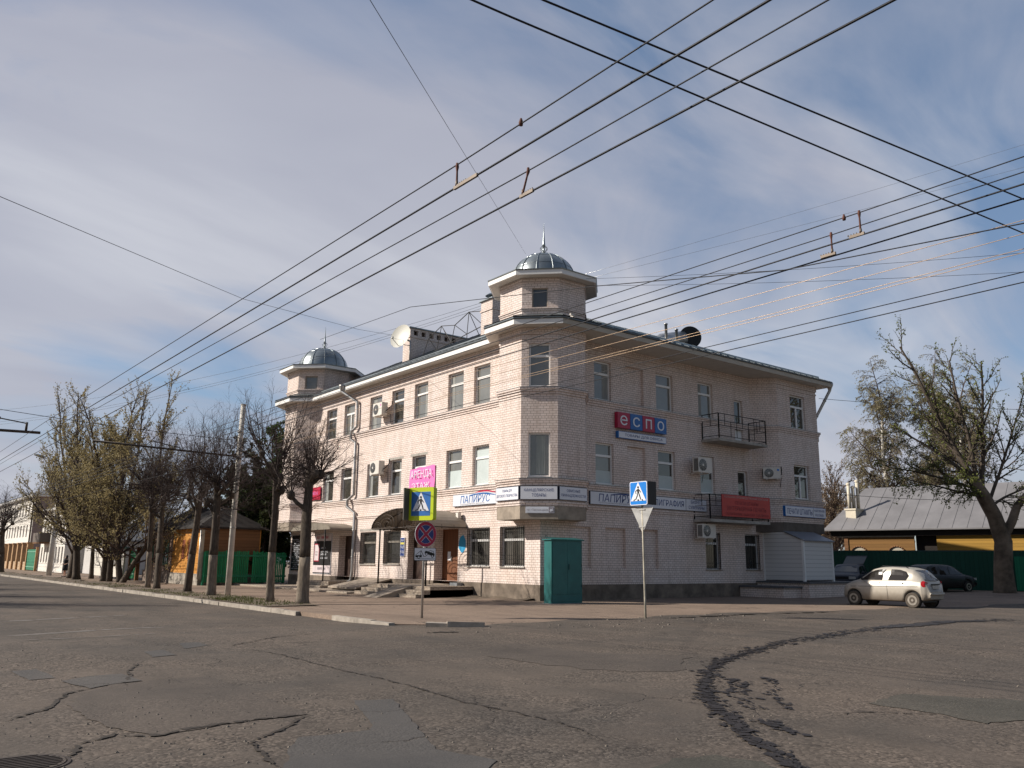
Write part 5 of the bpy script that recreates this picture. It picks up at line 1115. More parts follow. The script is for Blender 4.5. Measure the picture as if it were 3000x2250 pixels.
# pictogram helpers (outlines in the plane of the sign: x right, z up, facing -Y)
def plate(poly, z0, y, mat, parent, name, th=.004): m = MB(); m.prism(poly, (0, y, z0), (1, 0, 0), (0, 0, 1), th); return m.build(name, mat, parent)
def rrect(w, h, r, k=5):
    out = []
    for cx, cz, a0 in ((w/2-r, -h/2+r, -90), (w/2-r, h/2-r, 0), (-w/2+r, h/2-r, 90), (-w/2+r, -h/2+r, 180)):
        for i in range(k): a = R(a0+90*i/(k-1)); out.append((cx+r*math.cos(a), cz+r*math.sin(a)))
    return out
def walker(parent, zc, y, s, flip=1):
    """white triangle, walking figure and zebra bars"""
    plate([(-.30*s, -.24*s), (.30*s, -.24*s), (0, .31*s)], zc, y, SIGNW, parent, 'triangle')
    y -= .0045
    f = lambda pts: [(flip*x*s, z*s) for x, z in pts][::flip]
    hd = [(.0+.035*math.cos(a), .155+.035*math.sin(a)) for a in lin(0, 2*PI, 13)[:-1]]
    for pts in (hd, [(-.035, .10), (.03, .115), (.045, .07), (.035, -.01), (-.03, -.01), (-.04, .06)], [(-.03, .0), (-.005, -.01), (-.02, -.1), (-.09, -.21), (-.125, -.21), (-.055, -.09)], [(.0, .0), (.035, .0), (.075, -.08), (.115, -.205), (.08, -.205), (.035, -.09)],
                [(-.035, .10), (-.045, .06), (-.09, .03), (-.075, -.035), (-.098, -.035), (-.115, .04)], [(.025, .11), (.05, .09), (.085, .045), (.12, .01), (.105, -.008), (.06, .03)],
                [(-.20, -.235), (-.15, -.235), (-.13, -.19), (-.165, -.19)], [(-.035, -.235), (.03, -.235), (.025, -.195), (-.025, -.195)], [(.15, -.235), (.20, -.235), (.165, -.19), (.13, -.19)]):
        p_ = f(pts); A = sum(p_[i][0]*p_[(i+1) % len(p_)][1]-p_[(i+1) % len(p_)][0]*p_[i][1] for i in range(len(p_)))
        plate(p_ if A > 0 else p_[::-1], zc, y, BLACKP, parent, 'pictogram')
t = thing('sign_post', (-8.61, -5.05, -.1), 'straight grey sign post with lime crossing sign, no stopping disc and tow away plate', 'sign post', None, 0, True)
m = MB(); m.tube([(0, 0, -.2), (0, 0, 3.62)], .035, 10); m.build('pole', STEEL, t)
m = MB(); m.prism(rrect(.90, .95, .06), (0, -.06, 3.23), (1, 0, 0), (0, 0, 1), .16); cs = m.build('crossing_sign', LIME, t)
m = MB(); m.box(-.455, -.45, -.22, -.06, 2.78, 3.68); m.box(-.44, .44, -.055, -.05, 2.8, 3.66); cs.rotation_euler = (0, 0, R(-69)); m.box(-.46, -.43, -.46, -.05, 2.76, 3.69); m.build('back_box', pbr('sign_back', (.11, .10, .085), .6, .2, .1, 3), cs)
plate([(-.34, -.345), (.34, -.345), (.34, .345), (-.34, .345)], 3.23, -.2205, SBLUE, cs, 'blue_field'); walker(cs, 3.265, -.225, 1.0)
m = MB(); m.disc((0, -.075, 2.365), (0, -1, 0), 0, .365, .012, 36); ns = m.build('no_stopping_sign', SIGNW, t)
m = MB(); m.disc((0, -.078, 2.365), (0, -1, 0), .268, .357, 0, 36); m.build('red_ring', PINKRED, ns)
m = MB(); m.disc((0, -.078, 2.365), (0, -1, 0), 0, .262, 0, 36); m.build('blue_field', NAVY, ns)
for sg_ in (1, -1):
    for w_, mt, yy in ((.052, SIGNW, -.081), (.040, PINKRED, -.084)):
        c, s_ = math.cos(R(45))*.275, math.sin(R(45))*.275; dx, dz = -s_/.275*w_, c/.275*w_
        po = [(-c-dx, -sg_*(s_)-sg_*dz), (c-dx, sg_*s_-sg_*dz), (c+dx, sg_*s_+sg_*dz), (-c+dx, -sg_*s_+sg_*dz)]
        plate(po if sg_ < 0 else po[::-1], 2.365, yy-(.001 if sg_ < 0 else 0), mt, ns, 'red_cross' if mt is PINKRED else 'white_edge', .002)
        o_ = COL.objects[-1]
m = MB(); m.prism(rrect(.74, .37, .03), (0, -.06, 1.795), (1, 0, 0), (0, 0, 1), .012); tp_ = m.build('tow_away_plate', BLACKP, t)
plate(rrect(.71, .34, .025), 1.795, -.0725, SIGNW, tp_, 'white_field', .003)
def pict(pts, y=-.0765, mat=BLACKP): 
    A = sum(pts[i][0]*pts[(i+1) % len(pts)][1]-pts[(i+1) % len(pts)][0]*pts[i][1] for i in range(len(pts)))
    plate(pts if A > 0 else pts[::-1], 1.795, y, mat, tp_, 'pictogram', .002)
pict([(-.33, -.135), (.33, -.135), (.33, -.125), (-.33, -.125)]); pict([(-.33, -.09), (-.33, -.03), (-.16, -.03), (-.16, -.015), (-.12, -.015), (-.115, -.09)])
pict([(-.165, -.02), (-.15, -.02), (-.14, .11), (-.15, .11)]); pict([(-.15, .10), (-.14, .11), (-.045, -.055), (-.055, -.065)]); pict([(-.06, -.05), (.03, -.06), (.03, -.07), (-.065, -.065)]); pict([(-.33, -.02), (-.155, .10), (-.155, .085), (-.33, -.032)])
ca = R(-16); rt = lambda pts: [(.15+x*math.cos(ca)-z*math.sin(ca), .02+x*math.sin(ca)+z*math.cos(ca)) for x, z in pts]
pict(rt([(-.17, -.04), (-.17, .02), (-.15, .04), (-.06, .045), (-.01, .10), (.11, .10), (.15, .045), (.17, .03), (.17, -.04)])); pict(rt([(-.045, .048), (-.005, .088), (.045, .088), (.045, .048)]), -.079, SIGNW); pict(rt([(.055, .048), (.055, .088), (.10, .088), (.125, .048)]), -.079, SIGNW)
for cx, cz in ((-.22, -.09), rt([(-.10, -.045)])[0], rt([(.11, -.045)])[0]):
    pict([(cx+.042*math.cos(a), cz+.042*math.sin(a)) for a in lin(0, 2*PI, 17)[:-1]], -.0795); pict([(cx+.026*math.cos(a), cz+.026*math.sin(a)) for a in lin(0, 2*PI, 15)[:-1]], -.082, SIGNW)
for z in (1.74, 1.86, 2.25, 2.5, 2.95, 3.5): m = MB(); m.box(-.05, .05, -.062, .045, z-.015, z+.015); m.build('clamp', STEEL, t)
# leaning post
t = thing('sign_post', (-3.33, -8.74, -.03), 'leaning rusty pole with a blue crossing sign over the back of a triangle', 'sign post', None, R(-90), True)
lean = lambda z: Vector((-.16*z/3.9*.75, 0.02*z, z))
m = MB(); m.tube([lean(-.3)+Vector((0, 0, 0)), lean(0.5), lean(2.0), lean(3.95)], .032, 10); m.build('pole', pbr('weathered_pole', (.36, .33, .27), .6, .4, .3, 4), t)
cx = lean(3.58)
m = MB(); m.prism(rrect(.70, .70, .05), (cx.x, -.05, 3.58), (1, 0, 0), (0, 0, 1), .03); cs = m.build('crossing_sign', SIGNW, t)
m = MB(); m.prism(rrect(.655, .655, .04), (cx.x, -.0805, 3.58), (1, 0, 0), (0, 0, 1), .003); m.build('blue_field', SBLUE2, cs)
kids = set(COL.objects); walker(cs, 3.60, -.085, 1.02, 1)
for o in set(COL.objects)-kids: o.location.x = cx.x
m = MB(); m.box(cx.x-.36, cx.x-.33, .05, .55, 3.2, 3.95) if False else m.box(cx.x+.30, cx.x+.33, -.02, .34, 3.24, 3.93); m.build('side_sign', pbr('sign_side_shade', (.03, .028, .028), .6, 0, .1, 3), t)  # near-black colour carries the shade on this side panel
c2_ = lean(2.85)
m = MB(); m.prism([(-.44, .31), (0, -.44), (.44, .31)], (c2_.x, .05, 2.85), (1, 0, 0), (0, 0, 1), .008); m.build('give_way_sign', ALU, t)
for z in (2.6, 3.1): m = MB(); m.box(lean(z).x-.13, lean(z).x+.13, .02, .05, z-.02, z+.02); m.build('clamp', STEEL, t)
# lamp and wire poles
def concrete_pole(loc, h, r0, r1, label, kind='pole'):
    return thing('concrete_pole' if kind == 'pole' else 'street_lamp', loc, label, 'pole' if kind == 'pole' else 'street lamp', None, 0, True)
t = concrete_pole((-8.02, 12.25, -.1), 8.6, .2, .14, 'tall pale concrete pole with a long bracket arm standing among the pollarded trees')
m = MB(); m.tube([(0, 0, -.3), (0, 0, 4.2), (.05, 0.02, 8.7)], [.135, .125, .115], 14); m.tube([(.05, .02, 8.68), (.05, .02, 8.72)], [.135, .135], 12); m.build('pole', pbr('pole_concrete', (.60, .56, .50), .85, 0, .15, 2.5, .2), t)
m = MB(); m.tube([(0, 0, 6.25), (-6.2, .2, 6.42)], .045, 8); m.tube([(-2.6, .1, 6.42), (-3.8, .1, 6.62), (-3.2, .1, 6.5)], .02, 5); m.build('bracket_arm', IRON_B, t)
for z in (3.0, 5.2, 6.2, 7.4): m = MB(); m.lathe([(.12, -.03), (.14, -.03), (.14, .03), (.12, .03)], (0, 0, z), 14); m.build('band', STEEL, t)
def lamp(loc, label, h=9.7):
    t = concrete_pole(loc, 0, 0, 0, label, 'lamp')
    m = MB(); m.tube([(0, 0, -.3), (0, 0, h-2.6)], [.23, .17], 12); m.build('pole', MATS['pole_concrete'], t)
    m = MB(); m.tube([(0, 0, h-2.65), (0, 0, h-.7), (-.12, 0, h-.25), (-.45, 0, h+.05), (-1.4, .05, h+.45)], [.14, .12, .08, .05, .04], 10); m.build('arm', ALU, t)
    m = MB(); m.tube([(-1.35, .05, h+.43), (-1.6, .05, h+.54), (-2.3, .06, h+.72)], [.06, .14, .10], 10); m.build('lamp_head', STEEL, t)
lamp((-7.54, 57.57, -.09), 'white concrete street lamp with a long curved arm rising through the budding trees')
lamp((-9.6, 82.0, -.1), 'far street lamp with a hooked top at the left edge of the picture', 10.6)
t = thing('concrete_pole', (-22.6, 14.6, -.2), 'concrete pole across the street carrying a dark bracket arm', 'pole', None, 0, True); m = MB(); m.tube([(0, 0, -.3), (0, 0, 8.5)], [.2, .15], 12); m.build('pole', MATS['pole_concrete'], t)
m = MB(); m.tube([(0, 0, 6.75), (6.75, .2, 6.95)], .06, 8); m.tube([(6.2, .2, 6.98), (6.2, .2, 7.35)], .05, 6); m.tube([(0, 0, 8.0), (6.2, .2, 7.3)], .025, 6); m.tube([(5.2, .17, 7.42), (4.6, .17, 7.5)], .06, 6); m.tube([(5.2, .2, 6.9), (4.95, .2, 6.5), (4.8, .2, 6.2)], .02, 5); m.build('bracket_arm', IRON_B, t)

# ------------------------------------------------------------------ overhead wires
def wire(pts, r, label, mat=WIREM, sag=0.0, group=None, n=14):
    a, b = Vector(pts[0]), Vector(pts[-1]); P = []
    if len(pts) == 2:
        for i in range(n+1): t = i/n; q = a.lerp(b, t); q.z -= 4*sag*t*(1-t); P.append(q)
    else: P = [Vector(p) for p in pts]
    m = MB(); m.tube(P, r, 5, 0, True); loc = P[len(P)//2]
    o = m.build('overhead_wire', mat, None, loc); return tag(o, label, 'wire', group)
GT = 'trolley wires above the left street'; GC = 'trolley wires in front of the building'
for x, dz, nm in ((-16.74, 0, 'left'), (-15.99, 0, 'right')):
    wire([(x, -60, 5.8), (x, 110, 5.85)], .0125, 'thick %s-hand contact wire of the pair running away down the left street' % nm, WIREM, 0, GT)
    wire([(x, -60, 6.35), (x, -18.5 if nm == 'left' else -18.87, 6.1), (x, 8, 6.28), (x, 110, 6.1)], .0085, 'thin carrier wire just above the %s-hand contact wire of the left street' % nm, WIREM, 0, GT)
for x, y1, nm in ((-11.77, -20.0, 'farther'), (-11.35, -19.4, 'nearer')):
    wire([(x, -70, 5.8), (x, 100, 5.8)], .0115, '%s contact wire of the pair crossing in front of the turret' % nm, WIREM, .0, GC)
    wire([(x, -70, 6.3), (x, -20.69 if nm == 'farther' else -20.02, 6.12), (x, -5, 6.2), (x, 100, 6.1)], .008, 'thin carrier wire over the %s contact wire in front of the turret' % nm, WIREM, 0, GC)
wire([(-11.6, -40, 4.5), (-11.77, -22.6, 5.34), (-11.77, -19.5, 5.64), (-11.77, -15.7, 6.39), (-11.7, -9, 7.6), (-9, 2, 9.5)], .008, 'dark slack wire climbing to the left in front of the right wall', WIREM)
wire([(-11.35, -70, 4.8), (-11.35, -12.6, 4.93), (-11.35, 5, 5.04), (-11.35, 100, 5.1)], .0065, 'thin dark wire crossing low over the sunlit wall', WIREM)
wire([(-10.35, -70, 5.08), (-10.35, -17, 5.1), (-9.9, -3, 5.3), (-8.05, 12.2, 5.6)], .008, 'dark cable sloping across the middle of the shaded wall', WIREM)
for i, z in enumerate((5.98, 5.78, 5.58, 5.53)):
    wire([(-10.35, -70, z-.3 if i == 0 else z-.05), (-10.35, -18.5, z-.04), (-10.35, -9, z+.05), (-9.6, 2, z+.12), (-8.05, 12.2, z+.3)], .0052, '%s of the four pale copper wires catching the sun across the turret' % ('uppermost', 'second', 'third', 'lowest')[i], WIREL, 0, 'pale copper wires')
wire([(-24, -20.3, 6.35), (-17.76, -20.81, 6.3), (-8.87, -21.6, 6.3), (14, -24.5, 6.4)], .0105, 'lower of the two thick wires falling to the right across the sky', WIREM, 0, 'wires crossing the junction')
wire([(-24, -20.65, 6.35), (-17.69, -21.17, 6.3), (-10.11, -22.09, 6.3), (14, -26.2, 6.4)], .0105, 'upper of the two thick wires falling to the right across the sky', WIREM, 0, 'wires crossing the junction')
wire([(-24.2, -12, 8.6), (-20.24, -6.08, 9.06), (-11.82, 2.49, 10.61), (-1.69, 13.23, 13.63), (1.5, 14.9, 14.2)], .008, 'lone dark wire from the upper left sky down to the roof dish', WIREM)
wire([(-18.9, -19.9, 7.05), (-18.2, -18.88, 7.39), (-.54, .41, 14.45)], .0045, 'hair thin wire dropping steeply to the front dome', WIREM)
for z, a in ((15.0, (-14, 48.5, 12.5)), (14.85, (-14, 46.0, 11.3)), (14.7, (-14.4, 46.0, 11.0))):
    wire([(3.2, 7.9, z), a], .008, 'cable from the front chimney to the far left, %s of three' % {15.0: 'highest', 14.85: 'middle', 14.7: 'lowest'}[z], WIREM, .9, 'roof cables to the left')
wire([(1.2, -1.5, 13.2), (12, -24, 11.5)], .007, 'dark wire leaving the front turret eave to the right, upper one', WIREM, .3); wire([(1.2, -1.5, 12.9), (12, -25, 10.4)], .007, 'dark wire leaving the front turret eave to the right, lower one', WIREM, .3)
wire([(2.5, 1.5, 14.2), (40, -40, 30)], .006, 'faint high wire rising from behind the dome to the right edge', ALU, .5); wire([(2.5, 1.5, 14.0), (40, -40, 27.5)], .006, 'faint high wire just below the other one right of the dome', ALU, .5)
wire([(18.6, -1.2, 10.35), (32, -12, 9.9)], .012, 'black cable from the far eave to the right edge', WIREM, .25); wire([(18.7, -.9, 5.3), (30, -9, 5.2)], .012, 'black cable low over the wooden house roof', WIREM, .25)
wire([(-8.0, 12.25, 6.9), (-22.6, 14.6, 8.0)], .012, 'dark span wire between the two bracket arm poles', WIREM, .2)
def hanger(x, y, z0, z1, dy, label, clampL=.24, fwd=1):
    t = thing('wire_hanger', (x, y, z1), label, 'wire hanger', 'rusty wire hangers'); m = MB()
    m.tube([(x, y, z0+.02), (x, y, z0-.03), (x, y+dy*.2, z0-.08), (x, y+dy*.9, z1+.07), (x, y+dy, z1+.03)], [.016, .022, .012, .014, .02], 7); m.build('rod', RUST, t)
    m = MB(); m.box(x-.014, x+.014, y+dy-(.05 if fwd > 0 else clampL), y+dy+(clampL if fwd > 0 else .05), z1-.004, z1+.036); m.tube([(x, y+dy, z1+.03), (x, y+dy, z1+.09)], .018, 6)
    for k in range(4): m.tube([(x, y+dy+fwd*(.06+.04*k), z1+.03), (x, y+dy+fwd*(.06+.04*k), z1+.055)], .008, 5)
    m.build('clamp', pbr('clamp_grey', (.16, .13, .105), .6, .4, .2, 8) if 'clamp_grey' not in MATS else MATS['clamp_grey'], t)
hanger(-16.74, -18.46, 6.1, 5.8, 0, 'rusty hanger with a long bolted clamp on the left pair of wires', .42, -1); hanger(-15.99, -18.87, 6.12, 5.8, .1, 'tilted rusty hanger on the wire pair above the roofline', .2, -1)
hanger(-11.77, -20.69, 6.13, 5.8, 0, 'upright rusty hanger farthest right on the wires against the blue sky', .16, 1); hanger(-11.35, -20.02, 6.14, 5.82, 0, 'upright rusty hanger second from the right against the blue sky', .18, 1)
for x, y, z, lab in ((-16.74, -19.67, 6.12, 'small dark wire clip on the topmost wire above the turret'), (-11.77, -20.47, 6.12, 'small dark wire clip beside the right-hand hangers')):
    m = MB(); m.tube([(x, y, z-.035), (x, y, z+.0), (x, y, z+.05)], [.022, .026, .010], 7); o = m.build('wire_clip', RUST, None, (x, y, z)); tag(o, lab, 'wire clip', 'wire clips')

# ------------------------------------------------------------------ trees
def rdir(r): 
    while True:
        v = Vector((r.uniform(-1, 1), r.uniform(-1, 1), r.uniform(-1, 1)))
        if 0.05 < v.length < 1: return v.normalized()
def grow(mb, r, p, d, L, r0, lvl, cfg, tips, mi=0):
    """one branch and, from it, its side shoots; cfg[lvl] = (segments, wobble, lift, children, length share, angle, sides, first fraction)"""
    ns, wob, lift, nch, ls, ang, sides, f0 = cfg[lvl]
    pts, rad = [Vector(p)], [r0]; d = Vector(d).normalized()
    for i in range(ns):
        d = (d+rdir(r)*wob+Vector((0, 0, lift))).normalized(); pts.append(pts[-1]+d*(L/ns)); rad.append(r0*(1-(i+1)/ns*.72))
    mb.tube(pts, rad, sides, mi, True, False)
    if lvl+1 < len(cfg):
        n = max(1, int(nch*r.uniform(.8, 1.2)))
        for k in range(n):
            f = f0+(1-f0)*((k+r.random())/n); i = min(int(f*ns), ns-1); q = pts[i].lerp(pts[i+1], f*ns-i); dd = (pts[i+1]-pts[i]).normalized()
            side = dd.cross(rdir(r)).normalized(); a = ang*r.uniform(.65, 1.25); nd_ = dd*math.cos(a)+side*math.sin(a)
            grow(mb, r, q, nd_, L*ls*r.uniform(.6, 1.15)*(1.15-.5*f), max(rad[i]*.58, .0035), lvl+1, cfg, tips, mi)
    else: tips.append((pts, d))
def leaves(mb, r, tips, per, size, mi, spread=.05, droop=0.0):
    for pts, d in tips:
        for k in range(per):
            f = r.random(); i = min(int(f*(len(pts)-1)), len(pts)-2); q = pts[i].lerp(pts[i+1], f*(len(pts)-1)-i)+rdir(r)*spread*r.random()
            a = rdir(r); a.z -= droop; a = a.normalized(); b = a.cross(rdir(r)).normalized(); s_ = size*r.uniform(.6, 1.3)
            mb.face([q, q+a*s_*.5+b*s_*.38, q+a*s_, q+a*s_*.5-b*s_*.38], None, mi)
def trunk_mesh(mb, pts, rad, sides=12, mi=0, seed=0, flare=True, ribs=.09):
    r = random.Random(seed); P = [Vector(p) for p in pts]; Q, RR = [], []
    for i in range(len(P)-1):
        for k in range(5): t = k/5; Q.append(P[i].lerp(P[i+1], t)); RR.append(rad[i]+(rad[i+1]-rad[i])*t)
    Q.append(P[-1]); RR.append(rad[-1]); b = len(mb.v); mb.tube(Q, RR, sides, mi, True, True)
    ph = [r.uniform(0, 6) for _ in range(3)]
    for i in range(len(Q)):
        fl = 1+(.30*max(0, 1-(Q[i].z-Q[0].z)/.45)**2 if flare else 0)
        for k in range(sides):
            v = Vector(mb.v[b+i*sides+k]); a = 2*PI*k/sides; f = fl*(1+ribs*(math.sin(3*a+ph[0]+i*.12)+.7*math.sin(5*a+ph[1]-i*.2)+.4*math.sin(2*a+ph[2]+i*.35)))
            w = Q[i]+(v-Q[i])*f; mb.v[b+i*sides+k] = (w.x, w.y, w.z)
def pollard(loc, h, ht, r0, seed, label, lean=(0, 0), bark=None, heads=4, spread=1.0, group='pollarded trees along the kerb'):
    r = random.Random(seed); t = thing('pollarded_tree', loc, label, 'tree', group, 0, True)
    top = Vector((lean[0], lean[1], ht)); m = MB(); mid = top*.5+Vector((r.uniform(-.06, .06), r.uniform(-.06, .06), 0)); low = ht*.36
    q = Vector((top.x*.36, top.y*.36, low)); trunk_mesh(m, [(0, 0, -.15), q], [r0, r0*.88], 14, 1, seed); trunk_mesh(m, [q, mid+(top-mid)*.3, top], [r0*.88, r0*.8, r0*.62], 14, 0, seed, False)
    m.build('trunk', [BARK, bark or BARK], t)
    c = MB(); tips = []; cfg = [(7, .11, .05, 13, .33, .8, 4, .14), (4, .18, .05, 6, .50, .7, 3, .12), (3, .2, .03, 0, 0, 0, 3, 0)]
    knobs = [top]
    for k in range(heads):
        a = 2*PI*k/heads+r.uniform(-.5, .5); el = r.uniform(.5, 1.1); L = r.uniform(.5, 1.3)*spread
        st = Vector((lean[0], lean[1], 0))*.8+Vector((0, 0, ht*r.uniform(.68, .97))); en = st+Vector((math.cos(a)*math.cos(el), math.sin(a)*math.cos(el), math.sin(el)))*L
        c.tube([st, st.lerp(en, .6)+rdir(r)*.06, en], [r0*.42, r0*.34, r0*.30], 7, 1); knobs.append(en)
    for kn in knobs:
        c.lathe([(.02, -.18), (r0*.55, -.12), (r0*.75, .0), (r0*.6, .13), (.02, .18)], kn, 8, 1)
        for j in range(9 if kn is not top else 12):
            a = r.uniform(0, 2*PI); el = r.uniform(-.25, 1.5); d = Vector((math.cos(a)*math.cos(el), math.sin(a)*math.cos(el), math.sin(el)))
            L = (h-kn.z)*r.uniform(.5, 1.0)*(.72+.28*math.sin(max(el, 0.0)))*spread; grow(c, r, kn, d, L, r.uniform(.014, .032), 0, cfg, tips)
    for k in range(26):   # water shoots on the trunk below the heads
        a = r.uniform(0, 2*PI); z = ht*r.uniform(.5, .95); d = Vector((math.cos(a), math.sin(a), r.uniform(.1, .6))); grow(c, r, Vector((lean[0]*z/ht, lean[1]*z/ht, z))+Vector((math.cos(a), math.sin(a), 0))*r0*.6, d, r.uniform(.4, 1.1), .010, 1, cfg, tips)
    c.build('crown', [TWIG, BARK], t); return t
pA = pollard((-8.4, 3.46, -.1), 7.5, 4.75, .225, 21, 'nearest pollarded tree with the thickest grey trunk and knobbly head before the street wall', (-.05, -.1), BARK_L, 4, .95)
pB = pollard((-8.79, 5.58, -.1), 8.9, 5.2, .165, 22, 'second pollarded tree from the right, slim limewashed trunk and tall dark twigs', (-.1, .0), BARK_L, 4, .95)
pC = pollard((-8.96, 11.71, -.1), 9.2, 4.9, .22, 23, 'pollarded tree with a thick limewashed trunk just left of the concrete pole', (-.05, .1), BARK_L, 5, .95)
pD = pollard((-8.6, 16.19, -.1), 9.3, 5.0, .19, 24, 'dark trunked pollarded tree in front of the orange house windows', (.3, .1), BARK, 5, .95)
pE = pollard((-8.42, 21.8, -.1), 9.6, 5.2, .17, 25, 'right twin of the two close dark trunks before the shingled house', (-.1, .1), BARK, 4, .9)
pF = pollard((-8.5, 23.3, -.1), 9.8, 5.4, .15, 26, 'left twin of the two close dark trunks before the shingled house', (-.2, .2), BARK_L, 4, .9)
c = copy_tree(pD); c.location = (-9.1, 74, -.1); c.rotation_euler = (0, 0, 2.0); c.scale = (1.45, 1.45, 1.0); c['label'] = 'bushy bare tree at the left edge of the picture by the far kerb'
for i, (x, y, s_, rz) in enumerate(((-24.8, 16, 1.15, 1), (-25, 24, 1.2, 3), (-24.6, 33, 1.15, 5), (-25, 43, 1.2, 2))):    # across the street, left of the frame: their shade bands the road
    c = copy_tree((pC, pD)[i % 2]); c.location = (x, y, -.2); c.rotation_euler = (0, 0, rz); c.scale = (s_, s_, s_); c['group'] = 'trees across the street'; c['label'] = 'bare tree on the far side of the left street, outside the frame'
def leafy(name, loc, stems, seed, label, leafs, per, size, cfg, group=None, twig=None, bark=None, extra=None):
    """stems: list of (points, radii); limbs grow along the upper part of every stem"""
    r = random.Random(seed); t = thing(name, loc, label, 'tree', group, 0, True); m = MB()
    for i, (pts, rad) in enumerate(stems): trunk_mesh(m, pts, rad, 10, 0, seed+i, i == 0)
    m.build('trunk', bark or BARK, t); c = MB(); tips = []
    for pts, rad, spec in [(p_, q_, extra) for p_, q_ in stems]:
        P = [Vector(p_) for p_ in pts]; n, L, f0, el0, el1 = spec; tot = len(P)-1
        for k in range(n):
            f = f0+(1-f0)*(k+r.random())/n; i = min(int(f*tot), tot-1); q = P[i].lerp(P[i+1], f*tot-i); a = r.uniform(0, 2*PI); el = r.uniform(el0, el1)
            d = Vector((math.cos(a)*math.cos(el), math.sin(a)*math.cos(el), math.sin(el))); grow(c, r, q, d, L*r.uniform(.7, 1.15)*(1.25-.6*f), rad[i]*.33, 0, cfg, tips)
        grow(c, r, P[-1], P[-1]-P[-2], L*.9, rad[-1], 0, cfg, tips)
    leaves(c, r, tips, per, size, 1, .07)
    c.build('crown', [twig or TWIG, leafs], t); return t
CFGM = [(6, .13, .09, 13, .40, .6, 5, .12), (4, .16, .10, 7, .50, .55, 4, .12), (3, .18, .07, 0, 0, 0, 3, 0)]
ma = leafy('maple_tree', (-7.62, 37.1, -.1), [([(0, 0, -.1), (-.1, -.2, 1.6), (-.5, -.4, 4.0), (-1.2, -.3, 7.6)], [.25, .2, .16, .09]), ([(.1, -1.0, -.1), (.0, -1.2, 1.5), (.5, -1.4, 4.2), (.8, -1.7, 8.0)], [.2, .17, .14, .08])], 31, 'budding maple with two dark stems in front of the white gate wall', LEAF_Y, 8, .10, CFGM, 'budding trees by the kerb', TWIG_P, None, (18, 5.4, .20, .25, 1.25))
mb_ = leafy('maple_tree', (-7.45, 33.2, -.1), [([(.1, .8, -.1), (-.1, 1.0, 1.5), (-.3, 1.4, 4.0), (-.2, 1.5, 8.2)], [.2, .17, .13, .08]), ([(0, 0, -.1), (.5, -.6, 1.3), (1.1, -1.3, 2.6), (1.2, -1.6, 5.0), (1.1, -1.9, 8.2)], [.2, .17, .15, .12, .08])], 32, 'budding maple whose right stem leans far over toward the shingled house', LEAF_Y, 8, .10, CFGM, 'budding trees by the kerb', TWIG_P, None, (18, 5.3, .22, .2, 1.25))
mc = leafy('maple_tree', (-8.53, 41.3, -.1), [([(0, 0, -.1), (-.2, .1, 2.5), (-.6, .3, 5.0), (-.8, .2, 8.4)], [.26, .22, .16, .09])], 33, 'budding tree with a thick dark trunk standing right of the white lamp post', LEAF_Y, 7, .105, CFGM, 'budding trees by the kerb', TWIG_P, None, (26, 5.8, .22, .25, 1.2))
md = leafy('maple_tree', (-7.96, 46.4, -.1), [([(0, 0, -.1), (.1, .1, 2.4), (-.6, .6, 5.0), (-1.2, .8, 8.6)], [.26, .22, .16, .09])], 34, 'budding tree farthest left in the row, its thin outer twigs against the sky', LEAF_Y, 7, .105, CFGM, 'budding trees by the kerb', TWIG_P, None, (26, 6.0, .22, .2, 1.15))
CFGB = [(4, .2, .05, 9, .55, .8, 4, .1), (3, .25, .02, 5, .55, .8, 3, .1), (2, .2, 0, 0, 0, 0, 3, 0)]
leafy('olive_tree', (-6.9, 44.4, -.1), [([(0, 0, -.1), (-.1, .1, 2.4), (-.2, .2, 5.6)], [.16, .13, .06])], 35, 'rounded olive green tree in fresh leaf behind the white lamp post', LEAF_O, 13, .19, CFGB, None, None, None, (24, 2.6, .40, -.3, 1.2))
leafy('green_tree', (1.2, 31.0, 0), [([(0, 0, -.1), (.1, .1, 3.2), (.1, .2, 8.2)], [.22, .17, .07])], 36, 'fresh green leafy tree behind the picket fence at the end of the brick building', LEAF_G, 12, .24, CFGB, None, None, None, (30, 2.9, .30, -.2, 1.2))
leafy('dark_tree', (-.7, 27.0, 0), [([(0, 0, -.1), (.1, .1, 2.4), (.1, .2, 5.6)], [.18, .14, .06])], 37, 'dark shady evergreen behind the picket fence beside the orange house', LEAF_D, 14, .22, CFGB, None, None, None, (30, 2.5, .2, -.4, 1.2))
leafy('dark_tree', (-.4, 33.5, 0), [([(0, 0, -.1), (.1, .1, 2.8), (.1, .2, 7.2)], [.2, .15, .06])], 38, 'taller dark tree rising behind the orange house roof', LEAF_D, 10, .24, CFGB, None, None, None, (28, 3.0, .25, -.2, 1.2))
# the old leaning tree on the right: limbs given as (right, up, toward the back) from the fork
RV = Vector((math.sin(YAW), -math.cos(YAW), 0)); FV = Vector((math.cos(YAW), math.sin(YAW), 0))
t = thing('old_maple', (24.73, -7.08, .2), 'big old leaning tree with patchy bark and small spring leaves right of the cars', 'tree', None, 0, True)
LV = lambda a, z, b_=0.0: RV*a+FV*b_+ZV*z
m = MB(); trunk_mesh(m, [LV(0, -.15), LV(.06, 1.3), LV(.22, 2.6), LV(-.1, 3.9), LV(-.55, 4.9), LV(-.95, 5.7)], [.50, .42, .40, .36, .34, .27], 14, 0, 41, True, .07)
trunk_mesh(m, [LV(.15, 2.7), LV(.75, 3.6), LV(1.1, 4.4), LV(1.9, 5.3)], [.27, .22, .19, .12], 10, 0, 42, False, .08); m.build('trunk', pbr('old_bark', (.15, .115, .085), .95, 0, .6, 1.4, .9, .2), t)
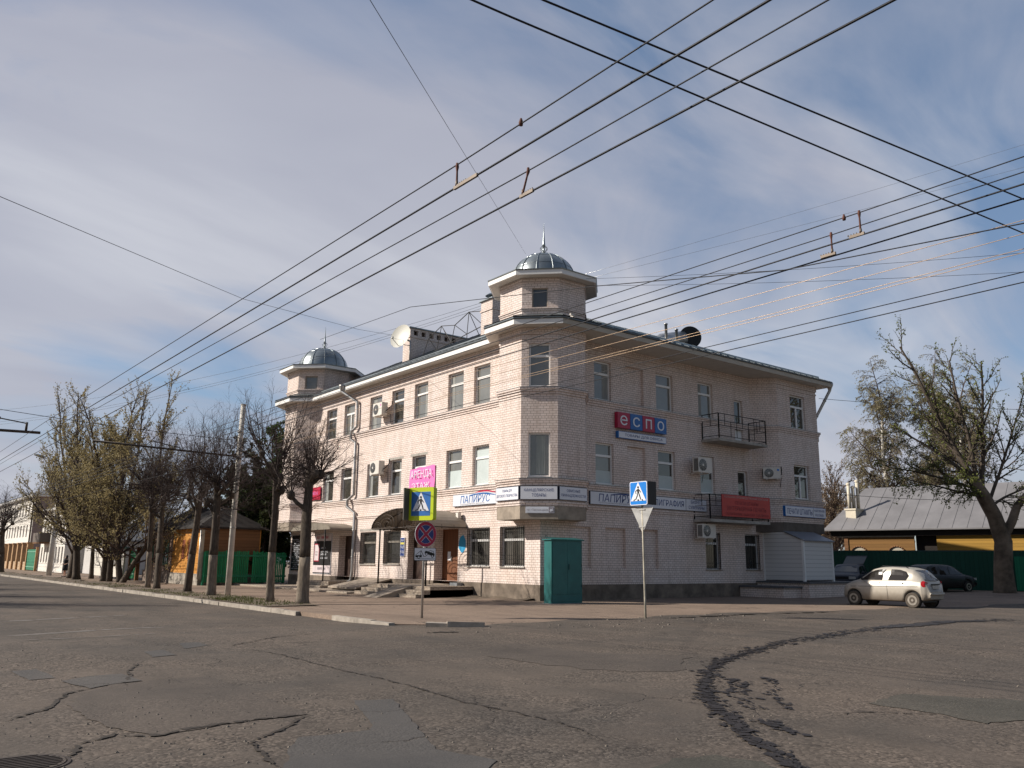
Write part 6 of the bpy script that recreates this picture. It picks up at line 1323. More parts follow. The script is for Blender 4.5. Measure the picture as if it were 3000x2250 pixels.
c = MB(); tips = []; r = random.Random(43); CO = [(7, .11, .07, 15, .36, .65, 5, .15), (5, .16, .06, 10, .42, .65, 4, .12), (3, .18, .05, 0, 0, 0, 3, 0)]; CH = [(7, .13, .0, 14, .42, .7, 5, .12), (5, .2, -.10, 9, .5, .7, 4, .1), (3, .2, -.12, 0, 0, 0, 3, 0)]
for st, en, rad, cf in ((LV(-.9, 5.6), LV(-4.6, 12.3, .5), .16, CO), (LV(-.85, 5.5), LV(-2.0, 11.7, -.6), .13, CO), (LV(-.6, 5.2), LV(.9, 11.6, .4), .14, CO), (LV(-.3, 4.6), LV(1.9, 9.8, -.5), .10, CO), (LV(1.8, 5.2), LV(3.0, 9.4, .2), .10, CO), (LV(-.8, 5.4), LV(-4.6, 8.0, -.4), .12, CH), (LV(-.7, 5.2), LV(-5.3, 6.0, .3), .09, CH), (LV(-.5, 4.9), LV(-4.6, 4.4, -.8), .08, CH), (LV(-.2, 4.4), LV(2.8, 5.4, .4), .08, CH), (LV(-.6, 5.0), LV(-2.6, 5.2, -2.2), .08, CH), (LV(-.7, 5.4), LV(-2.6, 9.4, 2.2), .10, CO)):
    d = en-st; grow(c, r, st, d+Vector((0, 0, .15*d.length)), d.length*1.05, rad, 0, cf, tips)
leaves(c, r, tips, 6, .10, 1, .07); c.build('crown', [BARK, LEAF_S], t)
CFGW = [(6, .12, .06, 18, .40, .9, 4, .08), (5, .14, -.20, 12, .55, .6, 3, .08), (4, .1, -.40, 0, 0, 0, 3, 0)]
for i, (x, y, s_, h, lab) in enumerate(((50.3, 12.2, 51, 17.8, 'left birch with a white trunk and drooping twigs behind the wooden house'), (53.6, 9.2, 52, 19.0, 'tallest birch with drooping twigs in the middle behind the wooden house'), (51.5, 6.0, 53, 16.5, 'right birch with yellowish drooping twigs behind the old leaning tree'))):
    leafy('birch_tree', (x, y, .2), [([(0, 0, -.1), (.2, -.1, h*.3), (-.1, .1, h*.6), (.1, 0, h*.86)], [.28, .22, .15, .07])], s_, lab, LEAF_B, 4, .10, CFGW, 'birches behind the wooden house', TWIG_P, BARK_B, (40, 5.2, .20, .1, 1.2))
CFGP = [(5, .15, .12, 14, .45, .6, 4, .12), (4, .15, .12, 8, .5, .5, 3, .1), (3, .15, .1, 0, 0, 0, 3, 0)]
for i, (x, y, h, lab) in enumerate(((44.5, 14.5, 8.6, 'nearest reddish brown bare tree beside the end of the brick building'), (50, 17.5, 9.6, 'reddish brown bare tree between the brick building and the birches'), (57, 19, 10.2, 'brownish bare tree farther back behind the grey roof'))):
    leafy('bare_tree', (x, y, .2), [([(0, 0, -.1), (.2, .1, h*.3), (.1, -.1, h*.62)], [.22, .17, .09])], 61+i, lab, LEAF_R, 5, .11, CFGP, 'brown trees behind the brick building', TWIG_P, None, (20, 4.6, .2, .2, 1.2))

# ------------------------------------------------------------------ houses down the left street
def simple_window(parent, O, u, a, b, c, d, frame, pane, casing=.09, out=.03, bars=1, name='window'):
    O, u = Vector(O), Vector(u).normalized(); n = onorm(u); m = MB(); ob = lambda a0, a1, z0, z1, d0, d1: m.obox(O, u, n, a0, a1, z0, z1, d0, d1)
    ob(a-casing, a, c-casing, d+casing, -.02, out); ob(b, b+casing, c-casing, d+casing, -.02, out); ob(a, b, d, d+casing, -.02, out+.01); ob(a, b, c-casing, c, -.02, out+.02)
    for k in range(1, bars+1): x = a+(b-a)*k/(bars+1); ob(x-.025, x+.025, c, d, -.01, out*.6)
    if bars: ob(a, b, d-(d-c)*.3-.02, d-(d-c)*.3+.02, -.01, out*.55)
    w = m.build(name, frame, parent); q = MB(); P = lambda x, z: O+u*x+ZV*z+n*.004
    q.face([P(a, c), P(b, c), P(b, d), P(a, d)]); q.build('pane', pane, w); return w
def shed_house(name, label, x, y0, y1, z0, zw, depth, wall, roofm, ridge, cat='house', base=None, over=.35):
    """house with its long wall on the street line x, gable ends facing along the street"""
    t = thing(name, (x, (y0+y1)/2, 0), label, cat); m = MB(); L = y1-y0
    panel(m, (x, y1, 0), (0, -1, 0), L, z0, zw, []); panel(m, (x, y0, 0), (1, 0, 0), depth, z0, zw, []); panel(m, (x+depth, y0, 0), (0, 1, 0), L, z0, zw, []); panel(m, (x+depth, y1, 0), (-1, 0, 0), depth, z0, zw, [])
    m.build('wall', wall, t); m = MB(); o_ = over; zo = zw-.05; hd_ = min(depth, L)/2; a, b, c, d = (x-o_, y0-o_), (x+depth+o_, y0-o_), (x+depth+o_, y1+o_), (x-o_, y1+o_)
    r0_, r1_ = (x+depth/2, y0+hd_*.9, ridge), (x+depth/2, y1-hd_*.9, ridge); q = [(*p_, zo+.08) for p_ in (a, b, c, d)]
    for f_ in ((q[0], q[1], r0_), (q[1], q[2], r1_, r0_), (q[2], q[3], r1_), (q[3], q[0], r0_, r1_)): m.face(f_)
    m.sweep([d, a, b, c], [(-.3, zo-.02), (0, zo-.02), (.0, zo+.081)], True)
    m.build('roof', roofm, t)
    if base: m = MB(); panel(m, (x-.08, y1, 0), (0, -1, 0), L, -.3, z0, []); panel(m, (x-.08, y0, 0), (1, 0, 0), depth, -.3, z0, []); m.face([(x-.08, y0, z0), (x, y0, z0), (x, y1, z0), (x-.08, y1, z0)]); m.build('base', base, t)
    return t
t = shed_house('wooden_house', 'orange shingle house with boarded windows and a stone base behind the pollarded trees', -5.15, 25.2, 30.8, .62, 3.35, 3.6, ORANGE, SHADOWB, 4.7, 'house', STONEB)
for a, b in ((1.95, 2.55), (3.1, 3.72)): simple_window(t, (-5.15, 30.8, 0), (0, -1, 0), a, b, 1.45, 2.65, ORANGE, BOARDED, .06, .02, 0, 'boarded_window')
m = MB(); m.box(-5.25, -5.05, 25.08, 25.24, .3, 3.2); m.build('corner_board', TRIMW, t); m = MB(); m.tube([(-5.3, 25.0, 3.2), (-5.3, 25.0, 0.3)], .05, 8); m.build('downpipe', PIPE, t)
m = MB(); m.face([(-5.1, 25.195, .62), (-1.6, 25.195, .62), (-1.6, 25.195, 3.3), (-5.1, 25.195, 3.3)]); m.build('side_cladding', BROWNW, t)
t = shed_house('wooden_house', 'low dark shingled wooden house with green window casings beside the orange house', -5.05, 31.0, 37.2, .7, 3.3, 4.6, SHINGLE, SHADOWB, 5.0, 'house', None)
for a in (1.0, 2.6, 4.4): simple_window(t, (-5.05, 37.2, 0), (0, -1, 0), a, a+.7, 1.2, 2.6, pbr('green_casing', (.06, .12, .085), .7, 0, .2, 3) if 'green_casing' not in MATS else MATS['green_casing'], GLASS_D, .14, .05, 1)
m = MB(); m.obox((-5.05, 37.2, 0), (0, -1, 0), (-1, 0, 0), 0, 6.15, -.2, .7, 0, .14); m.build('plank_base', plank_mat('grey_planks', (.22, .17, .14), 'Z', .22, .4), t)
def gate(name, label, x, y0, y1, h, mat, post, cat='gate', boards=True):
    t = thing(name, (x, (y0+y1)/2, 0), label, cat); m = MB(); m.box(x-.03, x+.03, y0+.08, y1-.08, .06, h); g = m.build('leaf', mat, t)
    q = MB(); 
    for z in (.35, h-.3): q.box(x-.07, x-.03, y0+.08, y1-.08, z, z+.09)
    q.build('rail', pbr('pale_green_rail', (.16, .36, .25), .6) if 'pale_green_rail' not in MATS else MATS['pale_green_rail'], g)
    for y in (y0, y1): m = MB(); m.box(x-.12, x+.12, y-.11, y+.11, -.2, h+.18); m.box(x-.15, x+.15, y-.14, y+.14, h+.18, h+.24); m.build('post', post, t)
    return t
gate('garden_gate', 'narrow green board gate between brown posts left of the shingled house', -5.5, 37.4, 39.4, 2.0, GREENF, BROWNW)
t = thing('metal_fence', (-5.9, 44, 0), 'blank white sheet metal fence behind the twin stemmed tree', 'fence'); m = MB(); m.box(-5.92, -5.88, 39.6, 49.0, .12, 2.0); m.build('panel', pbr('white_sheet_fence', (.66, .62, .55), .6, 0, .14, .9), t)
m = MB(); m.face([(-5.9, 49.0, 0.1), (-2.5, 49.0, 0.1), (-2.5, 49.0, 2.0), (-5.9, 49.0, 2.0)]); m.build('return_panel', MATS['white_sheet_fence'], t)
for y in lin(39.6, 49.0, 5): m = MB(); m.box(-5.88, -5.82, y-.04, y+.04, -.1, 2.03); m.build('post', STEEL, t)
t = shed_house('plaster_house', 'low grey plastered house with a green framed window set back beyond the white fence', -3.6, 56.0, 64.0, 0, 3.0, 8.0, WALLG, SLATE, 5.4)
simple_window(t, (-3.6, 56.0, 0), (1, 0, 0), .9, 2.3, .9, 2.3, MATS['green_casing'], GLASS_D, .14, .05, 2)
# two storey white house with a wooden balcony
t = thing('white_house', (-5.1, 72, 0), 'two storey white house with tall windows and a weathered wooden balcony', 'house'); m = MB(); x, y0, y1 = -5.1, 65.5, 78.7
hol = [(1.0+i*1.55, 1.75+i*1.55, .9, 2.5, .15, 1) for i in range(8)]+[(1.2+i*1.7, 2.1+i*1.7, 3.5, 5.3, .15, 1) for i in range(7)]
panel(m, (x, y1, 0), (0, -1, 0), y1-y0, 0, 6.3, hol); panel(m, (x, y0, 0), (1, 0, 0), 10, 0, 6.3, []); panel(m, (x+10, y1, 0), (-1, 0, 0), 10, 0, 6.3, []); panel(m, (x+10, y0, 0), (0, 1, 0), y1-y0, 0, 6.3, []); m.build('wall', WALLW, t)
for h in hol: simple_window(t, (x+.12, y1, 0), (0, -1, 0), h[0]+.08, h[1]-.08, h[2]+.06, h[3]-.06, WHITE, GLASS_D, .07, .02, 1)
m = MB(); m.sweep([(x+10, y1), (x, y1), (x, y0), (x+10, y0)], [(-.05, 6.25), (.35, 6.28), (.42, 6.45), (-.1, 6.5)]); m.build('cornice', WHITE, t)
m = MB(); e = .45; zc, zr_ = 6.48, 8.0
a, b, c, d = (x-e, y0-e, zc), (x+10+e, y0-e, zc), (x+10+e, y1+e, zc), (x-e, y1+e, zc); r0_, r1_ = (x+5, y0+4, zr_), (x+5, y1-4, zr_)
for f_ in ((a, b, r0_), (b, c, r1_, r0_), (c, d, r1_), (d, a, r0_, r1_)): m.face(f_)
m.build('roof', SLATE, t)
m = MB(); m.box(x-1.1, x-.01, 72.6, 76.6, 2.85, 3.0); bb = m.build('balcony', BROWNW, t); m = MB(); m.box(x-1.12, x-1.06, 72.6, 76.6, 3.0, 3.95); m.box(x-1.06, x-.01, 72.6, 72.66, 3.0, 3.95); m.box(x-1.06, x-.01, 76.54, 76.6, 3.0, 3.95); m.build('parapet', plank_mat('weathered_balcony', (.14, .115, .10), 'Y', .14, .3), bb)
gate('garden_gate', 'bright green sheet gate beside brick pillars at the far left', -5.2, 79.5, 85.5, 2.3, GREENG, PILLAR)
t = thing('pillar_fence', (-4.8, 98, 0), 'row of tall ochre brick pillars with low panels at the far left', 'fence')
for i in range(7): y = 87+i*3.6; m = MB(); m.box(-5.1, -4.5, y-.35, y+.35, -.2, 3.0); m.box(-5.18, -4.42, y-.43, y+.43, 3.0, 3.15); m.build('pillar', PILLAR, t)
for i in range(6): y = 87+i*3.6; m = MB(); m.box(-4.9, -4.7, y+.35, y+3.25, -.2, .9); m.build('panel', pbr('ochre_panel', (.45, .32, .2), .85) if 'ochre_panel' not in MATS else MATS['ochre_panel'], t)
# three storey block at the far end
t = thing('apartment_block', (-2.7, 118, 0), 'three storey white block with a grey hipped roof closing the left street', 'building'); m = MB(); x, y0, y1 = -2.7, 101.5, 140
hol = [(1.6+i*2.5, 2.6+i*2.5, z, z+1.6, .15, 1) for i in range(14) for z in (1.1, 4.1, 7.0)]
panel(m, (x, y1, 0), (0, -1, 0), y1-y0, 0, 9.4, hol); panel(m, (x+14, y0, 0), (0, 1, 0), y1-y0, 0, 9.4, []); panel(m, (x+14, y1, 0), (-1, 0, 0), 14, 0, 9.4, []); m.build('wall', WALLW, t)
m = MB(); panel(m, (x, y0, 0), (1, 0, 0), 14, 0, 9.4, []); m.build('end_wall', WALLSH, t)  # shade on the end wall put into a darker, browner plaster colour
for h in hol: simple_window(t, (x+.14, y1, 0), (0, -1, 0), h[0]+.05, h[1]-.05, h[2]+.05, h[3]-.05, WHITE, GLASS_D, .05, .02, 1)
m = MB(); m.sweep([(x+14, y1), (x, y1), (x, y0), (x+14, y0)], [(-.05, 9.35), (.5, 9.4), (.55, 9.65), (-.1, 9.7)]); m.build('cornice', WHITE, t)
m = MB(); e = .6; zc, zr_ = 9.68, 12.6; a, b, c, d = (x-e, y0-e, zc), (x+14+e, y0-e, zc), (x+14+e, y1+e, zc), (x-e, y1+e, zc); r0_, r1_ = (x+6.5, y0+7, zr_), (x+6.5, y1-7, zr_)
for f_ in ((a, b, r0_), (b, c, r1_, r0_), (c, d, r1_), (d, a, r0_, r1_)): m.face(f_)
rf = m.build('roof', SLATE, t)
m = MB(); m.box(x+2.6, x+3.6, y0+5, y0+6.2, 10.5, 13.2); m.box(x+2.4, x+3.8, y0+4.8, y0+6.4, 13.2, 13.35); m.build('chimney', WALLG, rf)
m = MB(); m.tube([(x+1, y0+3, 10), (x+1, y0+3, 13.6)], .04, 5); m.tube([(x+.6, y0+3, 13.5), (x+1.4, y0+3, 13.5)], .03, 5); m.build('antenna', IRON, rf)
m = MB(); m.tube([(x-.2, y0+.5, 9.4), (x-.1, y0+.4, 8.6), (x-.1, y0+.4, .3)], .09, 8); m.build('downpipe', IRON_B, t)
# green picket fence closing the gap by the brick building
t = thing('picket_fence', (-2.8, 25, 0), 'bright green picket fence between the orange house and the brick building', 'fence'); rp = random.Random(12)
A, B_ = Vector((-5.0, 24.9, 0)), Vector((-.15, 24.35, 0)); u = (B_-A).normalized(); n = onorm(u); Lf = (B_-A).length; m = MB(); k = 0; a = 0
while a < Lf-.1:
    if not (2.55 < a < 2.75): h = 1.95+rp.uniform(-.05, .05)+.02*math.sin(a); m.obox(A, u, n, a, a+.085, .12, h, 0, .025+rp.uniform(0, .01))
    a += .108
m.build('pickets', GREENF, t)
for z in (.45, 1.65): m = MB(); m.obox(A, u, n, 0, Lf, z, z+.1, .034, .075); m.build('rail', GREENG, t)
for a in (0, 1.6, 3.2, 4.75): m = MB(); m.obox(A, u, n, a-.06, a+.06, -.2, 1.9, -.14, -.02); m.build('post', GREENG, t)
# person on the far pavement
t = thing('person', (-7.3, 52.2, -.08), 'woman in a dark dress with bare calves standing on the far left pavement', 'person', None, R(-70), True)
def skinned(name, verts, edges, radii, mat, parent, sub=2):
    me = bpy.data.meshes.new(name); me.from_pydata(verts, edges, []); o = bpy.data.objects.new(name, me); COL.objects.link(o)
    md = o.modifiers.new('skin', 'SKIN'); sb = o.modifiers.new('sub', 'SUBSURF'); sb.levels = sb.render_levels = sub
    for i, r_ in enumerate(radii): me.skin_vertices[0].data[i].radius = (r_, r_) if not isinstance(r_, tuple) else r_
    me.skin_vertices[0].data[0].use_root = True
    dg = bpy.context.evaluated_depsgraph_get(); m2 = bpy.data.meshes.new_from_object(o.evaluated_get(dg)); bpy.data.objects.remove(o)
    m2.materials.clear(); m2.materials.append(mat)
    for p_ in m2.polygons: p_.use_smooth = True
    o = bpy.data.objects.new(name, m2); COL.objects.link(o); o.parent = parent; return o
V_ = [(0, 0, .92), (0, -.01, 1.12), (0, 0, 1.32), (0, 0, 1.43), (0, -.02, 1.54), (0, -.02, 1.63), (-.09, 0, .86), (-.09, -.01, .47), (-.1, .02, .08), (-.11, -.13, .03), (.09, 0, .86), (.10, -.03, .47), (.12, .0, .08), (.13, -.15, .03), (-.17, 0, 1.37), (-.22, .02, 1.1), (-.16, -.16, .98), (-.06, -.22, 1.02), (.17, 0, 1.37), (.22, .02, 1.1), (.17, -.16, .98), (.08, -.22, 1.0)]
E_ = [(0, 1), (1, 2), (2, 3), (3, 4), (4, 5), (0, 6), (6, 7), (7, 8), (8, 9), (0, 10), (10, 11), (11, 12), (12, 13), (2, 14), (14, 15), (15, 16), (16, 17), (2, 18), (18, 19), (19, 20), (20, 21)]
skinned('body', V_, E_, [.13, .115, .13, .05, .08, .075, .085, .055, .04, .03, .085, .055, .04, .03, .055, .042, .032, .028, .055, .042, .032, .028], SKIN, t)
m = MB(); m.lathe([(.02, 1.44), (.17, 1.40), (.185, 1.25), (.15, 1.08), (.185, .92), (.21, .70), (.23, .50), (.20, .50)], (0, 0, 0), 16); m.build('dress', CLOTH, t)
for sx in (-1, 1): m = MB(); m.tube([(sx*.15, 0, 1.39), (sx*.20, .01, 1.24), (sx*.225, .02, 1.12)], [.075, .062, .055], 9); m.build('sleeve', CLOTH, t)
m = MB(); m.lathe([(.01, 1.74), (.07, 1.72), (.105, 1.64), (.105, 1.54), (.10, 1.42), (.06, 1.36)], (0, .025, 0), 12); m.build('hair', HAIR, t)
for sx in (-.105, .125): m = MB(); m.box(sx-.045, sx+.045, -.19, .07, 0, .06); m.build('shoe', CLOTH, t)

# ------------------------------------------------------------------ wooden house, fence and cars on the right
WO, WU = Vector((28.55, 3.65, .25)), Vector((.22, -.975, 0)).normalized(); WB = Vector((-WU.y, WU.x, 0))
P3 = lambda a, z, b=0.0: Vector((WO.x, WO.y, 0))+WU*a+WB*b+ZV*z
WN = onorm(WU)
t = thing('log_house', (31, -1.5, .2), 'long ochre wooden house under a big grey metal roof behind the green fence', 'house')
m = MB(); m.obox(P3(0, 0), WU, WN, 0, 4.05, 0, 3.35, -.1, 0); m.build('brown_wall', RLOG2, t); m = MB(); m.obox(P3(0, 0), WU, WN, 5.3, 19, 0, 3.45, -.1, 0); m.build('ochre_wall', RLOG, t)
m = MB(); m.obox(P3(0, 0), WU, WN, 4.05, 5.3, 0, 3.6, -1.0, -.4); m.build('porch_recess', SHADOWB, t); m = MB(); m.obox(P3(0, 0), WU, WN, -.9, 19, 3.35, 3.75, -.3, .22); m.build('eave_boards', SHADOWB, t)  # porch and eave shade put into the near-black colour
for a0, a1, z in ((-.5, 4.1, 3.28), (5.2, 19, 3.42)): m = MB(); m.obox(P3(0, 0), WU, WN, a0, a1, z, z+.09, .01, .1); m.build('eave_trim', TRIMW, t)
m = MB(); m.obox(P3(0, 0), WU, WN, -.12, .12, 0, 3.3, 0, .06); m.build('corner_board', BROWNW, t)
m = MB(); LR = 19; D_ = 4.4; zE, zR_ = 3.76, 6.72
q = [P3(-1.25, zE, -.55), P3(LR, zE, -.55), P3(LR, zR_, D_), P3(.1, zR_, D_)]; m.face(q)
q2 = [P3(-1.25, zE, D_*2+.5), P3(-1.25, zE, -.55), P3(.1, zR_, D_)]; m.face(q2); m.face([P3(LR, zE, D_*2+.5), P3(-1.25, zE, D_*2+.5), P3(.1, zR_, D_), P3(LR, zR_, D_)])
for i in range(1, 24):
    a = i*.8-.9; lo = P3(a, zE+.012, -.55); hi = P3(max(a, .1) if a > .1 else a, zR_+.012 if a > .1 else zE+(zR_-zE)*(a+1.25)/1.35, D_ if a > .1 else -.55+(D_+.55)*(a+1.25)/1.35); m.tube([lo, hi], .012, 4, 0, False, False)
m.face([P3(-1.25, zE-.08, -.55), P3(LR, zE-.08, -.55), P3(LR, zE, -.55), P3(-1.25, zE, -.55)]); rf = m.build('roof', ROOFG, t)
m = MB()
cb = P3(.25, 0, 1.2); m.box(cb.x-.45, cb.x+.45, cb.y-.35, cb.y+.35, 4.1, 5.15); m.box(cb.x-.5, cb.x+.5, cb.y-.4, cb.y+.4, 5.05, 5.15)
ch = m.build('chimney', WALLW, rf); ch.data.materials.clear(); ch.data.materials.append(pbr('cream_chimney', (.60, .54, .43), .8, 0, .12, 3))
for k, (dx, h) in enumerate(((-.28, 6.75), (0.0, 6.55), (.3, 6.95))): q = MB(); w = RV*dx; q.tube([(cb.x+w.x, cb.y+w.y, 5.1), (cb.x+w.x, cb.y+w.y, h)], .105, 10); q.lathe([(.14, -.05), (.14, .05), (.01, .12)], (cb.x+w.x, cb.y+w.y, h), 10); q.build('flue', MATS['cream_chimney'], ch)
for a in (.75, 3.0):
    m = MB(); arcp = [(.48*math.cos(q_), .42*math.sin(q_)) for q_ in lin(0, PI, 11)]
    for (xa, za), (xb, zb) in zip(arcp[:-1], arcp[1:]): m.tube([P3(a+xa, 2.3+za, -.05), P3(a+xb, 2.3+zb, -.05)], .05, 5)
    m.obox(P3(0, 0), WU, WN, a-.5, a+.5, 2.26, 2.34, 0, .06); w = m.build('window', BROWNW, t)
    q = MB(); q.face([P3(a+x_, 2.34+z_, -.015) for x_, z_ in arcp]); q.build('arch_panel', TRIMW, w)
    q = MB(); q.face([P3(a-.42, 1.2, -.012), P3(a+.42, 1.2, -.012), P3(a+.42, 2.26, -.012), P3(a-.42, 2.26, -.012)]); q.build('pane', GLASS_D, w)
    for s_ in (-1, 1): q = MB(); q.obox(P3(0, 0), WU, WN, a+s_*.62-.2, a+s_*.62+.2, 1.25, 2.2, .01, .05); q.build('shutter', TRIMW, w)
    q = MB(); q.obox(P3(0, 0), WU, WN, a-.44, a+.44, 1.95, 2.02, .013, .04); q.obox(P3(0, 0), WU, WN, a-.03, a+.03, 1.2, 1.94, .013, .04); q.build('sash', TRIMW, w)
FA, FB = Vector((25.75, 4.6, 0)), Vector((29.9, -13.7, 0)); fu = (FB-FA).normalized(); fn = onorm(fu); FL = (FB-FA).length
t = thing('sheet_fence', (27.5, -3, .25), 'tall dark green sheet fence behind the parked cars', 'fence'); m = MB(); m.obox(FA, fu, fn, 0, FL, .2, 2.36, 0, .03); m.build('sheet', GREENR, t)
for i in range(9): a = i*FL/8; m = MB(); m.obox(FA, fu, fn, a-.04, a+.04, 0, 2.4, -.08, 0); m.build('post', IRON, t)
m = MB(); m.obox(FA, fu, fn, 0, FL, 2.36, 2.42, -.02, .05); m.build('cap_rail', TEALD, t)
t = thing('picket_fence', (28.8, -9.6, .25), 'short brighter green stretch of board fence right of the old tree', 'fence'); m = MB(); m.obox(FA, fu, fn, 11.2, FL, .3, 2.1, .06, .10); m.build('boards', plank_mat('mid_green_boards', (.015, .16, .085), 'Y', .14, .3), t)
t = thing('blue_kiosk', (32.3, -13.2, .25), 'bit of a blue hut at the right edge behind the fence', 'hut'); m = MB(); m.obox((31.0, -9.5, 0), fu, fn, 0, 3.0, 0, 3.6, -2.5, 0); m.build('wall', pbr('hut_blue', (.02, .10, .33), .6), t); m = MB(); m.obox((31.0, -9.5, 0), fu, fn, -.2, 3.2, 3.6, 3.75, -2.7, .2); m.build('roof', SLATE, t)

def interp(tab, x):
    for (x0, v0), (x1, v1) in zip(tab[:-1], tab[1:]):
        if x0 <= x <= x1: t_ = (x-x0)/(x1-x0) if x1 > x0 else 0; return v0+(v1-v0)*t_
    return tab[0][1] if x < tab[0][0] else tab[-1][1]
def car(loc, rz, label, mat, top, belt, wid, roofw, axles, wr, gl, side_win, wind, rear, tyre=TYRE, zmin=.22, tails=None, fronts=None, bumper=None, trim=None, rim=RIM, plate_r=None, plate_f=None):
    """+X is the nose. top/belt/wid/roofw are (x, value) tables; side_win a list of (x, z) outlines; wind/rear (x0, z0, x1, z1) glass lines"""
    t = thing('parked_car', loc, label, 'car', 'cars parked by the building', rz, True); x0, x1 = top[0][0], top[-1][0]; xs = set(lin(x0, x1, 46))
    for a in axles: xs |= set(a+(wr+.055)*math.cos(q_) for q_ in lin(0, PI, 15))
    xs = sorted(xs); m = MB(); rows = []
    def zb(x):
        z = zmin+.10*max(0, (abs(x)-(x1-.35))/.35)
        for a in axles:
            d = abs(x-a)
            if d < wr+.056: z = max(z, wr+math.sqrt(max(0, (wr+.055)**2-d*d)))
        return z
    def sec(x):
        zt, zbelt, w, rw, b = interp(top, x), interp(belt, x), interp(wid, x), interp(roofw, x), zb(x); zs = min(zbelt, zt-.03); mid = b+(zs-b)*.5
        return [(.0, b), (w*.80, b), (w*.965, b+.03), (w*.995, min(mid, .55) if min(mid, .55) > b+.04 else b+.05), (w, max(b+.06, zs*.62+.1 if zs*.62+.1 > b+.06 else b+.06)), (w*.975, max(zs, b+.08)), (w*.955, max(zs, b+.08)+.012), ((w*.95+rw)/2+.012, (zs+zt)/2+.01), (rw, zt-.025), (rw*.88, zt-.004), (rw*.5, zt+.012), (0, zt+.016)]
    for x in xs: rows.append(sec(x))
    k = len(rows[0])
    for s_ in (1, -1):
        base = len(m.v); m.v.extend([(x, s_*y, z) for x, rw in zip(xs, rows) for y, z in rw])
        for i in range(len(xs)-1):
            for j in range(k-1):
                f = (base+i*k+j, base+(i+1)*k+j, base+(i+1)*k+j+1, base+i*k+j+1); m.f.append(f if s_ < 0 else f[::-1]); m.uv.append([(0, 0)]*4); m.mi.append(0); m.sm.append(j not in (1, 5))
        for i, fl in ((0, 1), (len(xs)-1, -1)):
            f = tuple(base+i*k+j for j in range(k)); f = f if fl*s_ > 0 else f[::-1]; m.f.append(f); m.uv.append([(0, 0)]*k); m.mi.append(0); m.sm.append(False)
    m.build('body', mat, t)
    def sy(x, z):
        rw = sec(x); best = rw[4][0]
        for (ya, za), (yb_, zb_) in zip(rw[4:-3], rw[5:-2]):
            if min(za, zb_) <= z <= max(za, zb_) and abs(zb_-za) > 1e-5: return ya+(yb_-ya)*(z-za)/(zb_-za)
        return best
    def on_side(poly, mt, name, par, off=.006, sides=(1, -1), sub=7):
        for s_ in sides:
            q = MB(); lo = min(p_[0] for p_ in poly); hi = max(p_[0] for p_ in poly); cols = []
            for x in lin(lo+1e-4, hi-1e-4, sub+1):
                zs_ = []
                for (xa, za), (xb, zb_) in zip(poly, poly[1:]+poly[:1]):
                    if (xa-x)*(xb-x) <= 0 and abs(xa-xb) > 1e-6: zs_.append(za+(zb_-za)*(x-xa)/(xb-xa))
                a, b = min(zs_), max(zs_); cols.append([(x, s_*(sy(x, a+(b-a)*f_)+off), a+(b-a)*f_) for f_ in (0, .25, .5, .75, 1)])
            for c0_, c1_ in zip(cols[:-1], cols[1:]):
                for j in range(4): f_ = [c0_[j], c1_[j], c1_[j+1], c0_[j+1]]; q.face(f_ if s_ < 0 else f_[::-1], None, 0, True)
            q.build(name, mt, par)
    for w in side_win: on_side(w, gl, 'side_window', t)
    for nm, (xa, za, xb, zb_, ya, yb_), mt in (('windscreen', wind, gl if mat is SILVER else CGLASS2), ('rear_window', rear, gl)):
        q = MB(); sgn = 1 if nm == 'windscreen' else -1; nx, nz = (zb_-za), (xa-xb); ln = math.hypot(nx, nz); ox, oz = abs(nx)/ln*.018*sgn, abs(nz)/ln*.018
        g_ = [[(xa+(xb-xa)*f_+ox-sgn*.05*abs(h_)**2, (ya+(yb_-ya)*f_)*h_, za+(zb_-za)*f_+oz) for h_ in (-1, -.5, 0, .5, 1)] for f_ in (0, .5, 1)]
        for r_ in range(2):
            for c_ in range(4): f_ = [g_[r_][c_], g_[r_][c_+1], g_[r_+1][c_+1], g_[r_+1][c_]]; q.face(f_ if sgn > 0 else f_[::-1], None, 0, True)
        q.build(nm, mt, t)
    m = MB(); m.box(x0+.3, x1-.3, -wid[len(wid)//2][1]*.72, wid[len(wid)//2][1]*.72, zmin-.02, .62); m.build('underbody', BLACKP, t)
    wy = wid[len(wid)//2][1]
    for a in axles:
        for s_ in (1, -1):
            q = MB(); q.tube([(a, s_*(wy-.17), wr), (a, s_*(wy-.16), wr), (a, s_*(wy-.015), wr), (a, s_*(wy-.0), wr)], [wr*.93, wr, wr, wr*.93], 26); w = q.build('wheel', tyre, t)
            q = MB(); c_ = (a, s_*(wy+.003), wr); nv = (0, s_, 0); q.disc(c_, nv, wr*.42, wr*.66, .02, 26); q.disc((a, s_*(wy-.012), wr), nv, 0, wr*.44, 0, 26); q.disc((a, s_*(wy+.006), wr), nv, 0, wr*.16, .02, 14)
            for k_ in range(8): an = 2*PI*k_/8; q.disc((a+wr*.35*math.cos(an), s_*(wy-.006), wr+wr*.35*math.sin(an)), nv, 0, wr*.05, 0, 8)
            q.build('rim', rim, w)
            q = MB(); q.disc((a, s_*(wy-.10), wr), nv, 0, wr+.054, 0, 26); q.build('arch_lining', BLACKP, t)
    return t, on_side, sy
top = [(-1.745, .58), (-1.70, .80), (-1.64, .98), (-1.40, 1.24), (-1.22, 1.38), (-.95, 1.45), (-.45, 1.485), (.05, 1.465), (.38, 1.39), (.72, 1.17), (1.02, .985), (1.30, .92), (1.55, .80), (1.69, .64), (1.745, .45)]
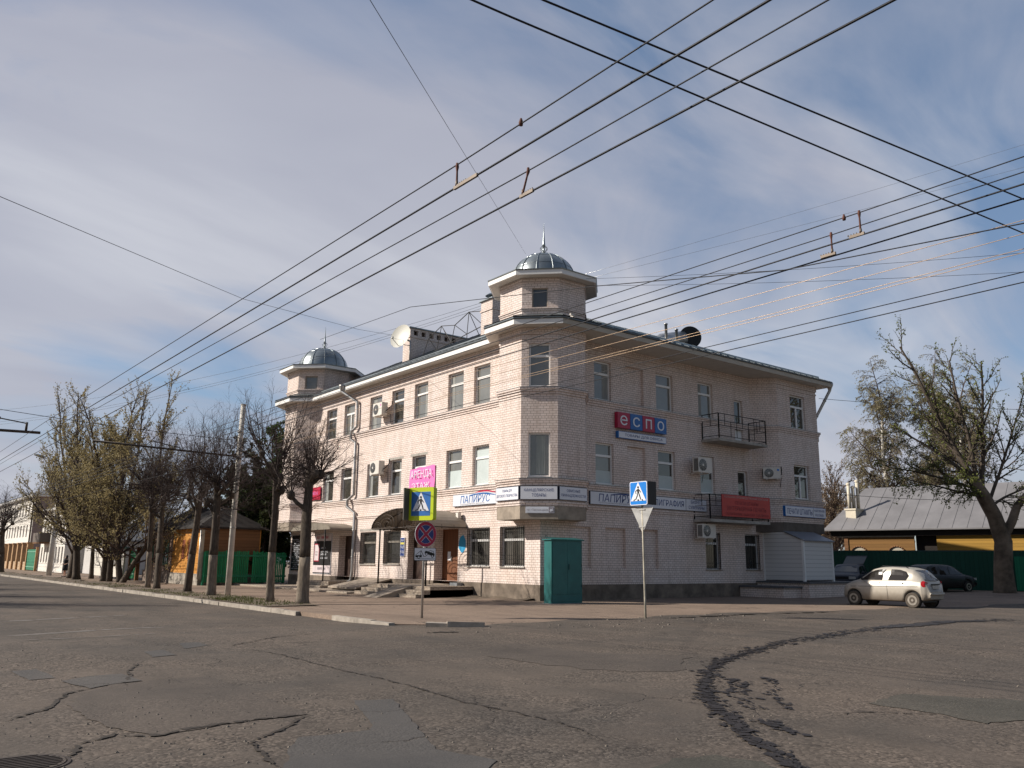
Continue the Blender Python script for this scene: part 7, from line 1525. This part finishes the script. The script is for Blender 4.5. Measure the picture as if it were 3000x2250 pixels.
t, on_side, sy = car((10.50, -8.77, .0), R(90), 'dusty silver five door hatchback parked half in the sun at the forecourt edge', SILVER, top, [(-1.75, .9), (-1.2, .97), (0, .95), (1.0, .90), (1.75, .7)],
    [(-1.745, .52), (-1.68, .64), (-1.5, .71), (-1.0, .745), (0, .75), (1.0, .745), (1.45, .70), (1.65, .60), (1.745, .45)], [(-1.745, .44), (-1.6, .52), (-1.3, .55), (-.9, .565), (0, .57), (.4, .565), (1.0, .60), (1.4, .58), (1.745, .38)], (1.17, -1.17), .275, CGLASS,
    [[(.86, .98), (.80, 1.03), (.36, 1.33), (.05, 1.39), (-.18, 1.40), (-.16, .985)], [(-.28, .985), (-.30, 1.40), (-.72, 1.385), (-.98, 1.31), (-1.08, 1.16), (-1.06, .99)]], (.98, 1.01, .40, 1.385, .60, .52), (-1.655, .985, -1.27, 1.36, .50, .46), TYRE_D)
for s_ in (1, -1):
    q = MB(); cx = -1.60
    pts = [Vector((cx+.085*math.cos(a), s_*(sy(cx+.085*math.cos(a), .86)+.012), .87+.115*math.sin(a))) for a in lin(0, 2*PI, 17)[:-1]]; ctr = sum(pts, Vector())/16+Vector((-.03, s_*.03, 0))
    for i in range(16): f_ = [ctr, pts[i], pts[(i+1) % 16]]; q.face(f_ if s_ < 0 else f_[::-1], None, 0, True)
    q.build('tail_light', TAIL, t)
for poly in ([(.93, .40), (.94, .40), (.90, .96), (.89, .96)], [(-.225, .28), (-.215, .28), (-.215, .97), (-.225, .97)], [(-1.0, .72), (-.99, .72), (-1.10, .97), (-1.11, .97)]): on_side(poly, BLACKP, 'door_seam', t, .004, (1, -1), 1)
for x in (.05, -.85): on_side([(x-.07, .86), (x+.07, .86), (x+.06, .90), (x-.06, .90)], BLACKP, 'door_handle', t, .012, (1, -1), 3)
on_side([(1.3, .72), (1.3, .735), (-1.4, .775), (-1.4, .76)], BLACKP, 'side_crease', t, .003, (1, -1), 14)
for s_ in (1, -1): m = MB(); m.tube([(.72, s_*.74, 1.0), (.70, s_*.86, 1.02)], [.04, .055], 8); m.build('mirror', BLACKP, t)
for s_ in (1, -1): m = MB(); m.tube([(.1, s_*.50, 1.47), (.0, s_*.50, 1.51), (-.9, s_*.50, 1.49), (-1.0, s_*.49, 1.45)], .014, 6); m.build('roof_rail', BLACKP, t)
m = MB(); m.face([(-1.735, .26, .70), (-1.735, -.26, .70), (-1.728, -.26, .81), (-1.728, .26, .81)]); m.build('number_plate', PLATE, t); m = MB(); m.box(-1.74, -1.70, -.3, .3, .83, .88); m.build('plate_trim', BLACKP, t)
m = MB(); m.tube([(-1.74, .55, .52), (-1.765, .35, .50), (-1.77, 0, .50), (-1.765, -.35, .50), (-1.74, -.55, .52)], .05, 8); m.build('rear_bumper_bulge', SILVER, t)
for s_ in (1, -1): m = MB(); m.lathe([(.001, .05), (.08, .03), (.11, 0)], (0, 0, 0), 12); o = m.build('headlight', LAMPG, t); o.location = (1.60, s_*.50, .66); o.rotation_euler = (0, R(75), s_*R(25))
# dark hatchback behind it
top2 = [(-1.95, .5), (-1.93, .82), (-1.86, .95), (-1.35, 1.32), (-1.1, 1.385), (-.4, 1.40), (.15, 1.38), (.45, 1.30), (1.0, .96), (1.15, .92), (1.75, .82), (1.92, .66), (1.97, .45)]
wd2 = [(-1.95, .68), (-1.8, .78), (-1, .81), (0, .82), (1, .81), (1.7, .77), (1.97, .66)]; rw2 = [(-1.95, .6), (-1.3, .58), (-.4, .60), (.4, .60), (1.0, .68), (1.7, .68), (1.97, .55)]; bl2_ = [(-1.95, .86), (0, .86), (1, .84), (1.97, .66)]
W2 = [[(.86, .90), (.42, 1.24), (-.05, 1.31), (-.05, .90)], [(-.15, .90), (-.15, 1.31), (-.75, 1.31), (-.80, .90)], [(-.9, .90), (-.88, 1.30), (-1.15, 1.26), (-1.45, .98)]]
t, on_side, sy = car((23.9, -4.2, .22), R(-14), 'nearly black five door hatchback in the shade behind the silver one', CDARK, top2, bl2_, wd2, rw2, (1.22, -1.24), .285, CGLASS, W2, (1.0, .97, .48, 1.28, .66, .56), (-1.83, .97, -1.38, 1.29, .56, .50), TYRE)
for s_ in (1, -1): m = MB(); m.box(1.86, 1.95, s_*.62-.12, s_*.62+.12, .62, .74); m.build('headlight', LAMPG, t); m = MB(); m.box(-1.97, -1.9, s_*.6-.14, s_*.6+.14, .68, .82); m.build('tail_light', TAIL, t)
m = MB(); m.box(1.93, 2.01, -.7, .7, .36, .50); m.build('front_bumper', BLACKP, t); m = MB(); m.box(-2.0, -1.93, -.7, .7, .36, .52); m.build('rear_bumper', BLACKP, t)
# dark blue hatchback with its tailgate up
t, on_side, sy = car((23.0, .35, .20), R(198), 'dark blue hatchback facing the street with its tailgate and front door open', CBLUE, top2, bl2_, wd2, rw2, (1.22, -1.24), .285, CGLASS, W2, (1.0, .97, .48, 1.28, .66, .56), (-1.83, .97, -1.38, 1.29, .56, .50), TYRE)
for s_ in (1, -1): m = MB(); m.box(1.88, 1.96, s_*.58-.17, s_*.58+.17, .60, .74); m.build('headlight', LAMPG, t); m = MB(); m.tube([(.75, s_*.82, .92), (.72, s_*.98, .95)], [.05, .08], 8); m.build('mirror', CBLUE, t)
m = MB(); m.box(1.94, 2.03, -.74, .74, .34, .50); m.build('front_bumper', BLACKP, t); m = MB(); m.box(1.93, 1.96, -.38, .38, .60, .73); m.build('grille', BLACKP, t); m = MB(); m.box(2.03, 2.036, -.26, .26, .40, .50); m.build('number_plate', PLATE, t)
m = MB(); m.face([(-1.15, -.56, 1.42), (-1.15, .56, 1.42), (-2.25, .56, 1.86), (-2.25, -.56, 1.86)]); m.face([(-1.15, -.56, 1.39), (-2.25, -.56, 1.83), (-2.25, .56, 1.83), (-1.15, .56, 1.39)]); tg = m.build('tailgate', pbr('tailgate_inside', (.03, .036, .04), .5, 0, .1, 3), t)
m = MB(); m.tube([(-2.1, -.6, 1.8), (-2.3, -.55, 1.87), (-2.3, .55, 1.87), (-2.1, .6, 1.8)], .03, 6); m.build('tailgate_rim', CBLUE, tg)
m = MB(); m.face([(.72, -.83, .40), (.72, -.83, .88), (.50, -1.62, .88), (.50, -1.62, .40)]); m.face([(.75, -.83, .40), (.53, -1.62, .40), (.53, -1.62, .88), (.75, -.83, .88)]); dr = m.build('open_door', CBLUE, t); m = MB(); m.face([(.72, -.90, .90), (.51, -1.55, .90), (.46, -1.50, 1.28), (.55, -1.12, 1.30)]); m.face([(.74, -.90, .90), (.57, -1.12, 1.30), (.48, -1.50, 1.28), (.53, -1.55, .90)]); m.build('door_glass', pbr('painted_reflection_glass', (.42, .46, .46), .1, 0, .05, 2), dr)  # pale base colour paints the reflection into the door glass
